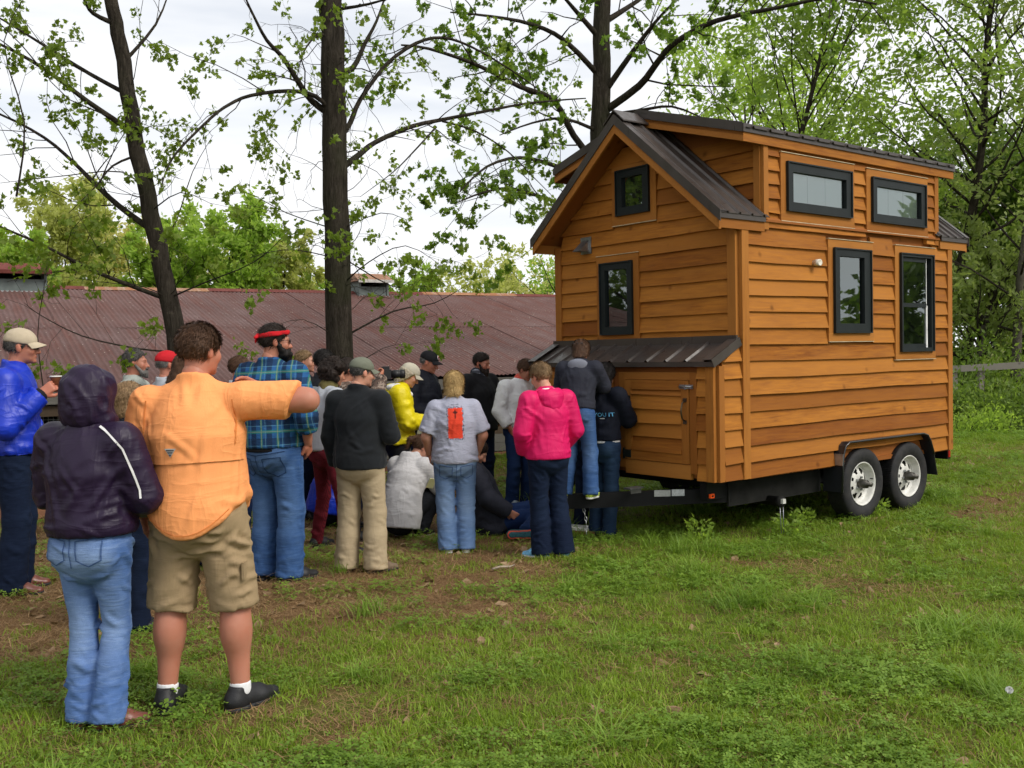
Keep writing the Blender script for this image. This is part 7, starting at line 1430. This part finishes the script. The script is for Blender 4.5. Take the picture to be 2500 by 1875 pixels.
# man in the navy jacket and black cap
P = Person((-0.96, 10.6), -112, 1.735, 'man in navy jacket and black cap with round badge looking down', dict(nek=(0, 0.02, 1.485), elR=(0.30, 0.0, 1.13), wrR=(0.10, 0.24, 1.05), elL=(-0.29, 0.02, 1.12), wrL=(-0.10, 0.24, 1.02)), (10, -18, 0), 'ruddy', 1.28, 1.15, G_CROWD)
P.body(hands='R', curl=(45, 45)); P.top(m_navyj, 'jacket', 0.034, 0.89, 1.0, 0.014, 0.05, None, 0.006, 0, 0.008); P.bottom(d_navy, 'jeans', 0.012, 0.07, 0.07); P.shoes(m_shoeblack, RUB); P.hair('short', 'grey', 400, cap=True); o_ = P.cap(m_blackcap)
mb = MB(); mb.lathe([(0, 0.003), (0.021, 0.003), (0.024, 0), (0.024, -0.004)], 18, 'y'); mr = MB(); mr.lathe([(0.0165, 0.0052), (0.0205, 0.0052), (0.0205, 0.003), (0.0165, 0.003)], 18, 'y'); mc = MB(); mc.lathe([(0, 0.0052), (0.008, 0.0052), (0.008, 0.003)], 12, 'y')
for m_, nm, mt in ((mb, 'badge', m_white), (mr, 'badge_ring', m_red), (mc, 'badge_dot', m_navy)):
    v = np.array(m_.v) + np.array([0.0, 0.092, 0.082]); v[:, 1] -= (v[:, 2] - 0.082) * 0.5; f = np.array([q if len(q) == 4 else q + (q[0],) for q in m_.f]); P.hput(nm, v, f, mt, parent=o_)

# girl crouching in the pale hoodie
P = Person((-0.985, 9.22), -28, 1.62, 'girl in pale grey hoodie crouching on the grass', SQ, (-35, -28, 0), 'fair', 1.1, 1.1, G_CROWD, h=0.0115)
P.body(curl=(60, 60)); P.top(m_hoodie, 'hoodie', 0.028, 0.80, 0.98, 0.010, 0.0, 'down', 0.014, 0, 0.005); P.bottom(m_track, 'track_pants', 0.014, 0.06, 0.07); P.shoes(m_shoeblack, WHITE_SOLE); P.hair('pony', 'brown', 700)
# person crouching in blue, seen between legs
P = Person((-1.72, 9.75), -60, 1.7, 'person in blue jacket crouching behind the man in tan slacks', SQ, (0, -45, 0), 'fair', 1.1, 1.1, G_CROWD, h=0.015)
P.body(hands=''); P.top(m_blue, 'jacket', 0.03, 0.85, 0.98, 0.012, 0, 'down'); P.bottom(d_dark, 'jeans'); P.shoes(m_shoeblack, RUB); P.hair('short', 'brown', 300)
# person sitting on the ground
P = Person((-0.21, 9.22), -84, 1.72, 'person in dark jacket and navy jeans sitting on the ground', dict(pel=(0, 0, 0.13), wai=(0, -0.05, 0.27), che=(-0.01, -0.14, 0.47), nek=(-0.01, -0.2, 0.67), shR=(0.18, -0.17, 0.60), shL=(-0.19, -0.17, 0.60), elR=(0.27, -0.06, 0.38), wrR=(0.21, 0.14, 0.24), elL=(-0.27, -0.1, 0.36), wrL=(-0.2, 0.1, 0.25),
     hiR=(0.09, 0.03, 0.12), hiL=(-0.09, 0.03, 0.14), knR=(0.10, 0.47, 0.17), knL=(0.0, 0.50, 0.25), anR=(0.37, 0.30, 0.09), anL=(0.36, 0.50, 0.09)), (-10, -35, 0), 'fair', 1.12, 1.1, G_CROWD)
P.body(hands='R'); P.top(m_slate, 'jacket', 0.03, 0.84, 1.0, 0.012, 0, 'down', 0.006); P.bottom(d_navy, 'jeans', 0.012, 0.06, 0.065)
P.hair('short', 'dark', 300)
m_cor = simple('coral_sole_trim', (0.62, 0.09, 0.05), 0.7, 0.2)
for k, (fx, fy, fz, an) in enumerate(((0.46, 0.25, 0.065, 0.15), (0.45, 0.47, 0.065, 0.1))):      # soles turned to the camera
    sh = SDF(); c_ = np.array([fx, fy, fz]); fw_ = np.array([math.sin(an) * 0.3, math.cos(an), 0.0]); fw_ /= np.linalg.norm(fw_); out = np.array([0.93, -0.2, 0.12]); out -= fw_ * (out @ fw_); out /= np.linalg.norm(out)
    a_, b_ = c_ - fw_ * 0.11, c_ + fw_ * 0.10
    sh.cone(a_ - out * 0.045, b_ - out * 0.03, 0.047, 0.042, 0.02); V, F = sh.run(0.011); o_ = P.put('shoe', V, F, m_teal)
    for nm, mt, rr, of in (('sole', m_cor, 1.0, 0.0), ('tread', m_teal, 0.78, 0.009)):
        sh = SDF(); sh.cone(a_, c_, 0.040 * rr, 0.036 * rr, 0.01); sh.cone(c_, b_, 0.036 * rr, 0.048 * rr, 0.02); p1 = c_ + out * (0.006 + of)
        sh.cut(lambda X, Y, Z: np.abs((X - p1[0]) * out[0] + (Y - p1[1]) * out[1] + (Z - p1[2]) * out[2]) - 0.009, 0.003); V, F = sh.run(0.0075, 0); P.put(nm, V, F, mt, parent=o_)

# woman in the white sweater
P = Person((0.07, 10.55), -142, 1.60, 'woman in white knit sweater with coral collar and hand in her pocket', dict(nek=(0, 0.03, 1.475), elR=(0.27, -0.03, 1.14), wrR=(0.205, 0.08, 0.95), elL=(-0.26, -0.02, 1.14), wrL=(-0.2, 0.09, 0.95)), (18, -26, 0), 'ruddy', 1.08, 1.1, G_CROWD)
P.body(curl=(30, 30)); P.top(m_sweater, 'sweater', 0.024, 0.93, 0.96, 0.012, 0.0, None, 0, 0, 0.006, bust=0.02); P.bottom(d_navy, 'jeans', 0.012, 0.07, 0.068); P.shoes(m_greysn, WHITE_SOLE); P.hair('short', 'brown', 700, vol=1.7)
sd = SDF(); sd.cone(P.J['nek'] - (0, 0, 0.02), P.J['nek'] + (0, 0, 0.03), 0.085, 0.076, 0.01); sd.cone(P.J['nek'] + (0, 0.05, -0.02), P.J['nek'] + (0, 0.105, -0.1), 0.045, 0.02, 0.01); V, F = sd.run(0.010); P.put('collar', V, F, m_coral)
sd = SDF(); sd.chain([P.J['pel'] + (0, 0, -0.06), P.J['pel'] + (0, 0, 0.02)], [0.192, 0.19], 0.01, P.fw, [0.86, 0.86]); sd.cut(lambda X, Y, Z: np.abs(Z - 0.918) - 0.022 + 0 * X + 0 * Y, 0.004); V, F = sd.run(0.012); P.put('shirt_hem', V, F, m_coral)

# bearded man with the plaid scarf
P = Person((-0.36, 10.9), -135, 1.66, 'bearded man in dark coat with black and white plaid scarf', dict(elL=(-0.26, 0, 1.14)), (20, -14, 0), 'ruddy', 1.15, 1.1, G_CROWD)
P.body(hands=''); P.top(m_black, 'coat', 0.03, 0.85, 1.0, 0.014, 0.0); P.bottom(d_dark, 'jeans'); P.shoes(m_shoeblack, RUB); P.hair('short', 'dark', 500, line=0.02, vol=1.3); P.beard('dark', 1.0, 0.05)
sd = SDF(); sd.cone(P.J['nek'] - (0, 0, 0.03), P.J['nek'] + (0, 0, 0.03), 0.10, 0.085, 0.01); sd.cone(P.J['nek'] + (-0.03, 0.08, -0.03), P.J['nek'] + (-0.05, 0.14, -0.45), 0.06, 0.075, 0.02, (0, 1, 0), (0.5, 0.4)); V, F = sd.run(0.011); N = normals(V, F); P.put('scarf', V + N * (0.006 * fold(V, (16, 16, 10), 2))[:, None], F, m_bwplaid)

# woman standing on the tongue
P = Person((0.555, 8.56), -22, 1.41, 'woman in slate hooded jacket standing on the trailer tongue', dict(wai=(0, 0.02, 1.09), che=(0, 0.08, 1.28), nek=(0, 0.13, 1.46), shR=(0.18, 0.11, 1.40), shL=(-0.18, 0.11, 1.40), elR=(0.24, 0.22, 1.2), wrR=(0.16, 0.42, 1.22), elL=(-0.26, 0.2, 1.18), wrL=(-0.16, 0.42, 1.2), knR=(0.13, 0.03, 0.5), anR=(0.16, -0.06, 0.085), knL=(-0.10, 0.02, 0.5), anL=(-0.14, -0.04, 0.085)), (10, -30, 0), 'fair', 1.05, 1.08, G_CROWD, z=0.40)
P.body(hands=''); P.top(m_slate, 'hooded_jacket', 0.022, 0.965, 1.0, 0.008, 0, None); P.bottom(d_mid, 'jeans', 0.012, 0.072, 0.07); P.shoes(m_neon, WHITE_SOLE, None, 1.0); P.hair('bob', 'brown', 700)
sd = SDF(); b = P.J['nek'] - P.fw * 0.085; sd.ell(b - (0, 0, 0.03), (0.115, 0.065, 0.06), 0.03); sd.ell(b - (0, 0.02, 0.075), (0.09, 0.05, 0.055), 0.03); V, F = sd.run(0.011); P.put('hood', V, F, m_greyhood)
sd = SDF(); sd.cone((0, -0.014, 0.045), (0, -0.014, 0.07), 0.098, 0.095, 0.0, (0, 1, 0), (1.2, 1.2)); sd.cut(lambda X, Y, Z: np.abs(Z - 0.05 - 0.5 * Y) - 0.022 + 0 * X, 0.004); V, F = sd.run(0.008); P.hput('headband', V, F, m_white)
mb = MB()
for k in range(6): mb.tube([(-0.03 + 0.012 * k, -0.125, 0.06), (-0.03 + 0.012 * k, -0.137, 0.04), (-0.03 + 0.012 * k, -0.128, 0.01)], 0.003, 4)
v = np.array(mb.v); P.hput('hair_clip', v, np.array([q for q in mb.f if len(q) == 4]), GLASSF)

# woman in the navy sweatshirt at the storage door
P = Person((0.80, 8.90), -34, 1.60, 'woman with long black hair in navy sweatshirt at the storage box', dict(nek=(0, 0.02, 1.475), elR=(0.215, 0.14, 1.18), wrR=(0.15, 0.34, 1.22), elL=(-0.22, 0.12, 1.16), wrL=(-0.16, 0.32, 1.2), knL=(-0.08, 0.02, 0.5), anL=(-0.08, -0.02, 0.085), knR=(0.08, 0.02, 0.5), anR=(0.08, -0.04, 0.085)), (6, -25, 0), 'tan', 1.0, 1.05, G_CROWD)
P.body(hands=''); P.top(m_navy, 'sweatshirt', 0.024, 0.985, 1.0, 0.012, 0, None, 0, 0, 0.006); P.bottom(d_teal, 'jeans', 0.010, 0.06, 0.06); P.shoes(m_shoeblack, RUB); P.hair('long', 'black', 1200, vol=1.5)
sd = SDF(); sd.chain([P.J['pel'] + (0, 0, -0.05), P.J['pel'] + (0, 0, 0.04)], [0.186, 0.182], 0.01, P.fw, [0.82, 0.82]); sd.cut(lambda X, Y, Z: np.abs(Z - 0.972) - 0.014 + 0 * X + 0 * Y, 0.004); V, F = sd.run(0.012); P.put('shirt_hem', V, F, m_white)
m_print = simple('light_blue_print', (0.12, 0.42, 0.72), 0.7, 0.1); m_printw = simple('pale_print', (0.6, 0.6, 0.6), 0.7, 0.1)
def text_pts(txt, size, ox, oz):
    cu = bpy.data.curves.new('t', 'FONT'); cu.body = txt; cu.size = size; cu.align_x = 'CENTER'; cu.resolution_u = 2; o = bpy.data.objects.new('t', cu); COL.objects.link(o); dg = bpy.context.evaluated_depsgraph_get(); me = o.evaluated_get(dg).to_mesh()
    v = [(ox + q.co.x, oz + q.co.y) for q in me.vertices]; f = [tuple(p.vertices) for p in me.polygons]; bpy.data.objects.remove(o); return v, f
v, f = text_pts('TOI YOU IT', 0.055, 0.04, 1.225); P.decal('sweatshirt', v, f, m_print, 'lettering', off=0.008)
P.decal('sweatshirt', [(-0.02, 1.205), (0.10, 1.21), (0.10, 1.202), (-0.02, 1.197)], [(0, 1, 2, 3)], m_printw, 'lettering_underline', off=0.008)
P.decal('sweatshirt', [(-0.075, 1.30), (-0.045, 1.305), (-0.05, 1.32)], [(0, 1, 2)], m_printw, 'lettering_mark', off=0.008)
# person peering into the box beside her
P = Person((0.70, 9.18), -45, 1.60, 'brown haired person peering into the storage box, mostly hidden', dict(nek=(0, 0.02, 1.475)), (0, -10, 0), 'fair', 1.0, 1.0, G_CROWD, h=0.015)
P.body(hands=''); P.top(m_black, 'jacket', 0.02); P.bottom(d_dark, 'trousers'); P.shoes(m_shoeblack, RUB); P.hair('short', 'sandy', 400)

# back row, heads over shoulders
def back_row(loc, yaw, H, label, top, bot, hair, skin='ruddy', head=(0, 0, 0), wid=1.1, dep=1.1, kind='short', J=None, line=0.0, **kw):
    P = Person(loc, yaw, H, label, J, head, skin, wid, dep, G_CROWD, h=0.0185); P.body(hands=kw.get('hands', ''), hh=0.008, curl=kw.get('curl', (40, 40))); P.top(top, kw.get('name', 'shirt'), 0.022, 0.9, 1.0, 0.01, kw.get('collar', 0.04)); P.bottom(bot); P.shoes(m_shoeblack, RUB)
    if hair: P.hair(kind, hair, 600, line=line, vol=kw.get('vol', 1.1), cap=kw.get('cap', False))
    return P
P = back_row((-3.38, 8.95), -84, 1.80, 'grey haired man with goatee in pale sage shirt facing right', m_sage, d_dark, 'saltdark', line=0.025); P.beard('grey', 0.75)
P = back_row((-2.36, 6.15), -50, 1.56, 'person in navy jacket half hidden behind the purple hooded jacket', m_navyj, d_dark, 'sandy', kind='bob')
P = back_row((-3.02, 8.75), -55, 1.76, 'man in red cap and pale grey shirt seen from behind', m_greyshirt, d_navy, 'grey', cap=True); P.cap(m_redcap)
P = back_row((-2.62, 8.05), -35, 1.73, 'woman with long straight brown hair and red collar', m_red, d_dark, 'brown', 'fair', kind='long')
P = back_row((-2.47, 9.05), -80, 1.69, 'short haired boy behind the raised orange sleeve', m_greyshirt, d_navy, 'brown', 'ruddy')
P = back_row((-2.12, 10.2), -90, 1.74, 'man half hidden behind the beard of the plaid shirted man', m_navy, d_dark, 'sandy', 'fair', line=0.03)
P = back_row((-1.85, 9.85), -62, 1.755, 'dark haired man in front of the thick trunk', m_slate, d_dark, 'black', 'fair', vol=1.5)
P = back_row((-1.50, 9.1), -64, 1.685, 'man with glasses in camouflage shirt raising a camera', m_camo, d_dark, 'dark', 'tan', name='camouflage_shirt', J=dict(elR=(0.27, 0.18, 1.28), wrR=(0.10, 0.30, 1.58), elL=(-0.25, 0.18, 1.28), wrL=(-0.06, 0.33, 1.55), hdR=(-0.6, 0.5, 0.4), pnR=(-0.5, -0.4, 0.2)), hands='RL', curl=(55, 55)); P.glasses(None)
_cw = P.root.matrix_basis @ Vector((0.0, 0.40 * P.s, 1.60 * P.s))
cm = empty('camera_with_lens', tuple(_cw), math.radians(-72), 'black camera with long lens raised above the grey-green cap', 'camera')
m_cam = simple('camera_black', (0.012, 0.012, 0.013), 0.45, 0.2, 60, 0.2)
MB().box(-0.066, -0.05, -0.045, 0.066, 0.025, 0.045).box(-0.025, -0.045, 0.045, 0.025, 0.02, 0.075).build('camera_body', m_cam, cm)
MB().lathe([(0.0, 0.02), (0.036, 0.02), (0.036, 0.06), (0.040, 0.062), (0.040, 0.105), (0.037, 0.107), (0.037, 0.12), (0.043, 0.125), (0.043, 0.165), (0.036, 0.166), (0.034, 0.14), (0, 0.138)], 24, 'y').build('lens_barrel', m_cam, cm)

# ---------------------------------------------------------------- small things
m_note = simple('yellow_note_paper', (0.72, 0.70, 0.36), 0.8, 0.08); m_note2 = simple('cream_paper', (0.55, 0.56, 0.40), 0.8, 0.08)
n_ = MB().box(-0.035, -0.003, -0.05, 0.035, 0.003, 0.05).build('note_pad', m_note, None, tuple(at(1053, 1180, 8.93)), (0.5, 0.2, 0.6)); tag(n_, 'small yellow note pad in the crouching girl\'s hands', 'note pad')
n_ = MB().box(-0.06, -0.002, -0.09, 0.06, 0.002, 0.09).build('paper_sheet', m_note2, None, tuple(at(1030, 1068, 10.15)), (0.2, 0.15, 0.4)); tag(n_, 'pale folded paper held low by the man in navy', 'paper')
def dandelion(u, v, label):
    g = None
    for k in range(60):
        Y = 3.6 + 0.1 * k; q = at(u, v, Y)
        if q.z < float(gh(q.x, q.y)) + 0.10: g = q; break
    r = empty('dandelion', (g.x, g.y, float(gh(g.x, g.y))), 0, label, 'dandelion'); MB().tube([(0, 0, 0), (0.004, 0.002, 0.05), (0.002, 0, 0.10)], 0.0018, 5).build('stem', LB['green'], r)
    rg = np.random.default_rng(4); d = rg.normal(0, 1, (220, 3)); d /= np.linalg.norm(d, axis=1)[:, None]; m = MB()
    for q in d: e = Vector(q) * 0.017; c = Vector((0.002, 0, 0.105)); s = e.orthogonal().normalized() * 0.0016; m.add([c, c + e + s, c + e - s], [(0, 1, 2)])
    m.build('seed_head', simple('seed_fluff', (0.7, 0.7, 0.68), 0.9), r)
dandelion(2463, 1690, 'white dandelion seed head in the grass at the lower right')
